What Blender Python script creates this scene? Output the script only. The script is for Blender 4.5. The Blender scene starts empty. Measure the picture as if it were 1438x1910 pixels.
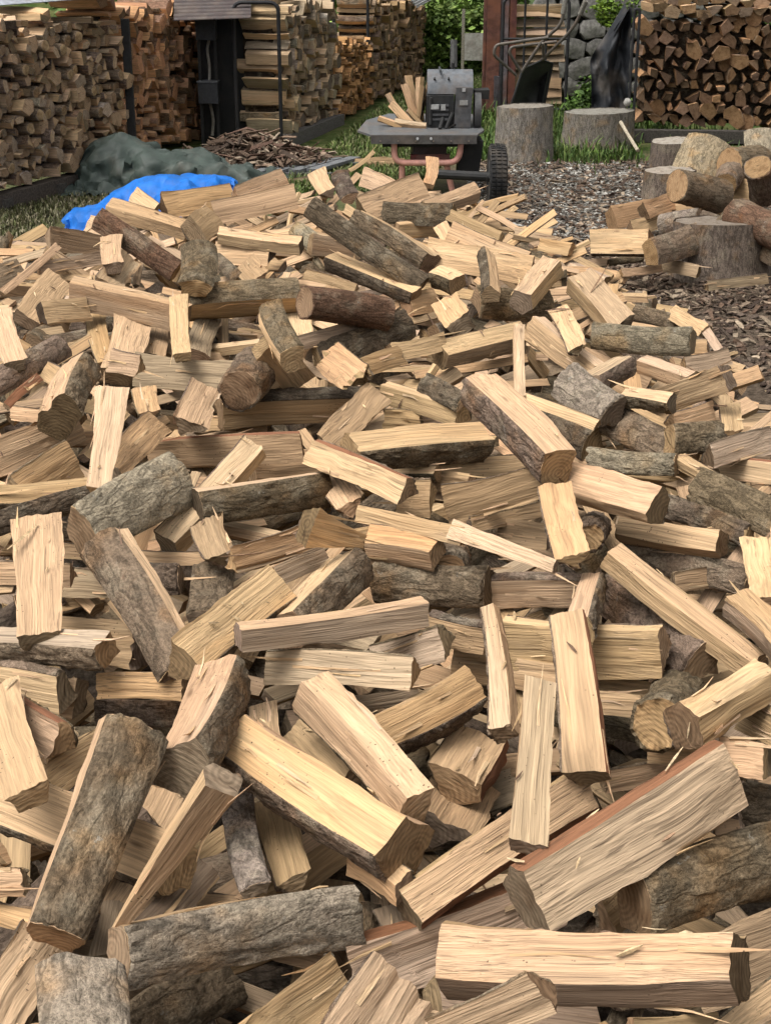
import bpy, math, random, re
import numpy as np
from mathutils import Vector, Quaternion, Matrix

# ------------------------------------------------------------------ camera
scene = bpy.context.scene
cam_data = bpy.data.cameras.new('camera')
cam = bpy.data.objects.new('camera', cam_data)
scene.collection.objects.link(cam)
cam.location = (0.0, 0.0, 1.6)
cam.rotation_euler = (math.radians(90 - 21.7), 0.0, 0.0)
cam_data.sensor_fit = 'VERTICAL'
cam_data.sensor_height = 36.0
cam_data.lens = 36.0 * 2780.0 / 1910.0
cam_data.clip_start = 0.05
cam_data.clip_end = 400.0
scene.camera = cam

# ------------------------------------------------------------------ sky and sun (bright overcast)
SUN_ELEV, SUN_AZ = math.radians(64), math.radians(-122)
world = bpy.data.worlds.new('World')
scene.world = world
world.use_nodes = True
wn = world.node_tree
bg = wn.nodes['Background']
sky = wn.nodes.new('ShaderNodeTexSky')
sky.sky_type = 'NISHITA'
sky.sun_disc = False
sky.sun_elevation = SUN_ELEV
sky.sun_rotation = SUN_AZ
sky.dust_density = 6.0
sky.air_density = 1.0
sky.ozone_density = 0.3
hsv = wn.nodes.new('ShaderNodeHueSaturation')
hsv.inputs['Saturation'].default_value = 0.05
wn.links.new(sky.outputs[0], hsv.inputs['Color'])
wn.links.new(hsv.outputs[0], bg.inputs['Color'])
bg.inputs['Strength'].default_value = 0.13
sun_data = bpy.data.lights.new('sun', 'SUN')
sun_data.energy = 1.5
sun_data.angle = math.radians(34)
sun_data.color = (1.0, 0.94, 0.85)
sun = bpy.data.objects.new('sun', sun_data)
scene.collection.objects.link(sun)
sd = Vector((math.sin(SUN_AZ) * math.cos(SUN_ELEV), math.cos(SUN_AZ) * math.cos(SUN_ELEV), math.sin(SUN_ELEV)))
sun.rotation_euler = sd.to_track_quat('Z', 'Y').to_euler()
vs = scene.view_settings
vs.view_transform = 'Standard'
vs.look = 'None'
vs.exposure = 0.45
vs.gamma = 1.0
vs.use_curve_mapping = False
scene.cycles.max_bounces = 5
scene.cycles.diffuse_bounces = 1
scene.cycles.glossy_bounces = 1
scene.cycles.transmission_bounces = 0
scene.cycles.caustics_reflective = False
scene.cycles.use_adaptive_sampling = True
scene.cycles.adaptive_threshold = 0.03

# ------------------------------------------------------------------ helpers
COL = scene.collection


def tag(o, label=None, cat=None, group=None, kind=None):
    if label: o['label'] = label
    if cat: o['category'] = cat
    if group: o['group'] = group
    if kind: o['kind'] = kind
    return o


def empty(name, loc=(0, 0, 0), rz=0.0):
    o = bpy.data.objects.new(name, None)
    COL.objects.link(o)
    o.location = loc
    o.rotation_euler = (0, 0, rz)
    return o


def link(name, me, parent=None):
    o = bpy.data.objects.new(name, me)
    COL.objects.link(o)
    if parent is not None:
        o.parent = parent
    return o


class MB:
    """collects vertices, faces, material slots, face tones and grain coordinates for one mesh"""
    def __init__(self):
        self.v, self.f, self.m, self.t, self.g = [], [], [], [], []
        self.n = 0

    def add(self, verts, faces, mat=0, tone=(.5, .5, .5), gco=None):
        verts = np.asarray(verts, float)
        b = self.n
        self.v.append(verts)
        self.g.append(verts if gco is None else np.asarray(gco, float))
        self.f += [tuple(i + b for i in f) for f in faces]
        nf = len(faces)
        self.m += mat if isinstance(mat, list) else [mat] * nf
        self.t += tone if isinstance(tone, list) else [tone] * nf
        self.n += len(verts)
        return self

    def box(self, c, s, rot=None, mat=0, tone=(.5, .5, .5), jit=0.0):
        sx, sy, sz = (k / 2 for k in s)
        p = np.array([(x, y, z) for x in (-sx, sx) for y in (-sy, sy) for z in (-sz, sz)])
        if jit: p = p + np.random.RandomState(int(abs(c[0] * 9999) + abs(c[1] * 777)) % 99991).uniform(-jit, jit, p.shape)
        q = p
        if rot is not None: p = p @ np.array(rot).T
        f = [(0, 1, 3, 2), (4, 6, 7, 5), (0, 4, 5, 1), (2, 3, 7, 6), (0, 2, 6, 4), (1, 5, 7, 3)]
        return self.add(p + np.array(c), f, mat, tone, q + np.array(c) * 0.37)

    def tube(self, pts, r, seg=8, mat=0, tone=(.5, .5, .5), cap=True):
        pts = [Vector(p) for p in pts]
        rr = r if isinstance(r, (list, tuple)) else [r] * len(pts)
        vs_, fs = [], []
        up = None
        for i, p in enumerate(pts):
            d = (pts[min(i + 1, len(pts) - 1)] - pts[max(i - 1, 0)]).normalized()
            if up is None:
                up = Vector((0, 0, 1)) if abs(d.z) < .9 else Vector((1, 0, 0))
            s = d.cross(up).normalized()
            up = s.cross(d).normalized()
            for k in range(seg):
                a = 2 * math.pi * k / seg
                vs_.append(p + (s * math.cos(a) + up * math.sin(a)) * rr[i])
        for i in range(len(pts) - 1):
            for k in range(seg):
                k2 = (k + 1) % seg
                fs.append((i * seg + k, i * seg + k2, (i + 1) * seg + k2, (i + 1) * seg + k))
        if cap:
            fs.append(tuple(range(seg)))
            fs.append(tuple(range((len(pts) - 1) * seg + seg - 1, (len(pts) - 1) * seg - 1, -1)))
        return self.add([tuple(v) for v in vs_], fs, mat, tone)

    def mesh(self, name, mats, smooth=None):
        me = bpy.data.meshes.new(name)
        v = np.concatenate(self.v)
        me.from_pydata(v.tolist(), [], self.f)
        for m in mats: me.materials.append(m)
        me.polygons.foreach_set('material_index', self.m)
        a = me.attributes.new('tone', 'FLOAT_COLOR', 'FACE')
        a.data.foreach_set('color', np.array([tuple(t) + (1.0,) for t in self.t], 'f').ravel())
        g = me.attributes.new('gco', 'FLOAT_VECTOR', 'POINT')
        g.data.foreach_set('vector', np.concatenate(self.g).astype('f').ravel())
        if smooth is not None:
            me.polygons.foreach_set('use_smooth', [True] * len(me.polygons))
            me.set_sharp_from_angle(angle=math.radians(smooth))
        me.update()
        return me

    def build(self, name, mats, parent=None, smooth=None):
        return link(name, self.mesh(name, mats if isinstance(mats, list) else [mats], smooth), parent)


def arc_pts(pts, r=0.04, n=5):
    """round the corners of a polyline"""
    P = [Vector(p) for p in pts]
    out = [P[0]]
    for i in range(1, len(P) - 1):
        a, b, c = P[i - 1], P[i], P[i + 1]
        d1, d2 = (a - b), (c - b)
        k = min(r, d1.length * .45, d2.length * .45)
        s, e = b + d1.normalized() * k, b + d2.normalized() * k
        for j in range(n + 1):
            t = j / n
            out.append(s * (1 - t) ** 2 + b * 2 * t * (1 - t) + e * t * t)
    out.append(P[-1])
    return out


def vnoise(rs, nx, ny, X, Y, lin=False):
    """smooth value noise on a random nx*ny lattice, X,Y in lattice units"""
    G = rs.uniform(-1, 1, (nx + 2, ny + 2))
    X = np.clip(X, 0, nx); Y = np.clip(Y, 0, ny)
    xi = np.minimum(X.astype(int), nx); yi = np.minimum(Y.astype(int), ny)
    fx = X - xi; fy = Y - yi
    if not lin: fx = fx * fx * (3 - 2 * fx); fy = fy * fy * (3 - 2 * fy)
    return (G[xi, yi] * (1 - fx) * (1 - fy) + G[xi + 1, yi] * fx * (1 - fy)
            + G[xi, yi + 1] * (1 - fx) * fy + G[xi + 1, yi + 1] * fx * fy)


# ------------------------------------------------------------------ materials
class NT:
    def __init__(self, name):
        self.mat = bpy.data.materials.new(name)
        self.mat.use_nodes = True
        self.t = self.mat.node_tree
        self.b = self.t.nodes['Principled BSDF']

    def n(self, kind, **kw):
        o = self.t.nodes.new('ShaderNode' + kind)
        for k, v in kw.items():
            if k in o.inputs.keys(): self.set(o.inputs[k], v)
            else: setattr(o, k, v)
        return o

    def set(self, sock, v):
        if hasattr(v, 'links') or hasattr(v, 'is_linked'): self.t.links.new(v, sock)
        else: sock.default_value = v

    def math(self, op, a, b=0.0, c=None, clamp=False):
        o = self.t.nodes.new('ShaderNodeMath'); o.operation = op; o.use_clamp = clamp
        self.set(o.inputs[0], a); self.set(o.inputs[1], b)
        if c is not None: self.set(o.inputs[2], c)
        return o.outputs[0]

    def mix(self, f, a, b, blend='MIX'):
        o = self.t.nodes.new('ShaderNodeMix'); o.data_type = 'RGBA'; o.blend_type = blend
        self.set(o.inputs[0], f); self.set(o.inputs[6], a); self.set(o.inputs[7], b)
        return o.outputs[2]

    def rng(self, v, a, b, c=0.0, d=1.0):
        o = self.t.nodes.new('ShaderNodeMapRange'); o.interpolation_type = 'SMOOTHSTEP'
        self.set(o.inputs[0], v)
        for i, x in enumerate((a, b, c, d)): o.inputs[i + 1].default_value = x
        return o.outputs[0]

    def attr(self, name):
        o = self.t.nodes.new('ShaderNodeAttribute'); o.attribute_name = name
        return o

    def mapv(self, vec, scale):
        o = self.t.nodes.new('ShaderNodeVectorMath'); o.operation = 'MULTIPLY'
        self.set(o.inputs[0], vec); o.inputs[1].default_value = scale
        return o.outputs[0]

    def noise(self, vec, scale=1.0, detail=3.0, rough=.55, dist=0.0):
        o = self.t.nodes.new('ShaderNodeTexNoise')
        self.set(o.inputs['Vector'], vec); o.inputs['Scale'].default_value = scale
        o.inputs['Detail'].default_value = detail; o.inputs['Roughness'].default_value = rough
        o.inputs['Distortion'].default_value = dist
        return o.outputs[0]

    def voro(self, vec, scale, feature='F1', out=0):
        o = self.t.nodes.new('ShaderNodeTexVoronoi'); o.feature = feature
        self.set(o.inputs['Vector'], vec); o.inputs['Scale'].default_value = scale
        return o.outputs[out]

    def bump(self, h, strength=.5, dist=.003):
        o = self.t.nodes.new('ShaderNodeBump'); o.inputs['Strength'].default_value = strength
        o.inputs['Distance'].default_value = dist
        self.set(o.inputs['Height'], h)
        self.t.links.new(o.outputs[0], self.b.inputs['Normal'])

    def out(self, col, rough=.8, spec=.25, metal=0.0):
        self.set(self.b.inputs['Base Color'], col)
        self.set(self.b.inputs['Roughness'], rough)
        self.b.inputs['Specular IOR Level'].default_value = spec
        self.b.inputs['Metallic'].default_value = metal
        return self.mat


def scol(nt, col, k):
    o = nt.t.nodes.new('ShaderNodeVectorMath'); o.operation = 'SCALE'
    nt.set(o.inputs[0], col); nt.set(o.inputs['Scale'], k)
    return o.outputs[0]


def mat_split():
    nt = NT('split_wood')
    tone = nt.attr('tone').outputs['Color']; g0 = nt.attr('gco').outputs['Vector']
    # wavy fibres
    wv = nt.n('TexNoise'); nt.t.links.new(nt.mapv(g0, (6, 7, 7)), wv.inputs['Vector']); wv.inputs['Scale'].default_value = 1; wv.inputs['Detail'].default_value = 1
    sub = nt.n('VectorMath', operation='SUBTRACT'); nt.t.links.new(wv.outputs['Color'], sub.inputs[0]); sub.inputs[1].default_value = (.5, .5, .5)
    add = nt.n('VectorMath', operation='MULTIPLY_ADD'); nt.t.links.new(sub.outputs[0], add.inputs[0]); add.inputs[1].default_value = (0, .016, .016); nt.t.links.new(g0, add.inputs[2])
    g = add.outputs[0]
    each = nt.noise(nt.mapv(g0, (.62, .3, .3)), 1, 0)            # differs from log to log
    each2 = nt.noise(nt.mapv(g0, (.47, .3, .3)), 1.3, 0)
    fine = nt.noise(nt.mapv(g, (5, 300, 300)), detail=2, rough=.7)
    mid = nt.noise(nt.mapv(g, (1.6, 95, 95)), detail=2, rough=.6)
    broad = nt.noise(nt.mapv(g, (1.4, 13, 13)), detail=2)
    k = nt.math('ADD', nt.rng(fine, .28, .72, .80, 1.12), nt.rng(mid, .3, .7, -.15, .11))
    col = scol(nt, tone, k)
    warm = nt.mix(1.0, col, (.95, .82, .70, 1), 'MULTIPLY')
    col = nt.mix(nt.math('MULTIPLY', nt.rng(broad, .42, .66, 0, 1), nt.rng(each, .40, .68, .0, .65)), col, warm)
    crack = nt.noise(nt.mapv(g, (1.9, 210, 210)), scale=1, detail=2, rough=.5)
    fray = nt.noise(nt.mapv(g, (5, 9, 9)), detail=2)
    cr = nt.math('MULTIPLY', nt.rng(crack, .60, .65, 0, 1), nt.rng(fray, .38, .56, .15, 1))
    col = nt.mix(nt.math('MULTIPLY', cr, nt.rng(each2, .35, .65, .26, .66)), col, scol(nt, nt.mix(.5, col, (.12, .085, .06, 1)), .5))
    grey = nt.noise(nt.mapv(g, (4, 17, 17)), detail=3, rough=.65)
    col = nt.mix(nt.math('MULTIPLY', nt.rng(grey, .50, .74, 0, 1), nt.rng(each2, .46, .70, .03, .38)), col, scol(nt, nt.mix(.55, col, (.27, .22, .175, 1)), .85))
    kv = nt.n('TexVoronoi'); nt.t.links.new(nt.mapv(g0, (9, 30, 30)), kv.inputs['Vector']); kv.inputs['Scale'].default_value = 1
    kc = nt.n('SeparateColor'); nt.t.links.new(kv.outputs['Color'], kc.inputs[0])
    kn = nt.math('MULTIPLY', nt.rng(kc.outputs[0], .92, .95, 0, 1), nt.rng(kv.outputs['Distance'], .05, .20, .6, 0))
    col = nt.mix(kn, col, (.11, .062, .034, 1))
    sp = nt.voro(g0, 110.0)
    speck = nt.math('MULTIPLY', nt.rng(sp, .09, .19, 1, 0), nt.rng(nt.noise(g0, 11.0, 3), .55, .63, 0, .9))
    col = nt.mix(speck, col, (.05, .032, .02, 1))
    h = nt.math('ADD', nt.math('MULTIPLY', fine, .6), nt.math('MULTIPLY', mid, .9))
    nt.bump(h, .9, .004)
    return nt.out(col, .82, .12)


def mat_end():
    nt = NT('sawn_end_grain')
    tone = nt.attr('tone').outputs['Color']; g = nt.attr('gco').outputs['Vector']
    w = nt.n('TexWave', wave_type='RINGS', rings_direction='X')
    nt.t.links.new(g, w.inputs['Vector'])
    w.inputs['Scale'].default_value = 40; w.inputs['Distortion'].default_value = 4; w.inputs['Detail'].default_value = 2
    saw = nt.noise(nt.mapv(g, (30, 30, 260)), detail=3)
    blot = nt.noise(g, 26, 4, .6)
    col = scol(nt, tone, nt.math('ADD', nt.rng(w.outputs[1], 0, 1, .52, .72), nt.rng(saw, .3, .7, -.12, .12)))
    col = nt.mix(nt.rng(blot, .45, .70, 0, .7), col, nt.mix(1, col, (.52, .45, .40, 1), 'MULTIPLY'))
    chk = nt.noise(nt.mapv(g, (10, 14, 150)), detail=2)
    col = nt.mix(nt.rng(chk, .66, .72, 0, .7), col, (.04, .025, .015, 1))
    nt.bump(nt.math('ADD', saw, blot), .6, .004)
    return nt.out(col, .85, .12)


def mat_bark():
    nt = NT('rough_bark')
    tone = nt.attr('tone').outputs['Color']; g = nt.attr('gco').outputs['Vector']
    big = nt.noise(nt.mapv(g, (16, 34, 34)), detail=4, rough=.78, dist=.25)
    fur = nt.noise(nt.mapv(g, (9, 30, 30)), detail=2, rough=.65, dist=.5)
    furrow = nt.rng(nt.math('ABSOLUTE', nt.math('SUBTRACT', fur, .5)), .0, .085, 0, 1)
    fine = nt.noise(nt.mapv(g, (150, 190, 190)), detail=3, rough=.8)
    patch = nt.noise(g, 13, 4, .6)
    h = nt.math('ADD', nt.math('MULTIPLY', big, 1.2), nt.math('ADD', nt.math('MULTIPLY', furrow, .35), nt.math('MULTIPLY', fine, 1.1)))
    k = nt.math('MULTIPLY', nt.rng(big, .3, .72, .78, 1.22), nt.math('MULTIPLY', nt.rng(fine, .3, .7, .6, 1.4), nt.rng(furrow, 0, 1, .62, 1.0)))
    col = scol(nt, tone, k)
    col = nt.mix(nt.rng(patch, .48, .66, 0, .7), col, scol(nt, nt.mix(.6, tone, (.30, .255, .185, 1)), k))
    rust = nt.noise(g, 8, 3)
    col = nt.mix(nt.rng(rust, .52, .70, 0, .7), col, nt.mix(1, col, (1.25, .98, .70, 1), 'MULTIPLY'))
    lich = nt.noise(g, 40, 5, .7)
    col = nt.mix(nt.math('MULTIPLY', nt.rng(lich, .62, .68, 0, .5), nt.rng(patch, .5, .6, 0, 1)), col, (.40, .38, .33, 1))
    nt.bump(h, .9, .005)
    return nt.out(col, .93, .10)


def mat_tone(name, rough=.5, spec=.4, metal=0.0, nscale=30, lo=.75, hi=1.2, bump=.15, dirt=None, dirt_amt=.4, bdist=.002):
    """paint, metal, plastic: per-face tone with wear noise and dust"""
    nt = NT(name)
    tone = nt.attr('tone').outputs['Color']
    co = nt.n('TexCoord').outputs['Object']
    n1 = nt.noise(co, nscale, 5, .65)
    n2 = nt.noise(co, nscale * .22, 3)
    col = scol(nt, tone, nt.rng(n1, .3, .7, lo, hi))
    if dirt: col = nt.mix(nt.rng(n2, .42, .66, 0, dirt_amt), col, dirt + (1,))
    nt.bump(n1, bump, bdist)
    r = nt.rng(n1, .3, .7, max(.05, rough - .12), min(1, rough + .15))
    return nt.out(col, r, spec, metal)


M_SPLIT, M_END, M_BARK = mat_split(), mat_end(), mat_bark()
M_STEEL = mat_tone('black_painted_steel', .55, .3, 0, 45, .7, 1.3, .15, (.07, .06, .05), .15)
M_PAINT = mat_tone('worn_paint', .55, .4, 0, 35, .7, 1.2, .15, (.16, .12, .09), .45)
M_FRAME = mat_tone('pink_frame_paint', .5, .4, 0, 30, .85, 1.1, .08, (.30, .17, .13), .25)
M_RUBBER = mat_tone('tyre_rubber', .85, .2, 0, 60, .7, 1.3, .3, (.12, .10, .08), .45)
M_STONE = mat_tone('field_stone', .9, .15, 0, 22, .5, 1.35, .9, (.085, .088, .06), .4, .012)
M_RUST = mat_tone('rusty_metal', .85, .2, 0, 18, .55, 1.35, .4, (.22, .09, .05), .7)
M_DRY = mat_tone('dry_litter', .92, .1, 0, 90, .6, 1.35, .4)
M_LEAF = mat_tone('leaves', .6, .25, 0, 8, .7, 1.3, .05)


def mat_tarp(name, weave=.16):
    nt = NT(name)
    tone = nt.attr('tone').outputs['Color']
    co = nt.n('TexCoord').outputs['Object']
    n1 = nt.noise(co, 9, 5, .6)
    cre = nt.noise(co, 26, 4, .7, 1.5)
    col = scol(nt, tone, nt.rng(n1, .3, .7, .75, 1.2))
    col = nt.mix(nt.rng(nt.noise(co, 5, 4), .5, .75, 0, .35), col, (.18, .15, .12, 1))
    vd = nt.n('TexNoise'); nt.t.links.new(co, vd.inputs['Vector']); vd.inputs['Scale'].default_value = 5
    mx = nt.n('VectorMath', operation='MULTIPLY_ADD'); nt.t.links.new(vd.outputs['Color'], mx.inputs[0]); mx.inputs[1].default_value = (.25, .25, .25); nt.t.links.new(co, mx.inputs[2])
    ve = nt.voro(mx.outputs[0], 6.0, 'DISTANCE_TO_EDGE')
    vf = nt.voro(mx.outputs[0], 6.0, 'F1')
    nt.bump(nt.math('ADD', nt.math('MULTIPLY', cre, .4), nt.math('ADD', nt.rng(ve, 0, .10, .5, 0), vf)), weave, .02)
    return nt.out(col, .58, .35)


M_TARP = mat_tarp('woven_plastic_tarp')

# ------------------------------------------------------------------ firewood builder
TONES = {'P': (.62, .418, .243), 'T': (.475, .318, .178), 'O': (.55, .345, .185), 'G': (.355, .262, .175), 'R': (.27, .125, .07),
         'B': (.205, .150, .102), 'K': (.128, .096, .067), 'L': (.31, .255, .19)}
BARK_SET = 'BKL'
def parse_strips(s):
    if s[0]=='r': return [('r',1.0)]
    m=re.findall(r'([A-Z])(\.\d+)?',s)
    r=[(a,float(b) if b else 1.0) for a,b in m]
    t=sum(b for a,b in r); return [(a,b/t) for a,b in r]
def section(strips,seed,th=0.6):
    """unit-width cross-section: vertices (t,n) from the left silhouette over the visible side and back round; kinds per edge"""
    R=random.Random(seed); st=parse_strips(strips); V=[];K=[]
    if st[0][0]=='r':
        N=14
        for i in range(N):
            a=math.pi-2*math.pi*i/N; k=.5*(1+R.uniform(-.05,.05)); V.append((k*math.cos(a),k*math.sin(a)-.5)); K.append('B')
        return V,K
    def arc(p,q,kind,bulge,n):
        for i in range(n):
            f=i/n; b=bulge*4*f*(1-f)
            dx,dy=q[0]-p[0],q[1]-p[1]; l=math.hypot(dx,dy)
            V.append((p[0]+dx*f-dy/l*b, p[1]+dy*f+dx/l*b)); K.append(kind)
    if len(st)==1:
        k=st[0][0]
        roll=R.uniform(-.10,.10)
        L=(-.5,-.5*roll);Q=(.5,.5*roll)
        if k in BARK_SET:
            h=R.uniform(.10,.19); 
            L=(-.5,-h);Q=(.5,-h)
            arc(L,Q,k,h,8)
        else: arc(L,Q,k,R.uniform(-.01,.03),2)
    else:
        a,b=st[0][1],st[1][1]
        ts=-.5+a
        L=(-.5,-min(max(b,.05),th*1.1 if a>.2 else .26)); Q=(.5,-min(max(a,.05),th*1.1 if b>.2 else .26)); T=(ts,0)
        if st[0][0] not in BARK_SET and st[1][0] not in BARK_SET and min(a,b)>.2: L=(L[0],L[1]*.6); Q=(Q[0],Q[1]*.6)
        for (p,q,(k,f)) in ((L,T,st[0]),(T,Q,st[1])):
            if k in BARK_SET and f>.2: arc(p,q,k,f*.12,5)
            else: arc(p,q,k,0,2 if f>.2 else 1)
    V.append(Q)
    # back: wedge or block
    dz=min(L[1],Q[1])-th*R.uniform(.55,.95)
    back='B' if not any(k in BARK_SET for k,_ in st) else 'T'
    if R.random()<.45:
        K.append('T'); V.append((R.uniform(-.2,.2),dz)); K.append(back)
    else:
        x1,x2=R.uniform(.25,.44),R.uniform(-.44,-.25)
        K.append('T'); V.append((x1,dz)); K.append(back); V.append((x2,dz*R.uniform(.85,1.05))); K.append('T')
    return V,K



def jtone(k, R, s=.12):
    c = TONES[k]
    a = 1 + R.uniform(-s, s) * 1.3; b = R.uniform(-s, s) * .4
    w = max(0, R.gauss(.0, .12)) if k in 'PTO' else 0; g = (c[0] + c[1] + c[2]) / 3
    c = tuple(x * (1 - w) + g * .92 * w for x in c)
    return (min(.8, c[0] * a), c[1] * a * (1 + b * .4), c[2] * a * (1 - b))


def log_geometry(L, W1, W2, strips, seed, opts='', q=1.0, body=None, bark=None, xf=None, th=.6, bmat=0):
    """a split log along local X: wood body with sawn ends into `body`, bark plates into `bark`"""
    R = random.Random(seed * 7 + 1); rs = np.random.RandomState(seed)
    V, K = section(strips, seed, th)
    Wm = (W1 + W2) / 2
    # subdivide the outline
    S, SK = [], []
    for i, (p, k) in enumerate(zip(V, K)):
        r = V[(i + 1) % len(V)]
        l = math.hypot(r[0] - p[0], r[1] - p[1])
        n = max(1, int(round(l / ((.085 if k in BARK_SET else .11) / q))))
        for j in range(n):
            S.append((p[0] + (r[0] - p[0]) * j / n, p[1] + (r[1] - p[1]) * j / n)); SK.append(k)
    S = np.array(S); m = len(S)
    nxt = np.roll(S, -1, 0); prv = np.roll(S, 1, 0)
    tg = nxt - prv
    N2 = np.stack([-tg[:, 1], tg[:, 0]], 1); N2 /= np.maximum(1e-6, np.linalg.norm(N2, axis=1))[:, None]
    NL = max(3, int(round((20 if q > .8 else 13 if q > .5 else 5) * min(1.3, max(.5, L / .36)))))
    u = np.linspace(0, 1, NL)
    tp = R.uniform(-.10, .10) if q > .5 else 0
    W = (W1 + (W2 - W1) * u) * (1 + tp * (u - .5))
    X = (u - .5) * L
    jj = np.arange(m)
    # fibres: strong variation round the outline, slow variation along the length
    f1 = vnoise(rs, 3, m, u[:, None] * 3 + 0 * jj, 0 * u[:, None] + jj)
    f2 = vnoise(rs, 7, max(2, m // 3), u[:, None] * 7 + 0 * jj, 0 * u[:, None] + jj / 3)
    wob = vnoise(rs, 2, max(2, m // 5), u[:, None] * 2 + 0 * jj, 0 * u[:, None] + jj / 5)
    bk = np.array([k in BARK_SET for k in SK])
    bkv = bk | np.roll(bk, 1)
    amp = .034 * min(1.0, Wm / .07)
    D = (f1 * .75 * amp + f2 * .5 * amp + wob * 1.3 * amp) * np.where(bkv, .45, 1.0)[None, :]
    e1 = S - prv; e2 = nxt - S
    sharp = np.clip(1 - (e1 * e2).sum(1) / np.maximum(1e-9, np.linalg.norm(e1, axis=1) * np.linalg.norm(e2, axis=1)), 0, 1)
    nick = vnoise(rs, 14, m, u[:, None] * 13 + 0 * jj, 0 * u[:, None] + jj) * np.clip(4 * u * (1 - u) + .15, 0, 1)[:, None]
    D = D - np.abs(nick) * (sharp * .055 * (q > .5))[None, :] * np.where(bkv, .4, 1.0)[None, :]
    if q > .5:
        for _ in range(R.choice([0, 0, 1, 1, 2])):                # torn steps where the split ran off
            wj = [j for j in range(m) if not bkv[j]]
            if len(wj) < 6: break
            j0 = R.choice(wj); nj = R.randint(2, 6); u0 = R.uniform(.15, .85); sgn = R.choice((-1, 1))
            u0j = u0 + vnoise(rs, m, 1, jj * .9, 0 * jj) * .12
            colm = np.zeros(m); colm[[(j0 + k) % m for k in range(nj)]] = 1; colm[bkv] = 0
            D = D - R.uniform(.03, .085) * colm[None, :] * ((u[:, None] - u0j[None, :]) * sgn > 0)
    P2 = S[None] + D[..., None] * N2[None]
    P2 = P2 * W[:, None, None]
    # twist and bow
    tw = R.uniform(-.14, .14) * (u - .5) * (.3 if re.search(r'\.(0|1)', strips) else 1)
    c_, s_ = np.cos(tw), np.sin(tw)
    Y = P2[..., 0] * c_[:, None] - P2[..., 1] * s_[:, None]
    Z = P2[..., 0] * s_[:, None] + P2[..., 1] * c_[:, None]
    bow = (1 - (2 * u - 1) ** 2)
    Y = Y + (R.uniform(-.024, .024) * L * bow)[:, None]
    Z = Z + (R.uniform(-.03, .03) * L * bow)[:, None]
    XX = np.repeat(X[:, None], m, 1)
    # sawn ends: a little out of square, torn edges
    ends = {}
    for e, sg in ((0, -1), (NL - 1, 1)):
        sl = ends[e] = R.uniform(-.13, .13), R.uniform(-.13, .13)
        rag = rs.uniform(-1, 1, m) * .0012
        if R.random() < .22: rag = rag + vnoise(rs, m, 1, jj * .8, 0 * jj) * .006
        if 'spike' in opts: rag = np.abs(rs.uniform(-1, 1, m)) ** 2 * .05 * sg
        dx = sl[0] * Y[e] + sl[1] * (Z[e] - Z[e].mean()) + rag
        for k in range(2 if NL > 4 else 1):
            XX[e - sg * k] += dx * (1 - .5 * k)
    B = np.stack([XX, Y, Z], -1)
    gx = seed * 1.713
    pith = (S.mean(0) + np.array([R.uniform(-.15, .15), R.uniform(-.5, -.1)])) * Wm
    G = B - np.array([0, pith[0], pith[1]]) + np.array([gx, 0, 0])
    G[..., 1:] *= R.uniform(.6, 1.5)
    faces, mats, tones = [], [], []
    tmap = {k: jtone(k if k not in BARK_SET else 'T', R) for k in set(SK)}
    for i in range(NL - 1):
        for j in range(m):
            j2 = (j + 1) % m
            faces.append((i * m + j, i * m + j2, (i + 1) * m + j2, (i + 1) * m + j))
            mats.append(0); tones.append(tmap[SK[j]])
    verts = B.reshape(-1, 3); gco = G.reshape(-1, 3)
    et = 'O' if ('end' in opts and 'r' == strips[0]) else R.choice('TTGO')
    etone = jtone(et, R, .15)
    if R.random() < .25: etone = tuple(c * .55 for c in etone)
    extra, ge = [], []
    for e, sg in ((0, -1), (NL - 1, 1)):
        cen = B[e].mean(0)
        inner = cen + (B[e] - cen) * .86
        sl = ends[e]
        cen[0] = X[e] + sl[0] * cen[1] + sl[1] * (cen[2] - Z[e].mean())
        inner[:, 0] = X[e] + sl[0] * inner[:, 1] + sl[1] * (inner[:, 2] - Z[e].mean()) + rs.uniform(-.0006, .0006, m)
        b0 = len(verts) + len(extra)
        extra += list(inner) + [cen]
        ge += list(inner - np.array([-gx, pith[0], pith[1]])) + [cen - np.array([-gx, pith[0], pith[1]])]
        for j in range(m):
            j2 = (j + 1) % m
            a, b = e * m + j, e * m + j2
            q1 = (a, b, b0 + j2, b0 + j); q2 = (b0 + j, b0 + j2, b0 + m)
            if sg < 0: q1, q2 = q1[::-1], q2[::-1]
            faces += [q1, q2]; mats += [1, 1]; tones += [etone, etone]
    verts = np.concatenate([verts, np.array(extra)]); gco = np.concatenate([gco, np.array(ge)])

    def tr(p):
        return p if xf is None else p @ xf[0].T + xf[1]
    body.add(tr(verts), [f[::-1] for f in faces], mats, tones, gco)
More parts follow.
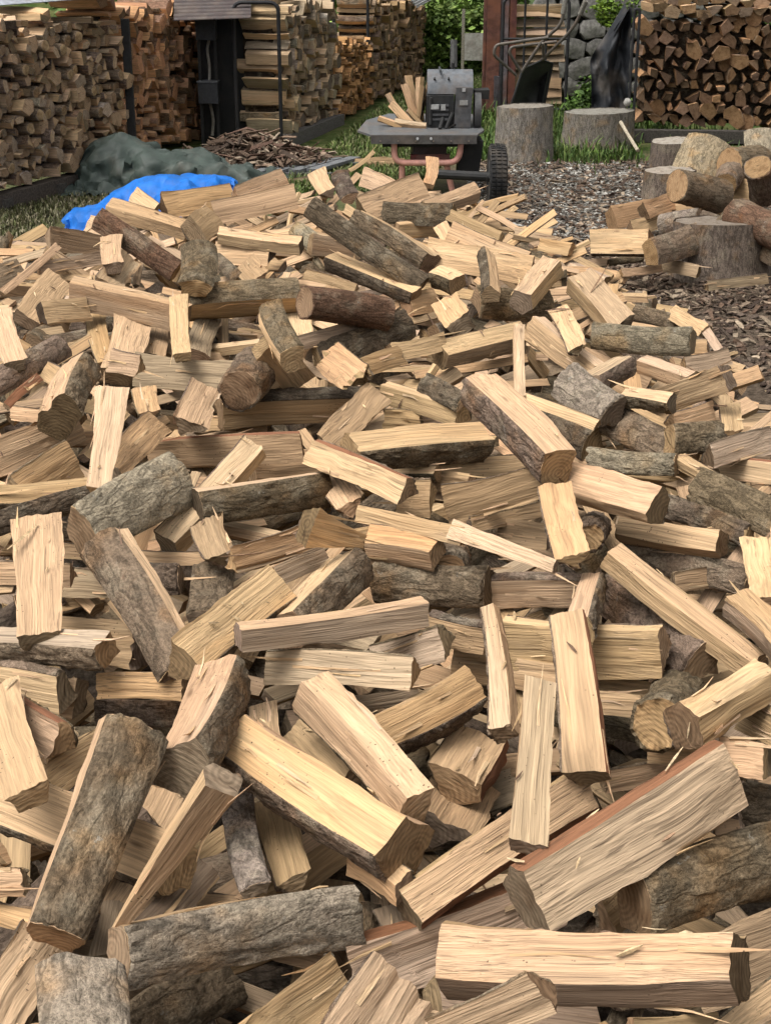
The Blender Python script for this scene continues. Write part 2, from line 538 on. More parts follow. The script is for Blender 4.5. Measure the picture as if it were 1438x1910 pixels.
    # torn strands lifting off the split faces
    if q > .5:
        wj = [j for j in range(m) if not bkv[j] and S[j][1] > -.45]
        for _ in range(R.choice([0, 1, 2, 3, 4]) if wj else 0):
            j = R.choice(wj); i0 = R.randrange(1, NL - 2); sg = R.choice((-1, 1))
            ln = R.uniform(.03, .12); wd = R.uniform(.0015, .004); lift = R.uniform(.002, .016)
            n3 = np.array([0, N2[j][0], N2[j][1]]); s3 = np.cross(np.array([1., 0, 0]), n3)
            pp = []
            for a_, (uu_, wk) in enumerate(((0, 1), (.5, .8), (1, .15))):
                c3 = B[i0, j] + np.array([sg * ln * uu_, 0, 0]) + n3 * (lift * uu_ ** 2 + .0005) + s3 * (R.uniform(-.004, .004) * uu_)
                pp += [c3 - s3 * wd * wk, c3 + s3 * wd * wk, c3 - n3 * wd * wk * 1.2 * (1 if a_ else 2)]
            ff_ = [(r_ * 3 + a_, r_ * 3 + (a_ + 1) % 3, r_ * 3 + 3 + (a_ + 1) % 3, r_ * 3 + 3 + a_) for r_ in range(2) for a_ in range(3)] + [(6, 7, 8)]
            pp = np.array(pp)
            body.add(tr(pp), ff_, 0, tuple(min(.8, c * 1.12) for c in jtone('P', R)), pp + np.array([gx, 0, 0]))
    # bark plates over runs of bark edges
    runs, j = [], 0
    if bk.all():
        runs = [(0, m)]
    else:
        st0 = next(i for i in range(m) if not bk[i])
        i = 0
        while i < m:
            if bk[(st0 + i) % m]:
                s0 = i
                while i < m and bk[(st0 + i) % m]: i += 1
                runs.append((st0 + s0, i - s0))
            else: i += 1
    made = False
    for (s0, n) in runs:
        kk = SK[s0 % m]
        cols = np.array([(s0 + i) % m for i in range(n + 1)])
        if bk.all(): cols = np.arange(m + 1) % m
        nc = len(cols)
        sm = 'smooth' in opts
        base = B[:, cols]
        NB = NL
        if q > .5:
            NB = NL * 2 + 5
            uu = np.linspace(0, NL - 1, NB); i0 = np.minimum(uu.astype(int), NL - 2); fr = (uu - i0)[:, None, None]
            base = base[i0] * (1 - fr) + base[i0 + 1] * fr
        ub = np.linspace(0, 1, NB)
        tgv = np.roll(base, -1, 1) - np.roll(base, 1, 1)
        if not bk.all():
            tgv[:, 0] = base[:, 1] - base[:, 0]; tgv[:, -1] = base[:, -1] - base[:, -2]
        else:
            tgv[:, 0] = base[:, 1] - base[:, -2]; tgv[:, -1] = tgv[:, 0]
        nn = np.cross(np.array([1., 0, 0]), tgv); nn /= np.maximum(1e-9, np.linalg.norm(nn, axis=-1))[..., None]
        ci = np.arange(nc)
        skew = ub[:, None] * R.uniform(-2, 2)
        b1 = vnoise(rs, 34, nc + 3, ub[:, None] * 30 + 0 * ci, np.abs(0 * ub[:, None] + ci * .95))
        b2 = 1 - np.abs(vnoise(rs, 9, nc + 4, ub[:, None] * 8 + 0 * ci, np.abs(ci * .6 + skew))) * 2.2
        if bk.all(): b1[:, -1] = b1[:, 0]; b2[:, -1] = b2[:, 0]
        ht = .0055 + (.0005 if sm else .0022) * b1 + (.001 if sm else .0024) * (b2 - .3)
        ht = np.maximum(ht * min(1.0, Wm / .06), .0008)
        if not bk.all() and not sm:
            ed = np.minimum(ci, nc - 1 - ci) / 1.5
            ht = ht * np.clip(.35 + ed, 0, 1)[None, :]
        outer = base + nn * ht[..., None]
        low = base - nn * .0015
        # broken plate rim
        outer[0, :, 0] += rs.uniform(0, .006, nc) if not sm else 0.001
        outer[-1, :, 0] -= rs.uniform(0, .006, nc) if not sm else 0.001
        vv = np.concatenate([outer.reshape(-1, 3), low.reshape(-1, 3)])
        o2 = NB * nc
        ff = []
        for i in range(NB - 1):
            for j in range(nc - 1):
                ff.append((i * nc + j, (i + 1) * nc + j, (i + 1) * nc + j + 1, i * nc + j + 1))
            if not bk.all():
                ff.append((i * nc, o2 + i * nc, o2 + (i + 1) * nc, (i + 1) * nc))
                ff.append((i * nc + nc - 1, (i + 1) * nc + nc - 1, o2 + (i + 1) * nc + nc - 1, o2 + i * nc + nc - 1))
        for j in range(nc - 1):
            ff.append((j, j + 1, o2 + j + 1, o2 + j))
            e = (NB - 1) * nc
            ff.append((e + j, o2 + e + j, o2 + e + j + 1, e + j + 1))
        t = jtone(kk, R, .18)
        if 'yel' in opts: t = (.34, .27, .175)
        if sm: t = (.17, .10, .065)
        gg = vv - np.array([-gx - 3, pith[0], pith[1]])
        bark.add(tr(vv), [f[::-1] for f in ff], bmat, t, gg)
        made = True
    return made


def make_log(name, loc, quat, L, W1, W2, strips, seed, opts='', q=1.0, parent=None):
    body, bark = MB(), MB()
    made = log_geometry(L, W1, W2, strips, seed, opts, q, body, bark)
    o = body.build(name, [M_SPLIT, M_END], parent, 38)
    o.location = loc
    o.rotation_mode = 'QUATERNION'
    o.rotation_quaternion = quat
    if made:
        bark.build('bark', M_BARK, o, 50)
    return o

# ------------------------------------------------------------------ ground
gv, gf = [], []
xs = np.linspace(-14, 14, 57); ys = np.concatenate([np.linspace(-4, 14, 61), np.linspace(14.4, 60, 50)])
rsg = np.random.RandomState(3)
gn = vnoise(rsg, 60, 120, (xs[None, :] + 14) * 2 + 0 * ys[:, None], (ys[:, None] + 4) * 1.8 + 0 * xs[None, :])
for a, y in enumerate(ys):
    for b, x in enumerate(xs):
        k = max(0, min(1, (y - 17) / 12)); gv.append((x, y, gn[a, b] * .012 + k * k * (3 - 2 * k) * 6 + max(0, y - 29) * .3))
nb = len(xs)
gf = [(a * nb + b, a * nb + b + 1, (a + 1) * nb + b + 1, (a + 1) * nb + b) for a in range(len(ys) - 1) for b in range(nb - 1)]


def mat_ground():
    nt = NT('yard_ground')
    co = nt.n('TexCoord').outputs['Object']
    n1 = nt.noise(co, 2.2, 5, .6); n2 = nt.noise(co, 45, 5, .7); n3 = nt.noise(co, 9, 4)
    soil = nt.mix(nt.rng(n2, .35, .65), (.055, .040, .028, 1), (.15, .115, .085, 1))
    sx = nt.n('SeparateXYZ'); nt.t.links.new(co, sx.inputs[0])
    xn = nt.math('ADD', sx.outputs[0], nt.math('MULTIPLY', nt.math('SUBTRACT', n1, .5), 1.2))
    yn = nt.math('ADD', sx.outputs[1], nt.math('MULTIPLY', nt.math('SUBTRACT', n1, .5), 2.0))
    grass = nt.mix(nt.rng(n3, .35, .7), (.045, .075, .018, 1), (.13, .13, .05, 1))
    left = nt.rng(xn, .1, .7, 1, 0)
    far = nt.rng(yn, 9.2, 10.2, 0, 1)
    col = nt.mix(nt.math('MULTIPLY', left, nt.rng(yn, 7.4, 8.2, 0, 1)), soil, nt.mix(.35, grass, (.16, .135, .085, 1)))
    col = nt.mix(nt.rng(yn, 10.6, 11.4, 0, 1), col, grass)
    nt.bump(nt.math('ADD', n2, n3), .8, .02)
    return nt.out(col, .95, .1)


ground = link('ground', bpy.data.meshes.new('ground'))
ground.data.from_pydata(gv, [], gf)
ground.data.materials.append(mat_ground())
ground.data.polygons.foreach_set('use_smooth', [True] * len(gf))
tag(ground, kind='structure')

# ------------------------------------------------------------------ cordwood stacks
STACK_KINDS = ['T', 'P', 'T.5P.5', 'B', 'T.5B.5', 'r', 'G', 'L', 'P.6B.4', 'B', 'T', 'T.4L.6', 'r', 'G.5T.5']


def log_variants(n, diam, length, seed, kinds=STACK_KINDS, tint=(1, 1, 1)):
    out = []
    for i in range(n):
        R = random.Random(seed * 100 + i)
        st = kinds[i % len(kinds)]
        w = diam * R.uniform(.62, 1.35)
        V, _ = section(st, seed * 100 + i, .6)
        c = (min(v[0] for v in V) + max(v[0] for v in V)) / 2 * w, (min(v[1] for v in V) + max(v[1] for v in V)) / 2 * w
        mb = MB()
        log_geometry(length * R.uniform(.92, 1.06), w, w * R.uniform(.9, 1.1), st, seed * 100 + i, '', .34, mb, mb,
                     (np.eye(3), np.array((0, -c[0], -c[1]))), .6, 2)
        mb.t = [tuple(a * b for a, b in zip(t, tint)) for t in mb.t]
        out.append(mb.mesh('log', [M_SPLIT, M_END, M_BARK], 40))
    return out


def log_stack(name, label, A, B, hA, hB, diam, length, seed, tint=(1, 1, 1), stuff=False, squash=1.0, kinds=STACK_KINDS, side=1, group='cordwood stacks round the yard'):
    """logs laid with their sawn ends on the face A-B; the face looks to the right of A->B when side is 1"""
    R = random.Random(seed)
    A, B = Vector(A), Vector(B)
    d = B - A
    Lf = math.hypot(d.x, d.y)
    uh = Vector((d.x / Lf, d.y / Lf, 0)); nrm = Vector((uh.y, -uh.x, 0)) * side
    root = empty(name, A)
    tag(root, label, 'log stack', group)
    var = log_variants(14, diam, length, seed, kinds, tint)
    M0 = Matrix((nrm, Vector((0, 0, 1)).cross(nrm), Vector((0, 0, 1)))).transposed()
    pitch = diam * .97
    big = MB() if stuff else None
    row = 0
    z = diam * .45
    while z < max(hA, hB):
        s = (.5 if row % 2 else 0.0) * pitch * squash + R.uniform(0, .02)
        while s < Lf:
            t = s / Lf
            h = hA + (hB - hA) * t + R.uniform(-.03, .02)
            if z < h:
                p = uh * s + Vector((0, 0, d.z * t + z + R.uniform(-.014, .014))) - nrm * (length / 2 + R.uniform(-.05, .04))
                me = var[R.randrange(len(var))]
                rot = M0 @ Matrix.Rotation(R.uniform(0, 6.28), 3, 'X')
                rot = Matrix.Rotation(R.uniform(-.07, .07), 3, 'Z') @ rot
                if stuff:
                    co = np.empty(len(me.vertices) * 3); me.vertices.foreach_get('co', co); co = co.reshape(-1, 3)
                    g = np.empty(len(me.vertices) * 3, 'f'); me.attributes['gco'].data.foreach_get('vector', g)
                    t4 = np.empty(len(me.polygons) * 4, 'f'); me.attributes['tone'].data.foreach_get('color', t4)
                    big.add(co @ np.array(rot).T + np.array(p), [tuple(f.vertices) for f in me.polygons], [f.material_index for f in me.polygons],
                            [tuple(c[:3]) for c in t4.reshape(-1, 4)], g.reshape(-1, 3))
                else:
                    o = link('log', me, root)
                    o.location = p
                    o.rotation_mode = 'QUATERNION'
                    o.rotation_quaternion = rot.to_quaternion()
            s += pitch * squash * R.uniform(.86, 1.12)
        z += diam * .84
        row += 1
    if stuff:
        o = big.build('stacked_logs', [M_SPLIT, M_END, M_BARK], root, 40)
        o['kind'] = 'stuff'
    # dark box behind the face, coloured to stand in for shade between logs
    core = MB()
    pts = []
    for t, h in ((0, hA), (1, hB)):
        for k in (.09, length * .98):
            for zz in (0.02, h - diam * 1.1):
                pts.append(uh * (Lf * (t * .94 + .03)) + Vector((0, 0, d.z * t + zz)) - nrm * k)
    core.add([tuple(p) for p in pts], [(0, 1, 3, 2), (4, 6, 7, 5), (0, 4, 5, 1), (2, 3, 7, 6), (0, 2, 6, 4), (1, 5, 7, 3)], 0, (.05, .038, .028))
    core.build('dark_core', M_BARK, root)
    return root, uh, nrm


def beam(root, a, b, w, h, tone=(.13, .11, .09), name='base_rail', mat=None):
    a, b = Vector(a), Vector(b)
    d = b - a
    rot = Matrix((d.normalized(), Vector((0, 0, 1)).cross(d).normalized(), d.normalized().cross(Vector((0, 0, 1)).cross(d).normalized()))).transposed()
    mb = MB().box((0, 0, 0), (d.length, w, h), rot, 0, tone, .002)
    o = mb.build(name, mat or M_DRY, root)
    o.location = (a + b) / 2 - root.location
    return o


WARM, RED = (1.6, 1.62, 1.68), (1.65, 1.36, 1.28)
ls, u_, n_ = log_stack('log_stack', 'grey-brown cordwood stack on a low rail at the far left', (-2.42, 8.45, .10), (-1.70, 10.05, .17), 1.02, .80, .080, .36, 21, WARM)
beam(ls, (-2.47, 8.40, .045), (-1.95, 9.55, .065), .10, .09, (.11, .09, .075))
beam(ls, (-2.28, 8.80, 0.02), (-2.25, 8.88, 0.02), .12, .10, (.10, .09, .08), 'rail_block')
beam(ls, (-2.06, 9.28, 0.02), (-2.03, 9.36, 0.02), .12, .12, (.10, .09, .08), 'rail_block')
mbp = MB().box((0, 0, .5), (.05, .05, 1.0), None, 0, (.03, .03, .03))
po = mbp.build('post', M_STEEL, ls); po.location = Vector((-1.68, 10.12, 0)) - ls.location
red, _, _ = log_stack('log_stack', 'reddish cordwood stack under the brown corrugated sheet', (-1.83, 10.30, .06), (-1.36, 12.30, .02), 1.05, .90, .098, .36, 22, RED, kinds=['T', 'T', 'T.5P.5', 'G', 'P', 'O.5T.5'])
rk, _, _ = log_stack('log_stack', 'weathered grey cordwood stack behind the round-topped black rack', (-.755, 11.45, .10), (-.40, 12.75, .06), .90, .92, .10, .33, 23, (1.4, 1.5, 1.62), kinds=['G', 'G', 'G.5T.5', 'P', 'L', 'G', 'T.5B.5', 'P.5L.5'])
beam(rk, (-.75, 11.40, .05), (-.38, 12.75, .04), .08, .10, (.14, .13, .12))
ors, _, _ = log_stack('log_stack', 'small orange stack of thin kindling between the grey stacks', (-.40, 12.85, .03), (-.14, 14.15, .0), .64, .60, .062, .32, 24, (1.2, .98, .76), True, kinds=['T', 'O', 'P', 'T.5P.5'])
far, _, _ = log_stack('log_stack', 'dark far cordwood stack beside the green path', (-.13, 14.25, .02), (.40, 16.5, .0), .92, .84, .10, .33, 25, (1.2, 1.18, 1.16), kinds=['G', 'T', 'B', 'G.5T.5', 'P.6B.4'])
rs_, _, _ = log_stack('log_stack', 'dark brown cordwood stack with a pale top row at the right', (1.93, 11.75, .13), (3.15, 11.70, .10), .80, .82, .100, .36, 26, (.92, .80, .74), kinds=['T', 'T.5P.5', 'T.5B.5', 'G', 'T', 'r', 'B', 'P.6B.4', 'G.5T.5', 'O'])
beam(rs_, (1.86, 11.66, .06), (3.2, 11.62, .05), .10, .09, (.07, .062, .055))
# pale split pieces on top of the right stack
R9 = random.Random(91)
for i in range(20):
    o = make_log('log', (0, 0, 0), (1, 0, 0, 0), .36, .12, .11, R9.choice(['P', 'P.6T.4', 'P']), 600 + i, '', .5, rs_)
    o.location = Vector((2.02 + (i % 10) * .112 + R9.uniform(-.02, .02), 11.88 + .05 * (i // 10), .985 + .07 * (i // 10) + R9.uniform(-.02, .03))) - rs_.location
    o.rotation_quaternion = Quaternion((0, 0, 1), math.pi / 2 + R9.uniform(-.25, .25)) @ Quaternion((1, 0, 0), R9.uniform(-.2, .2))
# pale pieces lying loosely along the top of the left stack
for i in range(9):
    o = make_log('log', (0, 0, 0), (1, 0, 0, 0), .36, .09, .08, R9.choice(['P', 'T', 'P.6G.4', 'G']), 640 + i, '', .5, ls)
    t = (i + .5) / 9
    o.location = Vector((-2.52 + .70 * t + R9.uniform(-.04, .04), 8.55 + 1.5 * t, 1.10 - .12 * t + R9.uniform(-.01, .03))) - ls.location
    o.rotation_quaternion = Quaternion((0, 0, 1), R9.uniform(-.6, .9))
for i in range(6):
    o = make_log('log', (0, 0, 0), (1, 0, 0, 0), .34, .085, .08, R9.choice(['P', 'G', 'P']), 660 + i, '', .5, rk)
    o.location = Vector((-.93 + .05 * i, 11.5 + .19 * i, 1.03 + R9.uniform(-.01, .05))) - rk.location
    o.rotation_quaternion = Quaternion((0, 0, 1), R9.uniform(-.35, .35)) @ Quaternion((0, 1, 0), R9.uniform(-.15, .1))


# ------------------------------------------------------------------ racks, sheets and posts round the stacks
def tube_rack(label, x0, x1, y, h, depth, r=.014, n_up=0, seed=1, cross=False):
    root = empty('tube_rack', ((x0 + x1) / 2, y, 0))
    tag(root, label, 'rack', 'black tubular log racks')
    for yy in (0, depth) if depth else (0,):
        pts = arc_pts([(x0, y + yy, 0.0), (x0, y + yy, h), (x1, y + yy, h), (x1, y + yy, 0.0)], .07)
        mb = MB().tube([p - root.location for p in pts], r, 8, 0, (.02, .02, .022))
        mb.build('hoop', M_STEEL, root, 40)
    for k in range(n_up):
        x = x0 + (x1 - x0) * (k + 1) / (n_up + 1)
        MB().tube([(x - root.location.x, 0, .02), (x - root.location.x, 0, h)], r * .8, 6, 0, (.02, .02, .022)).build('upright', M_STEEL, root, 40)
    if cross:
        MB().tube([(x0 - root.location.x, 0, h * .66), (x1 - root.location.x, 0, h * .66)], r * .8, 6, 0, (.02, .02, .022)).build('crossbar', M_STEEL, root, 40)
    MB().tube([(x0 - root.location.x, 0, .06), (x1 - root.location.x, 0, .06)], r, 6, 0, (.02, .02, .022)).build('bottom_rail', M_STEEL, root, 40)
    return root


tube_rack('black round-topped tube rack in front of the grey stack', -1.10, -.775, 11.36, 1.04, 0)
tube_rack('black tube rack at the end of the dark far stack', -.47, -.16, 14.18, 1.02, 0)
tube_rack('black tube rack holding logs beside the rusty post', 1.00, 1.56, 13.35, .98, 0, n_up=2, cross=True)
tube_rack('black tube rack end at the left of the dark brown right stack', 1.84, 1.88, 11.62, .98, 0, r=.011)

rl = empty('log_stack', (1.28, 13.6, 0))
tag(rl, 'brown logs lying lengthwise in the rack beside the rusty post', 'log stack', 'cordwood stacks round the yard')
zz, i = .06, 0
while zz < .92:
    o = make_log('log', (0, 0, 0), (1, 0, 0, 0), .52, .10, .09, R9.choice(['T', 'G', 'T.5B.5', 'O', 'G']), 700 + i, '', .5, rl)
    o.location = (R9.uniform(-.03, .03), R9.uniform(-.04, .02), zz + .05)
    o.rotation_quaternion = Quaternion((0, 0, 1), R9.uniform(-.05, .05)) @ Quaternion((1, 0, 0), .9 + R9.uniform(-.3, .3))
    zz += .072; i += 1


def sheet(name, label, corners, waves, amp, tone, cat, mat=None, thick=.004, along=0):
    """corrugated sheet between four corners a,b (front) c,d (back)"""
    a, b, c, d = (np.array(p, float) for p in corners)
    root = empty(name, tuple(a))
    tag(root, label, cat)
    nu, nv = (waves * 6 + 1, 6)
    up = np.cross(b - a, d - a); up /= np.linalg.norm(up)
    if up[2] < 0: up = -up
    mb = MB()
    for s in (0, 1):
        vs_ = []
        for i in range(nu):
            for j in range(nv):
                u, v = i / (nu - 1), j / (nv - 1)
                k = u if along == 0 else v
                p = (a * (1 - u) + b * u) * (1 - v) + (d * (1 - u) + c * u) * v
                vs_.append(p + up * (amp * math.sin(u * waves * 2 * math.pi) - s * thick) - a)
        f = [(i * nv + j, (i + 1) * nv + j, (i + 1) * nv + j + 1, i * nv + j + 1) for i in range(nu - 1) for j in range(nv - 1)]
        mb.add(vs_, f if s == 0 else [x[::-1] for x in f], 0, tone)
    mb.build('panel', mat or M_PAINT, root, 60)
    return root


sheet('corrugated_sheet', 'dark brown corrugated roofing sheet over the reddish stack', [(-1.510, 11.200, 0.926), (-1.612, 12.100, 1.253), (-1.018, 12.100, 1.253), (-0.961, 11.200, 0.944)], 15, .014, (.06, .042, .04), 'roof sheet')
sheet('cover_sheet', 'pale grey cover sheet over the left stack at the top left corner', [(-2.392, 9.000, 1.128), (-2.676, 10.200, 1.404), (-1.710, 10.600, 1.397), (-1.630, 9.900, 1.152)], 3, .006, (.34, .36, .40), 'cover sheet')
sheet('corrugated_sheet', 'light grey corrugated sheet on top of the dark far stack', [(0.175, 15.600, 0.943), (0.310, 15.400, 0.793), (0.626, 16.600, 0.880), (0.461, 16.800, 1.065)], 8, .008, (.36, .36, .36), 'roof sheet')

# tall black unit between the stacks
ub = empty('steel_cabinet', (-1.22, 11.5, 0))
tag(ub, 'tall black steel unit with two square boxes left of the round-topped rack', 'cabinet')
MB().box((.0, .36, .47), (.34, .5, .94), None, 0, (.012, .012, .013), .004).build('body', M_STEEL, ub)
for zc, hh in ((.85, .15), (.40, .15)):
    b_ = MB().box((-.095, -.02, zc), (.145, .14, hh), None, 0, (.035, .037, .042), .003).build('box', M_STEEL, ub)
    MB().box((-.095, -.022, zc + hh / 2 + .004), (.152, .148, .008), None, 0, (.10, .105, .115), .001).build('lid', M_STEEL, b_)
for xx in (-.155, -.035):
    MB().box((xx, 0, .46), (.022, .03, .92), None, 0, (.02, .02, .02)).build('upright', M_STEEL, ub)
MB().tube(arc_pts([(-.09, .01, .48), (-.085, .01, .60), (-.10, .02, .70), (-.08, .02, .78)], .05), .011, 6, 0, (.30, .28, .25)).build('hose', M_PAINT, ub, 50)
MB().tube(arc_pts([(-.085, .01, .08), (-.07, .01, .2), (-.095, .02, .32)], .05), .012, 6, 0, (.26, .24, .21)).build('hose', M_PAINT, ub, 50)

# rusty post and board
rp = empty('rusty_post', (.97, 13.5, 0))
tag(rp, 'wide rusty iron post standing by the green bank', 'post')
MB().box((-.04, 0, .62), (.10, .05, 1.24), None, 0, (.13, .06, .045), .008).build('flange', M_RUST, rp)
MB().box((.055, .02, .60), (.075, .03, 1.2), None, 0, (.17, .15, .16), .006).build('web', M_RUST, rp)
MB().box((-.105, .03, .6), (.03, .05, 1.2), None, 0, (.10, .05, .04), .006).build('flange', M_RUST, rp)
MB().box((.0, -.02, .16), (.05, .04, .34), None, 0, (.07, .065, .07), .006).build('foot', M_RUST, rp)
MB().box((.13, .01, .6), (.06, .03, 1.2), None, 0, (.12, .05, .045), .006).build('side_plate', M_RUST, rp)

sg = empty('sign_board', (.86, 15.0, 0))
tag(sg, 'small blank pale board on two thin posts by the green bank', 'sign')
MB().box((0, 0, .455), (.20, .015, .25), None, 0, (.36, .35, .31), .003).build('board', M_PAINT, sg)
for xx in (-.115, .115):
    MB().box((xx, .01, .40), (.026, .026, .80), None, 0, (.26, .24, .19), .003).build('leg', M_DRY, sg)

# ------------------------------------------------------------------ stone wall
wall = empty('stone_wall', (1.5, 14.2, 0))
tag(wall, 'dry-laid grey stone wall behind the wheelbarrow', 'stone wall')
MB().box((.95, .42, .75), (2.1, .3, 1.9), Matrix.Rotation(-.10, 3, 'X'), 0, (.028, .03, .024)).build('backing', M_STONE, wall)
Rw = random.Random(12)
zr = .06
while zr < 1.45:
    hr = Rw.uniform(.13, .21)
    xw = -.12 + Rw.uniform(-.08, .05)
    while xw < 1.95:
        wr = Rw.uniform(.14, .30)
        n = 9
        rim = []
        for k in range(n):
            a = 2 * math.pi * k / n
            ca, sa = math.cos(a), math.sin(a)
            e = 1 / max(abs(ca), abs(sa)) ** .85
            rim.append((ca * e * wr * .52 * Rw.uniform(.80, 1.04), sa * e * hr * .54 * Rw.uniform(.80, 1.04)))
        vs_, fs = [], []
        for lv, (sc, dy) in enumerate(((1.0, .10), (1.0, 0.0), (.90, -.028), (.5, -.040))):
            for (a, b) in rim: vs_.append((a * sc, dy + Rw.uniform(-.008, .008), b * sc))
        vs_.append((0, -.042, 0))
        for lv in range(3):
            for k in range(n):
                k2 = (k + 1) % n
                fs.append((lv * n + k, lv * n + k2, (lv + 1) * n + k2, (lv + 1) * n + k))
        for k in range(n): fs.append((3 * n + k, 3 * n + (k + 1) % n, 4 * n))
        tn = Rw.uniform(.6, 1.25)
        o = MB().add(vs_, fs, 0, (.17 * tn, .163 * tn, .15 * tn)).build('stone', M_STONE, wall, 35)
        o.location = (xw + wr / 2, .14 + zr * .10, zr + hr / 2)
        o.rotation_euler = (-.10, Rw.uniform(-.35, .35), 0)
        xw += wr * .97
    zr += hr * .95


# ------------------------------------------------------------------ stumps and chopping blocks
def stump(label, c, r, h, tone, top, seed, tilt=(0, 0), ell=1.0):
    rs = np.random.RandomState(seed)
    root = empty('stump', c)
    tag(root, label, 'stump', 'stumps and rounds on the right of the yard')
    m, nl = 40, 8
    th_ = np.arange(m) / m * 2 * math.pi
    base = 1 + .05 * vnoise(rs, 8, 1, th_ / 6.2832 * 8 % 8, 0 * th_)
    ridge = .03 * rs.uniform(-1, 1, m)
    vs_ = []
    for i in range(nl):
        t = i / (nl - 1)
        rr = r * (base + ridge * (1 + .4 * rs.uniform(-1, 1, m))) * (1 + .10 * (1 - t) ** 2)
        zz = h * t + (tilt[0] * np.cos(th_) + tilt[1] * np.sin(th_)) * t * r
        vs_.append(np.stack([rr * np.cos(th_) * ell, rr * np.sin(th_), zz], 1))
    vs_ = np.array(vs_)
    f = [(i * m + j, i * m + (j + 1) % m, (i + 1) * m + (j + 1) % m, (i + 1) * m + j) for i in range(nl - 1) for j in range(m)]
    flat = vs_.reshape(-1, 3)
    g = np.stack([flat[:, 2] + seed, np.tile(th_ * r, nl), flat[:, 0] * .3], 1)
    MB().add(flat, f, 0, tone, g).build('bark', M_BARK, root, 60)
    topv = vs_[-1] * np.array([.97, .97, 1]) + np.array([0, 0, -.004])
    cen = topv.mean(0)
    tv, tf = [cen], []
    for k, s in enumerate((.35, .7, 1.0)):
        tv += list(cen + (topv - cen) * s + np.array([0, 0, 1]) * rs.uniform(-.003, .003, m)[:, None])
    for j in range(m):
        tf.append((0, 1 + j, 1 + (j + 1) % m))
        for k in range(2): tf.append((1 + k * m + j, 1 + (k + 1) * m + j, 1 + (k + 1) * m + (j + 1) % m, 1 + k * m + (j + 1) % m))
    tv = np.array(tv)
    gt = np.stack([tv[:, 2], tv[:, 0], tv[:, 1]], 1)
    MB().add(tv, tf, 0, top, gt).build('cut_top', M_END, root, 60)
    return root


stump('tall weathered grey chopping block behind the splitter wheel', (.975, 10.75, 0), .195, .385, (.26, .235, .205), (.40, .36, .30), 31, (.03, -.02))
stump('broad old stump sunk in the grass before the black cover', (1.575, 11.3, 0), .255, .285, (.22, .195, .165), (.38, .36, .31), 32, (.03, -.02))
stump('flat-topped round with a pale bleached top, left of the straw-barked log', (1.93, 10.05, 0), .185, .245, (.17, .135, .11), (.56, .50, .42), 33, (.06, 0))
stump('lower round with a pale top in front of the bleached one', (1.72, 9.15, 0), .15, .19, (.19, .15, .12), (.52, .45, .37), 34, (.03, .02))
stump('big dark-barked block standing nearest in the right-hand heap', (1.61, 7.10, 0), .225, .27, (.19, .15, .12), (.36, .30, .24), 35, (.02, -.08), 1.02)

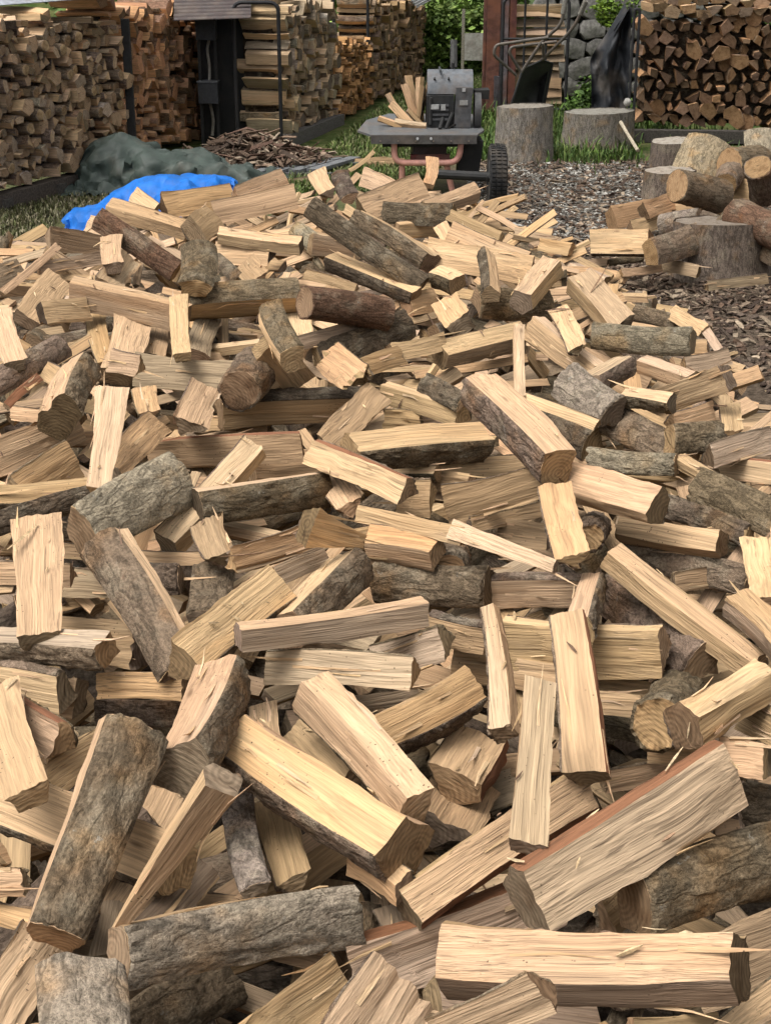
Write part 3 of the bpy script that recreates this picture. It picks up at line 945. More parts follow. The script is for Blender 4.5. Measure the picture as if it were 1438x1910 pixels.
# ------------------------------------------------------------------ tarpaulins
def drape(name, label, cx, cy, ax, ay, rot, lumps, tone, seed, grow, amp, frames=28, nx=64, ny=50):
    """let a sheet fall over lumps (x, y, radius, height) and keep the settled, wrinkled shape"""
    rs = np.random.RandomState(seed)
    U, V = np.meshgrid(np.linspace(-1, 1, nx), np.linspace(-1, 1, ny), indexing='ij')
    X = U * ax; Y = V * ay
    Z = .36 + amp * vnoise(rs, 16, 14, (U + V * .4 + 1.4) * 5.5, (V - U * .3 + 1.3) * 4.6) + amp * .25 * vnoise(rs, 40, 34, (U + 1) * 15, (V + 1) * 13)
    P = np.stack([X, Y, Z], -1).reshape(-1, 3)
    f = [(i * ny + j, (i + 1) * ny + j, (i + 1) * ny + j + 1, i * ny + j + 1) for i in range(nx - 1) for j in range(ny - 1)]
    me = bpy.data.meshes.new('sheet'); me.from_pydata(P.tolist(), [], f)
    cl = bpy.data.objects.new('sheet', me); COL.objects.link(cl)
    helpers = []
    bmg = bpy.data.meshes.new('base'); bmg.from_pydata([(-2, -2, 0), (2, -2, 0), (2, 2, 0), (-2, 2, 0)], [], [(0, 1, 2, 3)])
    helpers.append(bpy.data.objects.new('base', bmg))
    for (lx, ly, lr, lh) in lumps:
        vs_, fs, a, b = [], [], 8, 14
        for i in range(a):
            t = math.pi / 2 * i / (a - 1)
            for k in range(b):
                p = 2 * math.pi * k / b
                w = lr * math.cos(t) ** .55 * (1 + .12 * math.sin(k * 2.3 + seed))
                vs_.append((lx + w * math.cos(p), ly + w * math.sin(p) * .8, lh * math.sin(t) ** .6))
        fs = [(i * b + k, i * b + (k + 1) % b, (i + 1) * b + (k + 1) % b, (i + 1) * b + k) for i in range(a - 1) for k in range(b)]
        m2 = bpy.data.meshes.new('lump'); m2.from_pydata(vs_, [], fs)
        helpers.append(bpy.data.objects.new('lump', m2))
    for h in helpers:
        COL.objects.link(h)
        h.modifiers.new('c', 'COLLISION')
        h.collision.thickness_outer = .012; h.collision.cloth_friction = 25
    md = cl.modifiers.new('cloth', 'CLOTH')
    s = md.settings
    s.quality = 5; s.mass = .12
    s.tension_stiffness = 18; s.compression_stiffness = 18; s.shear_stiffness = 8; s.bending_stiffness = .06
    s.air_damping = 2; s.shrink_min = -grow
    md.collision_settings.distance_min = .008; md.collision_settings.collision_quality = 2
    md.point_cache.frame_start = 1; md.point_cache.frame_end = frames + 2
    for fr in range(1, frames + 1): scene.frame_set(fr)
    ev = cl.evaluated_get(bpy.context.evaluated_depsgraph_get()).to_mesh()
    co = np.empty(len(ev.vertices) * 3); ev.vertices.foreach_get('co', co); co = co.reshape(-1, 3)
    for h in helpers + [cl]: bpy.data.objects.remove(h, do_unlink=True)
    scene.frame_set(1)
    co = np.nan_to_num(co); co[:, 2] = np.clip(co[:, 2], .008, .6)
    o = MB().add(co, f, 0, tone).build(name, M_TARP, None, 50)
    o.location = (cx, cy, 0); o.rotation_euler = (0, 0, rot)
    tag(o, label, 'tarpaulin')
    return o


drape('tarpaulin', 'crumpled grey-green tarpaulin heaped by the left stack', -1.34, 9.55, .66, .50, -.10,
      [(-.34, -.02, .20, .31), (-.12, -.12, .12, .24), (.10, .05, .20, .22), (.26, -.1, .12, .17), (.42, .0, .14, .12)], (.052, .070, .060), 41, .10, .075)
drape('tarpaulin', 'bright blue tarpaulin lying behind the pile', -1.29, 8.22, .48, .46, .10,
      [(.06, .10, .20, .26), (.32, .10, .17, .26), (.2, -.12, .16, .22), (-.26, -.08, .18, .13), (-.12, .1, .1, .2)], (.006, .14, .52), 42, .06, .038)
# black cover hung beside the right stack
rsk = np.random.RandomState(8)
nx, ny = 26, 40
U, V = np.meshgrid(np.linspace(0, 1, nx), np.linspace(0, 1, ny), indexing='ij')
lx = 1.60 - .06 * V + .28 * np.clip((V - .55) / .45, 0, 1) ** 1.1
Xc = lx + (1.86 - lx) * U
Yc = 11.80 + .05 * np.sin(U * 9 + V * 2) + .04 * vnoise(rsk, 8, 12, U * 8, V * 12) + .12 * V
Zc = .06 + V * .93 + .03 * vnoise(rsk, 5, 5, U * 5, V * 5)
P = np.stack([Xc, Yc, Zc], -1).reshape(-1, 3)
f = [(i * ny + j, (i + 1) * ny + j, (i + 1) * ny + j + 1, i * ny + j + 1) for i in range(nx - 1) for j in range(ny - 1)]
bc = MB().add(P, f, 0, (.016, .018, .022)).build('cover_sheet', M_TARP, None, 70)
tag(bc, 'black plastic cover hanging at the left end of the right stack', 'cover sheet')

# ------------------------------------------------------------------ log splitter
sp = empty('log_splitter', (.30, 9.3, 0))
tag(sp, 'wheeled log splitter with a grey table, dark engine and pinkish-red tube frame', 'log splitter')
off = Vector(sp.location)


def L_(p): return tuple(Vector(p) - off)


tv = [(-.17, 9.28, .405), (-.09, 9.08, .405), (.545, 9.08, .405), (.60, 9.30, .405), (.56, 9.95, .425), (.02, 9.95, .425), (-.12, 9.62, .425)]
top = [L_(p) for p in tv]; bot = [L_((p[0], p[1], p[2] - .012)) for p in tv]
n = len(tv)
MB().add(top + bot, [tuple(range(n)), tuple(range(2 * n - 1, n - 1, -1))] + [(i, n + i, n + (i + 1) % n, (i + 1) % n) for i in range(n)], 0, (.12, .125, .13)).build('table', M_PAINT, sp)
lip = MB().box(L_((.228, 9.072, .378)), (.63, .012, .05), None, 0, (.085, .078, .075), .001)
lp = lip.build('table_lip', M_PAINT, sp)
for xx in (.19, .27): MB().tube([L_((xx, 9.066, .385)), L_((xx, 9.056, .385))], .008, 8, 0, (.5, .5, .5)).build('bolt', M_PAINT, lp)
MB().box(L_((.24, 9.20, .345)), (.52, .10, .04), None, 0, (.02, .018, .018)).build('cross_member', M_STEEL, sp)
PINK = (.74, .37, .30)
MB().tube([L_(p) for p in arc_pts([(.052, 9.12, .38), (.052, 9.12, .235), (.44, 9.12, .235), (.455, 9.12, .385)], .07)], .019, 10, 0, PINK).build('frame_tube', M_FRAME, sp, 50)
for xa, xb in ((.10, .10), (.365, .42)):
    MB().tube([L_((xa, 9.14, .235)), L_((xb, 9.18, .0))], .019, 10, 0, PINK).build('leg', M_FRAME, sp, 50)
MB().box(L_((.27, 9.42, .31)), (.20, .50, .17), None, 0, (.035, .022, .02), .01).build('beam_housing', M_STEEL, sp)
MB().box(L_((.27, 9.17, .255)), (.24, .03, .05), None, 0, (.14, .035, .03), .002).build('red_plate', M_PAINT, sp)
MB().box(L_((.51, 9.30, .245)), (.13, .26, .24), Matrix.Rotation(.10, 3, 'Y'), 0, (.016, .016, .017), .006).build('fuel_tank', M_STEEL, sp)
# engine
eng = MB().box(L_((.335, 9.50, .50)), (.165, .26, .20), None, 0, (.024, .025, .026), .003).build('engine_block', M_STEEL, sp)
mb = MB()
for k in range(4):
    mb.box(L_((.335, 9.368, .46 + k * .028)), (.10, .012, .013), None, 0, (.09, .09, .095))
mb.build('cooling_fins', M_STEEL, eng)
MB().box(L_((.30, 9.36, .535)), (.05, .02, .028), None, 0, (.36, .36, .35)).build('clamp', M_PAINT, eng)
MB().box(L_((.352, 9.362, .532)), (.028, .02, .034), None, 0, (.36, .36, .35)).build('clamp', M_PAINT, eng)
# curved hood
hv, hf = [], []
for i in range(9):
    a = math.pi * i / 8
    for x in (.258, .535):
        hv.append(L_((x, 9.54 - math.cos(a) * .135, .605 + math.sin(a) * .135)))
hf = [(2 * i, 2 * i + 1, 2 * i + 3, 2 * i + 2) for i in range(8)] + [tuple(range(0, 18, 2)), tuple(range(17, 0, -2)), (0, 16, 17, 1)]
hd = MB().add(hv, hf, 0, (.13, .142, .158)).build('hood', M_PAINT, sp, 40)
MB().box(L_((.335, 9.545, .738)), (.012, .26, .012), None, 0, (.05, .055, .06)).build('hood_seam', M_STEEL, hd)
for xx in (.30, .385): MB().tube([L_((xx, 9.435, .69)), L_((xx, 9.42, .70))], .007, 8, 0, (.05, .05, .05)).build('screw', M_STEEL, hd)
MB().box(L_((.475, 9.43, .53)), (.10, .15, .235), Matrix.Rotation(.05, 3, 'Y'), 0, (.075, .076, .080), .004).build('side_cover', M_PAINT, sp)
MB().box(L_((.475, 9.353, .635)), (.02, .008, .02), None, 0, (.45, .45, .45)).build('badge_stud', M_PAINT, sp)
MB().tube([L_((.545, 9.46, .50)), L_((.585, 9.46, .50))], .12, 20, 0, (.065, .065, .066)).build('pulley', M_PAINT, sp, 40)
MB().box(L_((.59, 9.50, .60)), (.09, .16, .05), None, 0, (.018, .018, .018), .004).build('air_filter', M_STEEL, sp)
MB().tube([L_((.415, 9.56, .72)), L_((.415, 9.56, .775))], .011, 8, 0, (.02, .02, .02)).build('filler_cap', M_STEEL, sp)
MB().tube([L_((.425, 9.66, .74)), L_((.425, 9.70, .90))], .022, 8, 0, (.07, .07, .068)).build('exhaust', M_STEEL, sp)
for (a, b) in (((.275, 9.36, .43), (.275, 9.36, .59)), ((.37, 9.34, .41), (.41, 9.36, .50)), ((.33, 9.30, .412), (.35, 9.36, .47))):
    MB().tube([L_(a), L_(b)], .011, 8, 0, (.03, .03, .03)).build('control_rod', M_STEEL, sp)
MB().tube([L_((.30, 8.98, .19)), L_((.64, 8.90, .185))], .028, 10, 0, (.02, .02, .02)).build('axle', M_STEEL, sp)
# wheel
wc = Vector((.655, 8.88, .188)) - off
wh = link('wheel', bpy.data.meshes.new('wheel'), sp)
tyre = MB()
prof = [(-.042, .105), (-.052, .15), (-.049, .176), (-.036, .186), (.036, .186), (.049, .176), (.052, .15), (.042, .105)]
seg = 48
tvv = [(p[0], math.cos(2 * math.pi * k / seg) * p[1], math.sin(2 * math.pi * k / seg) * p[1]) for k in range(seg) for p in prof]
tyre.add(tvv, [(k * 8 + j, k * 8 + j + 1, ((k + 1) % seg) * 8 + j + 1, ((k + 1) % seg) * 8 + j) for k in range(seg) for j in range(7)], 0, (.022, .022, .023))
for k in range(seg):
    a = 2 * math.pi * (k + .5) / seg
    for xx, w in ((-.031, .022), (0, .022), (.031, .022)):
        rot = Matrix.Rotation(a, 3, 'X')
        tyre.box(tuple(rot @ Vector((xx, .189 if xx == 0 else .187, 0))), (w, .009, .014), rot, 0, (.026, .026, .026))
wh.data = tyre.mesh('wheel', [M_RUBBER], 40)
wh.location = wc
wh.name = 'tyre'
rim = MB().tube([(-.045, 0, 0), (.045, 0, 0)], .105, 24, 0, (.09, .09, .09)).build('rim', M_PAINT, wh, 40)
MB().tube([(-.06, 0, 0), (.06, 0, 0)], .03, 12, 0, (.03, .03, .03)).build('hub', M_STEEL, wh, 40)
for (p_, q_, r_) in (((.30, 9.33, .36), (.44, 9.36, .44), (.50, 9.42, .40)), ((.24, 9.30, .37), (.20, 9.26, .30), (.34, 9.20, .27))):
    MB().tube([L_(k_) for k_ in arc_pts([p_, q_, r_], .06)], .009, 8, 0, (.012, .012, .012)).build('hose', M_RUBBER, sp, 50)
for i in range(6):
    MB().tube([L_((-.03 + i * .105, 9.066, .37)), L_((-.03 + i * .105, 9.06, .37))], .005, 6, 0, (.20, .16, .13)).build('bolt', M_PAINT, lp)
MB().box(L_((.475, 9.350, .56)), (.05, .004, .03), None, 0, (.30, .30, .29)).build('plate', M_PAINT, sp)
# freshly split kindling piled on the splitter table
Rk = random.Random(77)
nm = ['foremost', 'lowest left', 'leaning middle', 'tallest upright', 'upright engine-side', 'front lying', 'small lying', 'rearmost upright', 'thin left-hand leaning', 'broad middle upright']
spec = [((.03, 9.40, .445), (-.35, .1, .12), .05), ((.10, 9.50, .47), (-.25, .1, .25), .06), ((.155, 9.62, .53), (-.10, .05, .30), .06), ((.195, 9.66, .545), (.0, .06, .34), .055),
        ((.225, 9.60, .535), (.10, .0, .32), .05), ((.15, 9.36, .437), (-.3, .1, .03), .045), ((.19, 9.42, .46), (-.2, -.1, .22), .05),
        ((.165, 9.74, .55), (-.05, .03, .34), .06), ((.075, 9.58, .50), (-.16, .06, .28), .045), ((.20, 9.54, .52), (.04, .08, .30), .07)]
for i, (c, d, w) in enumerate(spec):
    d = Vector(d).normalized()
    qd = d.to_track_quat('X', 'Z')
    o = make_log('firewood_log', c, qd @ Quaternion((1, 0, 0), -.9 + Rk.uniform(-.4, .4)), [.16, .20, .24, .27, .26, .2, .16, .27, .22, .24][i], w, w * .9, Rk.choice(['P', 'P.5T.5', 'P.6O.4']), 760 + i, '', .55)
    tag(o, 'fresh pale %s split piece on the splitter table' % nm[i], 'log', 'kindling on the splitter table')

# ------------------------------------------------------------------ wheelbarrow tipped up on its nose
wb = empty('wheelbarrow', (1.15, 12.3, 0))
tag(wb, 'black wheelbarrow tipped up on its nose with handles in the air', 'wheelbarrow')
wo = Vector(wb.location)
outer = [(1.250, 12.350, 0.556), (1.344, 12.500, 0.519), (1.281, 12.500, 0.141), (1.213, 12.300, 0.063), (0.989, 12.200, 0.076), (0.996, 12.100, 0.261), (1.081, 12.200, 0.504)]
cen = (1.202, 12.750, 0.297)
pts = [Vector(p) - wo for p in outer]; c0 = Vector(cen) - wo
n = len(pts)
mid = [p.lerp(c0, .45) + Vector((0, -.0, 0)) for p in pts]
ins = [p + Vector((0, .012, 0)) for p in pts]
vs_ = [tuple(p) for p in pts] + [tuple(p + Vector((0, -.10, 0))) for p in [q.lerp(c0, .25) for q in pts]] + [tuple(p + Vector((0, -.15, 0))) for p in [q.lerp(c0, .6) for q in pts]]
fs = [(i, (i + 1) % n, n + (i + 1) % n, n + i) for i in range(n)] + [(n + i, n + (i + 1) % n, 2 * n + (i + 1) % n, 2 * n + i) for i in range(n)] + [tuple(range(2 * n, 3 * n))]
MB().add(vs_, fs, 0, (.018, .018, .019)).build('tray', M_STEEL, wb, 50)
MB().tube([tuple(p) for p in pts + pts[:1]], .010, 6, 0, (.03, .03, .03)).build('tray_rim', M_STEEL, wb, 50)
GREY = (.115, .10, .085)
for path in ([(1.065, 12.150, 0.480), (1.211, 12.100, 0.713), (1.348, 12.000, 0.850), (1.372, 12.000, 1.064)], [(1.221, 12.150, 0.573), (1.405, 12.000, 0.784), (1.460, 11.950, 0.873), (1.512, 11.900, 1.023)]):
    h_ = MB().tube([Vector(p) - wo for p in arc_pts([path[0], path[1], path[2], path[3]], .06)], .013, 8, 0, GREY).build('handle', M_PAINT, wb, 50)
    a, b = Vector(path[2]) - wo, Vector(path[3]) - wo
    MB().tube([tuple(a.lerp(b, .35)), tuple(b)], .020, 8, 0, (.20, .19, .165)).build('grip', M_RUBBER, h_, 50)
for path in ([(1.249, 12.000, 0.752), (1.118, 12.000, 0.736), (0.847, 12.000, 0.697), (0.832, 12.000, 0.626), (1.019, 12.100, 0.465)], [(1.333, 12.150, 0.710), (1.175, 12.150, 0.694), (0.975, 12.100, 0.673), (0.960, 12.100, 0.634), (1.056, 12.150, 0.492)]):
    MB().tube([Vector(p) - wo for p in arc_pts(path, .05)], .012, 8, 0, GREY).build('leg', M_PAINT, wb, 50)
MB().tube([Vector((1.215, 12.050, 0.709)) - wo, Vector((1.238, 12.150, 0.573)) - wo], .011, 8, 0, GREY).build('brace', M_PAINT, wb, 50)

# leaning pole by the black cover, pale stick on the old stump
pl = empty('leaning_pole', (1.721, 14.114, 0.000))
tag(pl, 'thin dark pole leaning through the weeds beside the black cover', 'pole')
MB().tube([Vector(p) - pl.location for p in ((1.721, 14.114, 0.000), (1.673, 13.600, 0.141), (1.797, 12.800, 0.493), (1.965, 12.200, 0.897))], .012, 8, 0, (.03, .032, .028)).build('shaft', M_STEEL, pl, 50)
st = MB().tube([(1.682, 10.950, 0.247), (1.713, 10.800, 0.184), (1.759, 10.600, 0.097)], [.014, .012, .013], 7, 0, (.42, .36, .27)).build('stick', M_DRY, None, 50)
tag(st, 'pale debarked stick leaning on the old sunken stump', 'stick')
st2 = MB().tube([(1.896, 13.400, 0.587), (1.943, 13.300, 0.726), (1.954, 13.200, 0.840)], [.016, .014, .012], 7, 0, (.24, .22, .15)).build('stick', M_DRY, None, 50)
tag(st2, 'dull brown stick leaning on the stone wall', 'stick')
pb = MB()
pbv = []
rsb = np.random.RandomState(5)
ic = [(math.sin(a) * math.cos(b), math.sin(a) * math.sin(b), math.cos(a)) for a in np.linspace(.01, math.pi - .01, 7) for b in np.linspace(0, 2 * math.pi, 10, endpoint=False)]
pb.add(np.array(ic) * rsb.uniform(.9, 1.1, (70, 1)) * .03, [(i * 10 + j, i * 10 + (j + 1) % 10, (i + 1) * 10 + (j + 1) % 10, (i + 1) * 10 + j) for i in range(6) for j in range(10)], 0, (.42, .40, .37))
po = pb.build('pebble', M_STONE, None, 80)
po.location = (1.78, 11.32, .345)
tag(po, 'small pale pebble lying on the old sunken stump', 'pebble')

# grey slats on the ground beside the bark heap
pal = empty('slat_pallet', (-.52, 10.2, 0))
tag(pal, 'grey wooden slat pallet lying flat in front of the grass path', 'pallet')
for i in range(4):
    o = MB().box((0, 0, .05), (.085, .62, .02), None, 0, (.17, .175, .18), .004).build('slat', M_DRY, pal)
    o.location = (-.19 + i * .12, .03 * i, 0); o.rotation_euler = (0, 0, -.45)
for k in (-.22, .22):
    o = MB().box((0, 0, .02), (.55, .05, .04), None, 0, (.10, .10, .10), .003).build('bearer', M_DRY, pal); o.location = (k * .4, k, 0)


# ------------------------------------------------------------------ bark heap, chips, grass, foliage
def strips_mesh(n, seed, place, size, tones, curl=.25):
    """n thin curled strips; place(R) -> (pos, yaw, pitch)"""
    R = random.Random(seed)
    V_, F_, T_ = [], [], []
    for k in range(n):
        p, yaw, pit, roll = place(R)
        L, W, th_ = size(R)
        b = R.uniform(-curl, curl) * L
        t = R.choice(tones); j = R.uniform(.65, 1.3); t = tuple(min(.8, c * j) for c in t)
        rot = Matrix.Rotation(yaw, 3, 'Z') @ Matrix.Rotation(pit, 3, 'Y') @ Matrix.Rotation(roll, 3, 'X')
        b0 = len(V_)
        segs = 3
        for i in range(segs):
            u = i / (segs - 1)
            ww = W * (1 if i == 1 else R.uniform(.35, .9))
            for (y, z) in ((-ww / 2, 0), (ww / 2, R.uniform(-.1, .1) * W), (ww / 2, -th_), (-ww / 2, -th_)):
                V_.append(tuple(rot @ Vector(((u - .5) * L, y, z + b * 4 * u * (1 - u))) + p))
        for i in range(segs - 1):
            for a in range(4):
                c = (a + 1) % 4
                F_.append((b0 + i * 4 + a, b0 + i * 4 + c, b0 + i * 4 + 4 + c, b0 + i * 4 + 4 + a)); T_.append(t)
        F_ += [(b0 + 3, b0 + 2, b0 + 1, b0), (b0 + 8, b0 + 9, b0 + 10, b0 + 11)]; T_ += [t, t]
    return MB().add(V_, F_, 0, T_)


BRN = [(.13, .09, .065), (.20, .14, .10), (.09, .065, .05), (.26, .19, .14), (.16, .10, .075)]


def place_heap(R):
    r = math.sqrt(R.random()); a = R.uniform(0, 6.28)
    x, y = r * math.cos(a), r * math.sin(a)
    h = .24 * max(0, 1 - r) ** .8
    return Vector((-.90 + x * .52, 10.45 + y * .42, h * R.uniform(.55, 1.05) + .015)), R.uniform(0, 3.14), R.uniform(-.4, .4) + .3 * x, R.uniform(-1, 1)


bh = strips_mesh(700, 51, place_heap, lambda R: (R.uniform(.10, .30), R.uniform(.012, .04), .006), BRN + [(.34, .27, .20)]).build('bark_heap', M_DRY)
tag(bh, 'heap of dry brown bark strips in front of the round-topped rack', 'bark', kind='stuff')


def in_pile(x, y):
    return (x < (1.75 if y < 4 else 1.42) and y < 5.6) or (x < 1.42 - (y - 5.6) * .22 and y < 7.6)


def place_chip(R):
    while True:
        x, y = R.uniform(.2, 3.1), 1.0 + 9.7 * R.random() ** .75
        if in_pile(x + .12, y): continue
        if x < .62 and y > 8.3: continue
        return Vector((x, y, R.uniform(.004, .022))), R.uniform(0, 3.14), R.gauss(0, .22), R.gauss(0, .4)


near = [(.10, .07, .052), (.16, .115, .085), (.07, .05, .04), (.24, .18, .13), (.13, .085, .06), (.12, .09, .07), (.32, .25, .18)]
ch = strips_mesh(16500, 52, place_chip, lambda R: ((.16 if R.random() < .06 else .06) * R.uniform(.4, 1.2), R.uniform(.008, .028), .004), near).build('bark_litter', M_DRY)
tag(ch, 'brown bark litter and shavings covering the yard right of the pile', 'litter', kind='stuff')


def place_white(R):
    while True:
        x, y = R.gauss(1.25, .5), R.uniform(7.9, 10.6)
        if x < .55 or x > 2.4: continue
        return Vector((x, y, R.uniform(.006, .02))), R.uniform(0, 3.14), R.gauss(0, .13), R.gauss(0, .25)


wc_ = strips_mesh(8500, 53, place_white, lambda R: (R.uniform(.012, .06), R.uniform(.006, .024), .003), [(.19, .18, .16), (.30, .285, .255), (.13, .118, .10), (.08, .07, .06), (.44, .42, .38), (.15, .135, .115)]).build('wood_chips', M_DRY)
tag(wc_, 'bleached grey wood chips round the splitter wheel', 'chips', kind='stuff')


def blades(n, seed, place, hgt, tones, lean=.5, w=.006):
    R = random.Random(seed)
    V_, F_, T_ = [], [], []
    for k in range(n):
        x, y, s = place(R)
        h = R.uniform(*hgt) * s; a = R.uniform(0, 6.28); l = R.uniform(.1, lean) * h
        dx, dy = math.cos(a), math.sin(a); ww = w * R.uniform(.6, 1.3)
        b0 = len(V_)
        sx, sy = -dy * ww, dx * ww
        z0 = -.005
        V_ += [(x - sx, y - sy, z0), (x + sx, y + sy, z0), (x + dx * l * .4 + sx * .7, y + dy * l * .4 + sy * .7, h * .6), (x + dx * l * .4 - sx * .7, y + dy * l * .4 - sy * .7, h * .6), (x + dx * l * 1.3, y + dy * l * 1.3, h * (1 - .2 * R.random()))]
        F_ += [(b0, b0 + 1, b0 + 2, b0 + 3), (b0 + 3, b0 + 2, b0 + 4)]
        t = R.choice(tones); j = R.uniform(.6, 1.35); t = tuple(c * j for c in t); T_ += [t, t]
    return MB().add(V_, F_, 0, T_)


GRN = [(.09, .14, .032), (.12, .17, .042), (.07, .11, .026), (.16, .18, .065), (.19, .19, .09)]


def place_mid(R):
    y = 9.3 + 8 * R.random() ** 1.3
    x0, x1 = -.75 + (y - 9.3) * .16, .20 + (y - 9.3) * .16
    x = R.uniform(x0, x1)
    return x, y, .6 + .7 * R.random() * (1.4 if x < x0 + .15 else 1)


mg = blades(26000, 54, place_mid, (.025, .06), GRN).build('grass', M_LEAF)
tag(mg, 'short green grass on the path between the stacks', 'grass', kind='stuff')
def place_dry(R):
    while True:
        x, y = R.uniform(-2.7, -1.3), R.uniform(7.6, 9.3)
        if x > -1.86 and 7.65 < y < 8.8: continue
        return x, y, 1


lg = blades(7000, 55, place_dry, (.02, .05), [(.17, .16, .09), (.12, .12, .05), (.22, .19, .12), (.08, .09, .03)]).build('dry_grass', M_LEAF)
tag(lg, 'dry thin grass at the left beside the blue tarpaulin', 'grass', kind='stuff')


def place_weed(R):
    c = R.choice([(1.30, 11.3, .22), (1.15, 11.9, .25), (1.55, 12.6, .4), (1.9, 12.4, .3), (1.45, 10.95, .22), (.70, 11.0, .12), (.9, 13.0, .3), (1.75, 13.3, .3), (2.35, 10.6, .15)])
    return R.gauss(c[0], c[2]), R.gauss(c[1], c[2]), 1 if R.random() < .8 else 1.9


wg = blades(9000, 56, place_weed, (.03, .10), [(.07, .12, .03), (.10, .17, .03), (.05, .09, .02), (.15, .19, .06)], .7, .007).build('weeds', M_LEAF)
tag(wg, 'tall green weeds round the stumps and wheelbarrow', 'weeds', kind='stuff')


def leaves(n, seed, place, size, tones):
    R = random.Random(seed)
    V_, F_, T_ = [], [], []
    for k in range(n):
        p = place(R)
        s = R.uniform(*size)
        rot = Matrix.Rotation(R.uniform(0, 6.28), 3, 'Z') @ Matrix.Rotation(R.gauss(.3, .6), 3, 'X') @ Matrix.Rotation(R.gauss(0, .5), 3, 'Y')
        b0 = len(V_)
        for q_ in ((-.5, 0, 0), (0, -.28, .06), (.5, 0, -.05), (0, .28, .06)): V_.append(tuple(rot @ (Vector(q_) * s) + p))
        F_ += [(b0, b0 + 1, b0 + 2), (b0, b0 + 2, b0 + 3)]
        t = R.choice(tones); j = R.uniform(.6, 1.4); t = tuple(c * j for c in t); T_ += [t, t]
    return MB().add(V_, F_, 0, T_)


def shrub(label, c, rx, rz, n, seed, tones, size=(.05, .11)):
    root = empty('shrub', c)
    tag(root, label, 'shrub', 'shrubs on the green bank')
    Rr = random.Random(seed)
    cl = [(Rr.gauss(0, .5) * rx, Rr.gauss(0, .4) * rx, Rr.uniform(.15, 1) * rz, Rr.uniform(.2, .45) * rx) for _ in range(22)]

    def pl_(R):
        a = R.choice(cl)
        return Vector((a[0] + R.gauss(0, .6) * a[3], a[1] + R.gauss(0, .6) * a[3], max(.03, a[2] + R.gauss(0, .5) * a[3])))
    leaves(n, seed, pl_, size, tones).build('crown', M_LEAF, root)
    for i in range(5):
        a = cl[i]
        MB().tube([(a[0] * .15, a[1] * .15, 0), (a[0] * .5, a[1] * .5, a[2] * .5), (a[0], a[1], a[2])], [.02, .014, .006], 6, 0, (.10, .075, .05)).build('stem', M_DRY, root, 50)
    return root


LG = [(.13, .21, .045), (.17, .26, .055), (.10, .16, .035), (.20, .27, .07)]
DG = [(.065, .115, .028), (.09, .15, .035), (.12, .185, .045)]
shrub('bright green bush beside the end of the dark far stack', (.62, 17.0, 0), .55, .85, 6500, 61, LG)
shrub('darker green bush behind the small blank board', (1.15, 17.6, .0), .55, 1.0, 6000, 62, DG)
shrub('tall green bush right behind the exhaust of the splitter', (.35, 19.0, .15), .8, 1.3, 6500, 63, LG, (.06, .13))
shrub('leafy dark bush above the stone wall', (2.1, 15.6, .9), .6, .7, 5000, 64, DG)
shrub('small yellow-green weed bush growing on the stone wall', (2.02, 13.7, .70), .16, .22, 900, 65, [(.16, .24, .03), (.11, .18, .03)], (.03, .06))
shrub('low leafy weed clump under the leaning pole', (1.72, 12.9, .0), .26, .30, 1800, 66, [(.09, .16, .03), (.06, .11, .025)], (.03, .07))
bank = leaves(26000, 67, lambda R: (lambda x, y: Vector((x, y, (lambda k: k * k * (3 - 2 * k) * 6)(max(0, min(1, (y - 17) / 12))) + R.random() ** 2 * .5)))(R.uniform(-4, 6), R.uniform(16.8, 25)), (.08, .2), LG + DG).build('bank_foliage', M_LEAF)
tag(bank, 'mass of green leaves covering the bank behind the yard', 'foliage', kind='stuff')

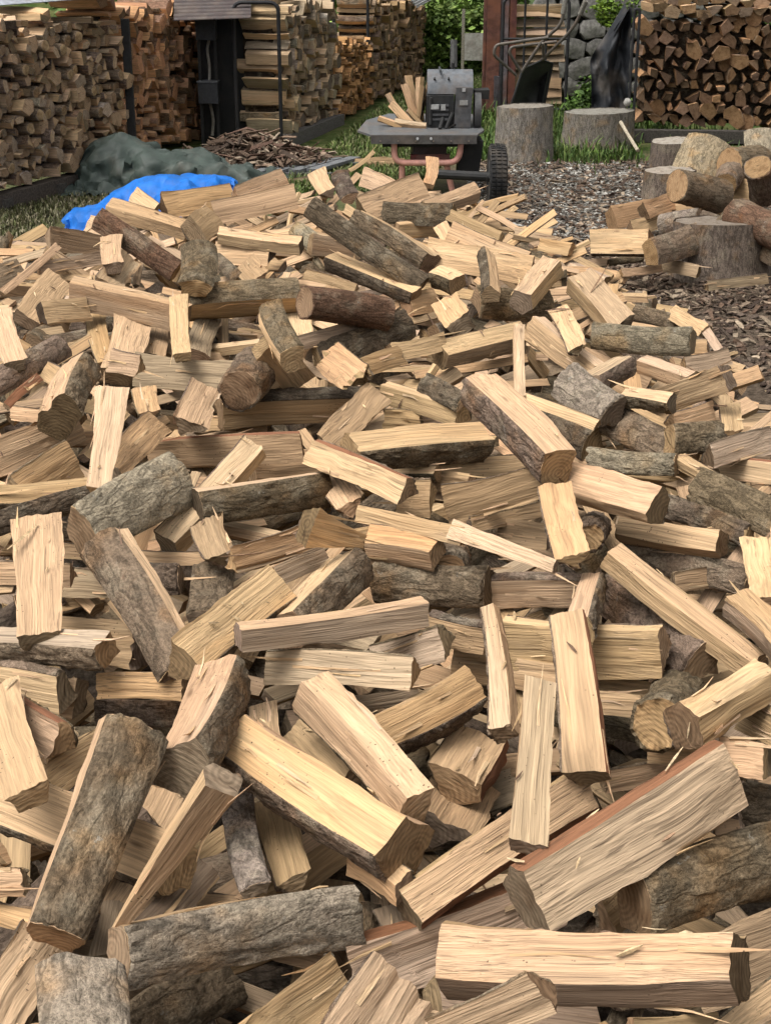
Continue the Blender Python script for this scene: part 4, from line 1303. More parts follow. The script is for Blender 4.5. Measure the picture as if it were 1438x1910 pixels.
LOGS = [
(0.205,1.312,0.542,0.080,-0.229,-0.530,0.813,0.342,0.083,0.091,"P.58G.42",11,"","long thick two-faced pale log lying along the bottom right edge"),
(-0.018,1.236,0.514,0.532,-0.196,0.183,-0.803,0.244,0.103,0.089,"P",12,"","broad pale plank running off the bottom edge in the middle"),
(-0.113,1.447,0.370,0.427,-0.271,0.292,-0.812,0.255,0.072,0.064,"T",13,"","tan fibrous plank slanting off the bottom edge below the grey bark log"),
(-0.164,1.514,0.432,0.178,-0.245,0.493,-0.816,0.336,0.082,0.074,"L",14,"","long grey furrowed-bark log lying crosswise at the lower left"),
(-0.332,1.302,0.496,0.772,-0.037,-0.030,-0.634,0.220,0.106,0.094,"L",15,"","square lichen-grey bark slab at the bottom left corner"),
(-0.266,1.487,0.334,0.415,-0.297,0.310,-0.802,0.285,0.078,0.068,"B",16,"","brown bark log tucked under the long grey furrowed log"),
(-0.444,1.427,0.426,0.621,-0.235,0.159,-0.731,0.252,0.074,0.065,"P",17,"","light streaky plank cut off by the bottom left corner"),
(-0.440,1.419,0.380,0.636,-0.228,0.134,-0.725,0.173,0.040,0.036,"G",18,"","grey-brown log rising to the right, just below the light streaky plank"),
(-0.369,1.630,0.526,0.643,0.023,0.234,-0.729,0.321,0.101,0.076,"P.1B.9",19,"","big dark brown bark slab standing diagonally at the left"),
(-0.456,1.770,0.428,0.255,-0.198,-0.459,0.828,0.406,0.083,0.093,"P.85K.15",20,"","wide pale plank crossing behind the big dark bark slab"),
(-0.255,1.417,0.601,0.200,0.486,0.593,-0.610,0.328,0.049,0.014,"P.25T.75",21,"","sharp tapering tan wedge pointing down left at the lower left"),
(-0.203,1.830,0.383,0.765,0.023,-0.088,-0.638,0.331,0.051,0.044,"L",22,"","small lichen-grey bark log with its sawn end facing down"),
(-0.154,1.876,0.336,0.772,0.059,-0.125,-0.621,0.258,0.064,0.057,"T",23,"","tan log beside the lichen-grey one, sawn end facing the viewer"),
(-0.283,1.661,0.374,0.535,-0.259,0.228,-0.771,0.238,0.053,0.047,"G",24,"","grey-brown log rising to the right, just below the sharp tapering tan wedge pointing down left"),
(-0.124,1.781,0.483,0.365,-0.147,-0.411,0.822,0.344,0.086,0.096,"P.72B.28",25,"","large pale plank with red-brown bark edge left of centre"),
(-0.052,1.918,0.482,0.801,0.292,-0.161,-0.497,0.353,0.082,0.072,"T.5P.5",26,"","two-facet tan plank slanting down right near the lower middle"),  # one facet painted darker tan to imitate its shading
(0.072,2.066,0.439,0.375,-0.267,0.388,-0.799,0.302,0.078,0.071,"O.75K.25",27,"","orange-pink slab with a dark bark underside"),
(0.141,2.072,0.365,0.572,-0.178,0.154,-0.786,0.169,0.108,0.101,"T.85R.15",28,"","short tan block with a reddish bark corner below the orange slab"),
(0.119,2.018,0.316,0.565,-0.189,0.156,-0.788,0.184,0.114,0.106,"T",29,"","tan log with a dark sawn end facing the viewer"),
(0.173,2.088,0.519,0.704,0.075,-0.002,-0.706,0.345,0.032,0.046,"P.7T.3",30,"","thin pale upright wedge with a triangular end"),
(0.195,1.696,0.583,0.656,0.051,0.105,-0.746,0.309,0.046,0.049,"P",31,"","narrow rough pale billet standing in front of the red-edged plank"),
(0.288,1.999,0.521,0.687,0.149,0.091,-0.705,0.320,0.058,0.069,"P.9R.1",32,"","smooth cream plank standing upright right of centre"),
(0.173,1.758,0.402,0.343,-0.131,0.423,-0.828,0.365,0.069,0.062,"P.86R.14",33,"","red-edged slanting plank passing behind the narrow billet"),
(0.327,1.601,0.528,0.311,-0.108,0.447,-0.832,0.367,0.100,0.090,"R.08P.92",34,"","very large pale plank with red bark upper edge at the lower right"),
(0.113,1.670,0.323,0.243,-0.180,0.470,-0.829,0.360,0.092,0.083,"R.08P.92",35,"","dirty speckled plank under the very large red-edged plank"),
(0.467,1.648,0.431,0.220,-0.232,0.467,-0.825,0.340,0.101,0.091,"B",36,"","stout brown bark log leaving the right edge near the bottom"),
(0.490,1.558,0.377,0.230,-0.239,0.446,-0.831,0.286,0.107,0.098,"T",37,"","tan log rising to the right, just above the light corner plank"),
(0.446,1.347,0.467,0.340,-0.219,0.336,-0.850,0.263,0.070,0.062,"P",38,"","light corner plank in the bottom right corner"),
(0.105,1.231,0.555,0.036,0.435,0.528,-0.729,0.163,0.049,0.044,"P",39,"","short front billet with its sawn end at the bottom middle"),
(0.320,1.666,0.378,0.401,-0.235,0.305,-0.832,0.106,0.066,0.063,"T",40,"","tan block rising to the right, just above the long thick two-faced pale log"),
(0.357,1.465,0.333,0.092,-0.224,0.522,-0.818,0.133,0.040,0.039,"T",41,"","tan log lying level, just left of the light corner plank"),
(-0.019,1.701,0.402,0.410,-0.259,-0.328,0.810,0.123,0.051,0.054,"P.5O.5",42,"","short cracked block below the large red-brown-edged plank"),
(-0.522,1.641,0.422,0.067,-0.224,-0.540,0.808,0.107,0.046,0.047,"P",43,"","stubby cream block at the left edge beside the dark bark slab"),
(-0.507,1.634,0.379,0.177,-0.230,-0.488,0.823,0.175,0.032,0.033,"O",44,"","orange-tinted log lying level, just below the stubby cream block"),
(0.012,1.703,0.307,0.767,0.088,-0.162,-0.615,0.112,0.038,0.036,"G",45,"","grey-brown block upright, just left of the dirty speckled plank"),
(-0.537,1.861,0.516,0.818,0.101,-0.103,-0.556,0.335,0.080,0.061,"P",46,"","bright pale plank end at the left edge above the wide crossing plank"),
(-0.566,1.983,0.470,0.335,-0.230,-0.397,0.823,0.233,0.072,0.078,"R.08P.92",47,"","red-topped pale plank at the left edge of the photo"),
(-0.625,2.223,0.402,0.192,-0.219,-0.507,0.811,0.202,0.067,0.070,"B.15P.85",48,"","brown-barked and pale log lying level, just above the red-topped pale plank"),
(-0.584,2.236,0.376,0.156,-0.211,-0.523,0.811,0.155,0.065,0.067,"T",49,"","tan block lying level, just right of the red-topped pale plank"),
(-0.594,2.231,0.465,0.137,-0.197,-0.535,0.810,0.276,0.063,0.066,"P.4B.6",50,"","flat-topped half-round log at the left edge below the upright ragged chunk"),
(-0.610,2.394,0.534,0.766,0.096,0.074,-0.631,0.343,0.097,0.071,"P",51,"","ragged pale chunk standing upright at the left edge"),
(-0.553,2.431,0.378,0.158,-0.209,-0.527,0.808,0.240,0.082,0.086,"T",52,"","tan log lying level, just right of the flat-topped half-round log"),
(-0.410,2.192,0.415,0.109,-0.195,-0.541,0.811,0.170,0.046,0.047,"O",53,"","small orange block above the big dark bark slab"),
(-0.426,2.251,0.334,0.126,-0.206,-0.534,0.810,0.189,0.045,0.047,"B",54,"","brown-barked log lying level, just below the small orange block"),
(-0.451,1.965,0.420,0.456,-0.302,0.341,-0.765,0.196,0.064,0.059,"P",55,"","pale log rising to the right, just right of the bright pale plank end"),
(-0.245,1.910,0.554,0.646,-0.168,0.142,-0.731,0.278,0.092,0.082,"P.5B.5",56,"","half-pale half-barked leaning log left of the large red-brown-edged plank"),
(-0.260,1.977,0.420,0.521,-0.262,0.270,-0.766,0.096,0.080,0.077,"T",57,"","tan block rising to the right, just below the half-pale half-barked leaning log"),
(-0.244,2.245,0.522,0.506,-0.234,0.320,-0.766,0.342,0.085,0.076,"P.95K.05",58,"","broad clean pale plank slanting up right at the left of the middle"),
(-0.093,2.472,0.474,0.544,-0.231,0.264,-0.762,0.339,0.091,0.081,"P.25B.75",59,"","bark-sided wedge with one bright edge right of the clean pale plank"),
(-0.076,2.226,0.514,0.183,-0.175,0.525,-0.813,0.346,0.055,0.052,"P.25G.75",60,"","long slim grey-topped billet above the centre"),
(-0.080,2.153,0.466,0.142,-0.215,-0.531,0.807,0.279,0.056,0.059,"P",61,"","straight pale billet with a triangular end under the slim grey billet"),
(0.038,2.297,0.422,0.065,-0.410,-0.549,0.725,0.170,0.065,0.068,"P",62,"","pale block lying level, just right of the straight pale billet"),
(-0.425,2.311,0.522,0.803,0.309,-0.021,-0.509,0.364,0.094,0.085,"B.85P.15",63,"","dark bark log with a pale splintered edge leaning down right at the left"),
(-0.483,2.764,0.523,0.464,-0.257,0.390,-0.753,0.334,0.125,0.114,"L",64,"","thick crusty bark chunk lying above the leaning dark bark log"),
(-0.357,2.938,0.483,0.503,-0.032,0.378,-0.776,0.341,0.075,0.070,"P.7T.3",65,"","long straight billet slanting up right beside the crusty bark chunk"),
(-0.252,2.965,0.455,0.246,-0.229,0.511,-0.791,0.333,0.085,0.080,"P.1B.9",66,"","curved brown bark half log in the middle left"),
(-0.720,2.921,0.474,0.170,-0.176,0.538,-0.807,0.310,0.069,0.066,"T.6K.4",67,"","tan and dark-barked sliver lying level, just above the long gnarled dark bark strip"),
(-0.703,2.843,0.469,0.368,-0.272,0.456,-0.763,0.332,0.053,0.048,"K",68,"","long gnarled dark bark strip at the left edge"),
(-0.573,2.903,0.616,0.727,0.062,0.135,-0.671,0.357,0.074,0.048,"P",69,"","brightest cream wedge standing upright at the left"),
(-0.548,3.145,0.515,0.607,-0.255,0.261,-0.706,0.360,0.078,0.070,"O",70,"","pink-orange split plank right of the bright cream wedge"),
(-0.853,3.412,0.427,0.441,-0.244,0.428,-0.750,0.334,0.102,0.095,"P",71,"","yellowish coarse-grained plank at the left edge"),
(-0.740,3.078,0.464,0.539,-0.311,0.337,-0.707,0.281,0.093,0.086,"O",72,"","orange-tinted log rising to the right, just below the yellowish coarse-grained plank"),
(-0.380,3.342,0.424,0.038,-0.007,0.560,-0.827,0.368,0.079,0.079,"R.08T.92",73,"","long tan crosswise plank behind the long straight billet"),
(-0.229,3.683,0.426,0.077,-0.068,0.557,-0.824,0.385,0.101,0.099,"K.35T.65",74,"","long dark-barked log with a flat tan front in the upper middle"),
(-0.070,3.325,0.516,0.563,-0.178,0.285,-0.755,0.363,0.081,0.074,"T",75,"","tan ribbed plank leaning up right in the middle"),
(0.097,3.101,0.524,0.207,-0.209,0.528,-0.796,0.356,0.092,0.087,"P.5B.5",76,"","pale-topped log with a dark bark front in the middle"),
(-0.073,2.968,0.517,0.396,-0.260,-0.423,0.773,0.378,0.061,0.067,"R.07P.93",77,"","thin red-rimmed plank below the tan ribbed plank"),
(0.249,2.929,0.653,0.524,-0.107,-0.354,0.767,0.339,0.093,0.101,"P.55B.45",78,"","thick bark-sided log with a cream top slanting down right"),
(0.237,2.911,0.490,0.122,-0.399,-0.553,0.722,0.332,0.067,0.091,"T",79,"","brown coarse-fibred log with a grey sawn end right of centre"),
(0.427,2.727,0.560,0.361,-0.290,-0.456,0.760,0.255,0.077,0.083,"P.8T.2",80,"","smooth pale plank lying right of the brown fibred log"),
(0.332,2.588,0.561,0.695,0.075,-0.074,-0.712,0.358,0.068,0.070,"O",81,"","pinkish block standing over a dark sawn end"),
(0.436,2.789,0.469,0.562,-0.298,0.130,-0.761,0.284,0.057,0.052,"r",82,"end","small round log showing an orange sawn end"),
(0.548,2.723,0.469,0.294,-0.281,-0.486,0.774,0.246,0.058,0.061,"P.75T.25",83,"","pale squared billet below the smooth pale plank"),
(0.498,2.316,0.507,0.434,-0.064,-0.424,0.792,0.342,0.058,0.063,"P.5T.5",84,"","longest pale ribbed plank slanting down right at the right"),
(0.631,2.823,0.465,0.418,-0.312,-0.419,0.743,0.307,0.048,0.053,"K",85,"","crooked blackish bark strip at the right"),
(0.704,2.743,0.521,0.467,-0.283,-0.395,0.739,0.337,0.073,0.080,"B",86,"","cracked brown bark log leaving the right edge"),
(0.712,2.998,0.482,0.471,-0.262,-0.397,0.743,0.314,0.040,0.043,"P.5T.5",87,"","pale and tan sliver falling to the right, just above the cracked brown bark log"),
(0.851,3.202,0.423,0.275,-0.276,-0.505,0.771,0.239,0.055,0.058,"R.1P.9",88,"","reddish and pale log lying level, just below the little pale corner block"),
(0.824,3.241,0.469,0.302,-0.233,0.474,-0.793,0.258,0.066,0.063,"P",89,"","little pale corner block at the right edge by the bark litter"),
(0.585,2.700,0.422,0.345,-0.255,-0.460,0.777,0.314,0.063,0.068,"B",90,"","brown-barked log lying level, just below the pale squared billet"),
(0.590,2.609,0.421,0.226,-0.226,0.502,-0.803,0.104,0.044,0.043,"P",91,"","pale block lying level, just above the longest pale ribbed plank"),
(0.688,2.466,0.516,0.646,0.054,-0.092,-0.756,0.299,0.073,0.066,"P",92,"","pale wedge-ended block at the right edge"),
(0.609,2.197,0.529,0.604,-0.263,-0.248,0.710,0.278,0.061,0.068,"P.7G.3",93,"","pale two-tone plank cut by the right edge"),
(0.465,2.396,0.449,0.542,-0.222,-0.306,0.751,0.329,0.101,0.113,"P.2B.8",94,"","thick bark log with a pale upper edge under the longest ribbed plank"),
(0.356,2.344,0.519,0.611,-0.096,0.089,-0.781,0.216,0.048,0.055,"P.6K.4",95,"","short thumb-shaped piece with yellow end and black bark"),
(0.285,2.552,0.421,0.129,-0.208,-0.541,0.804,0.214,0.065,0.068,"B.2T.8",96,"","curved tan log with a bark crest near the centre right"),
(0.078,2.637,0.400,0.161,-0.218,-0.532,0.802,0.254,0.079,0.083,"B",97,"","grey-brown bark slab in the centre"),
(0.118,2.384,0.423,0.283,-0.269,-0.472,0.790,0.140,0.058,0.060,"K.2T.8",98,"","dark-barked and tan block lying level, just left of the thin pale upright wedge"),
(0.327,2.294,0.437,0.161,-0.233,-0.527,0.801,0.302,0.091,0.097,"P.1T.9",99,"","wide brown log behind the upright cream plank"),
(0.216,2.357,0.355,0.223,-0.260,-0.498,0.797,0.241,0.057,0.061,"P",100,"","pale log lying level, just right of the thin pale upright wedge"),
(0.406,2.279,0.364,0.249,-0.278,-0.484,0.791,0.129,0.038,0.040,"T",101,"","tan log lying level, just right of the smooth cream plank"),
(0.383,2.194,0.380,0.194,-0.258,-0.508,0.798,0.099,0.041,0.042,"P",102,"","pale log lying level, just right of the smooth cream plank"),
(0.479,2.114,0.453,0.529,-0.276,0.106,-0.796,0.301,0.089,0.079,"r",103,"end","round log with a rusty orange sawn end at the right"),
(0.530,1.958,0.527,0.364,-0.223,0.375,-0.822,0.248,0.073,0.067,"P.4T.6",104,"","ridged pale log with a red bark lip at the right edge"),
(0.586,1.992,0.456,0.461,-0.310,-0.352,0.754,0.122,0.057,0.060,"T",105,"","tan block falling to the right, just below the pale two-tone plank"),
(0.514,1.875,0.469,0.204,-0.272,-0.498,0.798,0.069,0.055,0.057,"P",106,"","pale block lying level, just below the ridged pale log with a red bark lip"),
(0.464,2.043,0.377,0.171,-0.258,-0.513,0.801,0.116,0.038,0.039,"P",107,"","pale log lying level, just below the round log with a rusty orange sawn end"),
(0.403,2.046,0.332,0.186,-0.234,0.501,-0.812,0.143,0.040,0.039,"P",108,"","pale log lying level, just above the very large pale plank with red bark upper edge"),
(0.572,1.882,0.379,0.227,-0.291,-0.480,0.796,0.109,0.072,0.074,"K",109,"","dark-barked block lying level, just above the stout brown bark log"),
(-0.195,2.118,0.378,0.748,0.001,-0.062,-0.661,0.207,0.051,0.047,"T",110,"","tan block upright, just left of the crumbly worm-eaten strip"),
(-0.110,2.048,0.375,0.472,-0.243,-0.281,0.799,0.218,0.046,0.049,"T",111,"","crumbly worm-eaten strip behind the two-facet plank"),
(0.001,2.205,0.379,0.215,-0.251,0.497,-0.802,0.146,0.042,0.041,"G",112,"","grey-brown log lying level, just left of the orange-pink slab with a dark bark"),
(-0.699,2.631,0.422,0.131,-0.187,-0.542,0.809,0.226,0.047,0.048,"P",113,"","pale log lying level, just left of the ragged pale chunk"),
(-0.524,2.849,0.373,0.159,-0.201,-0.535,0.805,0.378,0.030,0.032,"P",114,"","thin pale slat lying crosswise behind the leaning dark bark log"),
(-0.434,2.610,0.423,0.113,-0.184,-0.546,0.809,0.085,0.063,0.064,"B",115,"","brown-barked block lying level, just above the dark bark log with a pale splintered edge"),
(-0.583,2.689,0.379,0.146,-0.198,-0.536,0.807,0.141,0.059,0.060,"G",116,"","grey-brown block lying level, just left of the dark bark log with a pale splintered edge"),
(-0.339,2.714,0.470,0.778,0.129,-0.131,-0.601,0.207,0.072,0.068,"T",117,"","tan block upright, just left of the honey-coloured split block"),
(-0.216,2.650,0.469,0.356,-0.282,0.444,-0.773,0.224,0.064,0.060,"O",118,"","honey-coloured split block below the curved bark half log"),
(-0.156,2.600,0.455,0.404,-0.282,0.404,-0.771,0.171,0.042,0.040,"G",119,"","grey-brown log rising to the right, just right of the honey-coloured split block"),
(-0.328,2.563,0.429,0.729,-0.060,0.014,-0.681,0.260,0.087,0.079,"B",120,"","brown-barked block upright, just above the broad clean pale plank"),
(-0.087,2.613,0.513,0.116,-0.388,0.550,-0.730,0.144,0.027,0.076,"O",121,"","pointed amber wedge in the centre left"),
(0.042,2.698,0.500,0.289,-0.257,-0.484,0.785,0.292,0.036,0.039,"P",122,"","slim pale slat running right from the amber wedge"),
(0.019,2.675,0.461,0.237,-0.244,-0.506,0.792,0.172,0.076,0.079,"O.5T.5",123,"","yellow-brown squared block under the slim pale slat"),
(0.207,2.499,0.538,0.381,-0.281,-0.428,0.770,0.308,0.024,0.039,"P",124,"","pale splintered sliver right of centre"),
(0.264,2.986,0.402,0.284,-0.249,0.484,-0.790,0.235,0.036,0.034,"P",125,"","pale sliver lying level, just below the brown coarse-fibred log"),
(0.293,2.946,0.378,0.227,-0.248,-0.514,0.790,0.130,0.057,0.058,"T",126,"","tan block lying level, just right of the pale splintered sliver"),
(-0.099,3.046,0.442,0.759,0.198,-0.187,-0.591,0.196,0.072,0.068,"P",127,"","pale block falling to the right, just below the thin red-rimmed plank"),
(0.059,2.919,0.469,0.132,-0.191,-0.546,0.805,0.075,0.081,0.082,"T",128,"","tan block lying level, just above the yellow-brown squared block"),
(0.058,3.120,0.455,0.135,-0.188,-0.547,0.804,0.106,0.043,0.043,"P.6K.4",129,"","pale and dark-barked log lying level, just below the pale-topped log with a dark bark front"),
(0.142,3.124,0.428,0.263,-0.255,-0.503,0.783,0.109,0.050,0.051,"T",130,"","tan block lying level, just below the pale-topped log with a dark bark front"),
(0.243,3.239,0.419,0.201,-0.217,0.528,-0.796,0.314,0.058,0.056,"P",131,"","pale sliver lying level, just above the brown coarse-fibred log"),
(-0.204,3.181,0.425,0.217,-0.234,0.524,-0.790,0.211,0.065,0.062,"T",132,"","tan log lying level, just right of the curved brown bark half log"),
(0.142,2.809,0.404,0.656,-0.184,-0.021,-0.732,0.305,0.065,0.058,"r",133,"end","round block upright, just left of the pale splintered sliver"),
(-0.768,4.350,0.533,0.106,0.039,-0.555,0.824,0.357,0.102,0.102,"P.25T.75",134,"","long ribbed plank with a pale top edge at the upper left"),
(-0.566,4.021,0.562,0.750,0.084,0.043,-0.655,0.391,0.055,0.051,"P",135,"","narrow upright slat at the end of the long ribbed plank"),
(-0.748,4.187,0.461,0.719,-0.037,0.133,-0.681,0.382,0.116,0.107,"P",136,"","light broad slab under the long ribbed plank"),
(-0.844,4.313,0.447,0.779,0.128,-0.022,-0.613,0.376,0.063,0.058,"T",137,"","tan log upright, just left of the light broad slab"),
(-0.695,4.408,0.425,0.730,-0.044,0.087,-0.676,0.362,0.078,0.072,"T",138,"","tan block upright, just left of the narrow upright slat"),
(-0.556,4.481,0.412,0.696,-0.095,0.139,-0.698,0.354,0.082,0.077,"G",139,"","grey-brown block upright, just right of the narrow upright slat"),
(-0.547,3.909,0.452,0.193,-0.194,-0.538,0.797,0.359,0.086,0.090,"G",140,"","grey-brown plank with wavy grain at the upper left"),
(-0.690,3.787,0.515,0.276,-0.219,-0.506,0.788,0.119,0.061,0.063,"P",141,"","pale block lying level, just below the light broad slab"),
(-0.323,3.716,0.537,0.636,-0.239,0.203,-0.705,0.298,0.112,0.104,"r",142,"end","stubby log showing a round ringed end at the upper left middle"),
(-0.273,3.705,0.637,0.757,0.178,-0.099,-0.620,0.370,0.078,0.072,"P.15B.85",143,"","rough bark piece leaning across the knobbly bark log"),
(-0.258,3.734,0.518,0.575,0.611,0.530,-0.124,0.173,0.090,0.093,"T",144,"","dark streaked split piece with a grey end below the leaning bark piece"),
(-0.430,4.576,0.504,0.151,-0.118,0.550,-0.813,0.370,0.109,0.106,"B.65T.35",145,"","knobbly mossy-brown bark log lying crosswise at the upper left middle"),
(-0.089,4.267,0.543,0.131,-0.256,0.563,-0.774,0.287,0.096,0.092,"r",146,"end smooth","smooth brown round log beside the knobbly bark log"),
(-0.285,4.577,0.415,0.738,0.070,-0.020,-0.671,0.386,0.115,0.107,"P",147,"","pale block upright, just right of the rough bark piece"),
(-0.179,4.251,0.463,0.330,-0.199,0.491,-0.781,0.357,0.048,0.046,"G",148,"","grey-brown sliver lying level, just above the broken chunk with pale splinter spikes"),
(-0.053,4.308,0.439,0.332,-0.133,0.487,-0.797,0.357,0.101,0.097,"K",149,"","dark crusty bark log in the upper middle"),
(-0.114,3.611,0.559,0.524,-0.228,-0.324,0.754,0.210,0.087,0.091,"O",150,"spike","broken chunk with pale splinter spikes in the upper middle"),
(-0.005,3.760,0.526,0.372,-0.257,0.462,-0.763,0.175,0.057,0.055,"T",151,"","tan block lying level, just below the dark crusty bark log"),
(0.093,3.907,0.528,0.321,-0.242,0.492,-0.772,0.217,0.053,0.051,"P",152,"","pale log lying level, just right of the dark crusty bark log"),
(0.295,4.087,0.486,0.334,-0.239,0.483,-0.773,0.378,0.091,0.085,"P.55T.45",153,"","cracked two-tone log left of the thin upright lath"),
(0.340,3.659,0.564,0.678,0.088,0.085,-0.725,0.364,0.031,0.029,"P",154,"","thin upright lath in the upper right middle"),
(0.473,3.958,0.517,0.529,-0.174,-0.363,0.747,0.362,0.082,0.088,"P.3T.7",155,"","broad tan plank slanting down right of the thin lath"),
(0.498,3.988,0.561,0.700,0.162,-0.127,-0.684,0.371,0.064,0.059,"P",156,"","clean pale slab above the broad tan plank"),
(0.411,4.564,0.483,0.163,-0.234,0.556,-0.781,0.290,0.106,0.102,"B",157,"","stubby brown bark log with a yellow split end"),
(0.319,4.632,0.590,0.697,0.080,-0.006,-0.713,0.380,0.059,0.055,"K.5T.5",158,"","pointed dark brown piece standing upright"),
(0.493,4.596,0.565,0.558,-0.154,0.279,-0.766,0.383,0.090,0.084,"P.6T.4",159,"","pale squared plank leaning up right beside the upright dark piece"),
(0.650,4.529,0.514,0.733,0.311,-0.099,-0.597,0.351,0.113,0.106,"T.25O.75",160,"","orange-tan knotty plank at the right edge of the pile"),
(0.706,4.045,0.513,0.227,-0.221,-0.534,0.784,0.309,0.076,0.080,"L",161,"","long grey striped bark log at the right edge of the pile"),
(0.603,3.735,0.514,0.438,-0.229,0.387,-0.778,0.224,0.071,0.068,"P.35B.65",162,"","pale and brown-barked block rising to the right, just left of the small bright squared billet"),
(0.742,3.877,0.469,0.439,-0.295,-0.434,0.729,0.218,0.059,0.062,"P.45T.55",163,"","small bright squared billet below the grey striped log"),
(0.758,3.550,0.514,0.113,-0.445,-0.562,0.688,0.209,0.068,0.071,"T",164,"","brown split log with a pale bark lip at the right margin of the pile"),
(0.607,3.375,0.547,0.321,-0.272,-0.494,0.761,0.143,0.050,0.051,"P.55K.45",165,"","short pinkish block with a dark underside"),
(0.754,3.462,0.467,0.320,-0.234,0.469,-0.789,0.179,0.067,0.064,"P",166,"","pale block lying level, just below the brown split log with a pale bark lip"),
(0.714,3.204,0.504,0.162,-0.186,0.542,-0.804,0.147,0.076,0.075,"B",167,"","brown-barked block lying level, just left of the little pale corner block"),
(0.845,3.478,0.468,0.641,0.034,-0.049,-0.765,0.217,0.054,0.051,"T",168,"","tan block upright, just above the little pale corner block"),
(0.489,3.553,0.509,0.548,-0.270,-0.331,0.719,0.316,0.097,0.105,"L",169,"","rotten grey striped stub beside the thin lath"),
(0.385,3.417,0.512,0.398,-0.250,-0.448,0.761,0.360,0.030,0.032,"P",170,"","pale sliver lying level, just above the decayed black-brown bark log"),
(0.413,3.599,0.408,0.458,-0.290,-0.400,0.739,0.360,0.094,0.102,"K",171,"","decayed black-brown bark log in the right middle"),
(0.598,3.337,0.472,0.470,-0.242,-0.401,0.748,0.334,0.078,0.084,"B",172,"","rough brown bark log slanting down right near the right edge"),
(0.553,3.184,0.457,0.217,-0.239,-0.526,0.787,0.220,0.052,0.055,"L",173,"","grey oval bark log above the smooth pale plank"),
(0.133,3.523,0.517,0.474,-0.267,-0.383,0.747,0.213,0.054,0.057,"K",174,"","small blue-grey angular bark chunk"),
(0.078,3.559,0.479,0.367,-0.267,-0.460,0.763,0.318,0.060,0.064,"P.25T.75",175,"","pale and tan log lying level, just left of the small blue-grey angular bark chunk"),
(0.040,3.581,0.419,0.211,-0.219,-0.530,0.792,0.110,0.062,0.063,"T",176,"","tan block lying level, just left of the pale-topped log with a dark bark front"),
(0.132,3.612,0.416,0.301,-0.248,0.491,-0.779,0.150,0.050,0.048,"P",177,"","pale log lying level, just above the pale-topped log with a dark bark front"),
(1.112,5.381,0.221,0.546,-0.280,-0.366,0.700,0.286,0.058,0.061,"P",178,"","pale log falling to the right, just right of the long grey striped bark log"),
(1.151,5.165,0.222,0.675,0.202,-0.185,-0.685,0.346,0.035,0.033,"P",179,"","pale log falling to the right, just right of the small bright squared billet"),
(1.031,4.800,0.274,0.163,-0.194,-0.549,0.797,0.073,0.060,0.061,"P",180,"","pale block lying level, just right of the small bright squared billet"),
(1.056,4.718,0.257,0.274,-0.214,0.505,-0.790,0.237,0.057,0.055,"P",181,"","pale log lying level, just above the brown split log with a pale bark lip"),
(-0.448,3.436,0.517,0.682,-0.149,0.148,-0.701,0.298,0.089,0.082,"P",182,"","ragged pale-topped cube in the upper left"),
(-0.604,3.618,0.468,0.774,0.079,-0.065,-0.625,0.210,0.064,0.061,"O",183,"","orange-tinted block upright, just left of the grey-brown plank with wavy grain"),
(-0.431,3.726,0.368,0.133,-0.175,-0.550,0.806,0.094,0.042,0.042,"P",184,"","pale block lying level, just right of the ragged pale-topped cube"),
(-0.760,3.561,0.553,0.708,-0.150,0.150,-0.674,0.345,0.108,0.099,"P.4B.6",185,"","pale face with mossy grey bark side at the left"),
(-0.862,3.814,0.452,0.446,-0.215,-0.361,0.790,0.308,0.055,0.059,"T",186,"","tan log falling to the right, just right of the thin reddish inner-bark strip"),
(-1.053,4.056,0.521,0.796,0.149,-0.032,-0.586,0.385,0.072,0.066,"P",187,"","whitish weathered plank at the left edge of the pile"),
(-0.972,3.964,0.465,0.511,-0.233,0.394,-0.727,0.353,0.076,0.071,"B",188,"","long fibrous bark piece at the left edge of the pile"),
(-0.893,3.540,0.515,0.620,-0.267,0.281,-0.682,0.258,0.025,0.023,"R",189,"","thin reddish inner-bark strip at the left"),
(-0.870,3.636,0.419,0.190,-0.194,-0.535,0.800,0.246,0.040,0.042,"P",190,"","pale sliver lying level, just above the yellowish coarse-grained plank"),
(-0.938,4.306,0.523,0.299,-0.251,0.515,-0.763,0.154,0.074,0.072,"P",191,"","pale block lying level, just right of the flat pale plank"),
(-1.046,4.519,0.516,0.655,-0.185,0.262,-0.684,0.360,0.096,0.089,"P",192,"","flat pale plank at the far left of the pile"),
(-1.226,5.110,0.476,0.548,-0.100,0.381,-0.738,0.354,0.030,0.029,"P",193,"","thin pale stick at the far left of the pile"),
(-1.156,5.566,0.469,0.213,-0.358,0.557,-0.719,0.241,0.094,0.091,"T",194,"","brown split block at the back left corner of the pile"),
(-1.115,5.259,0.463,0.350,-0.258,0.502,-0.748,0.287,0.051,0.049,"P",195,"","pale sliver lying level, just below the brown split block"),
(-0.959,5.209,0.524,0.767,0.059,0.005,-0.639,0.345,0.081,0.077,"P",196,"","bright yellow-white block standing at the back left"),
(-0.923,5.148,0.462,0.660,-0.186,0.240,-0.687,0.349,0.112,0.105,"P",197,"","creamy tilted slab against the bright block at the back left"),
(-0.900,5.354,0.510,0.259,0.142,-0.529,0.795,0.351,0.081,0.081,"K",198,"smooth","long dark reddish-brown bark slab below the blue tarp"),
(-1.168,6.065,0.425,0.383,-0.210,-0.459,0.773,0.196,0.091,0.093,"P",199,"","pale block falling to the right, just above the bright yellow-white block"),
(-0.939,5.843,0.514,0.216,-0.029,-0.533,0.818,0.362,0.087,0.089,"O.5T.5",200,"","curved golden-brown log just below the blue tarp"),
(-1.039,6.439,0.471,0.495,-0.185,-0.363,0.768,0.295,0.072,0.075,"P",201,"","ragged white-ended splinter block in front of the blue tarp"),
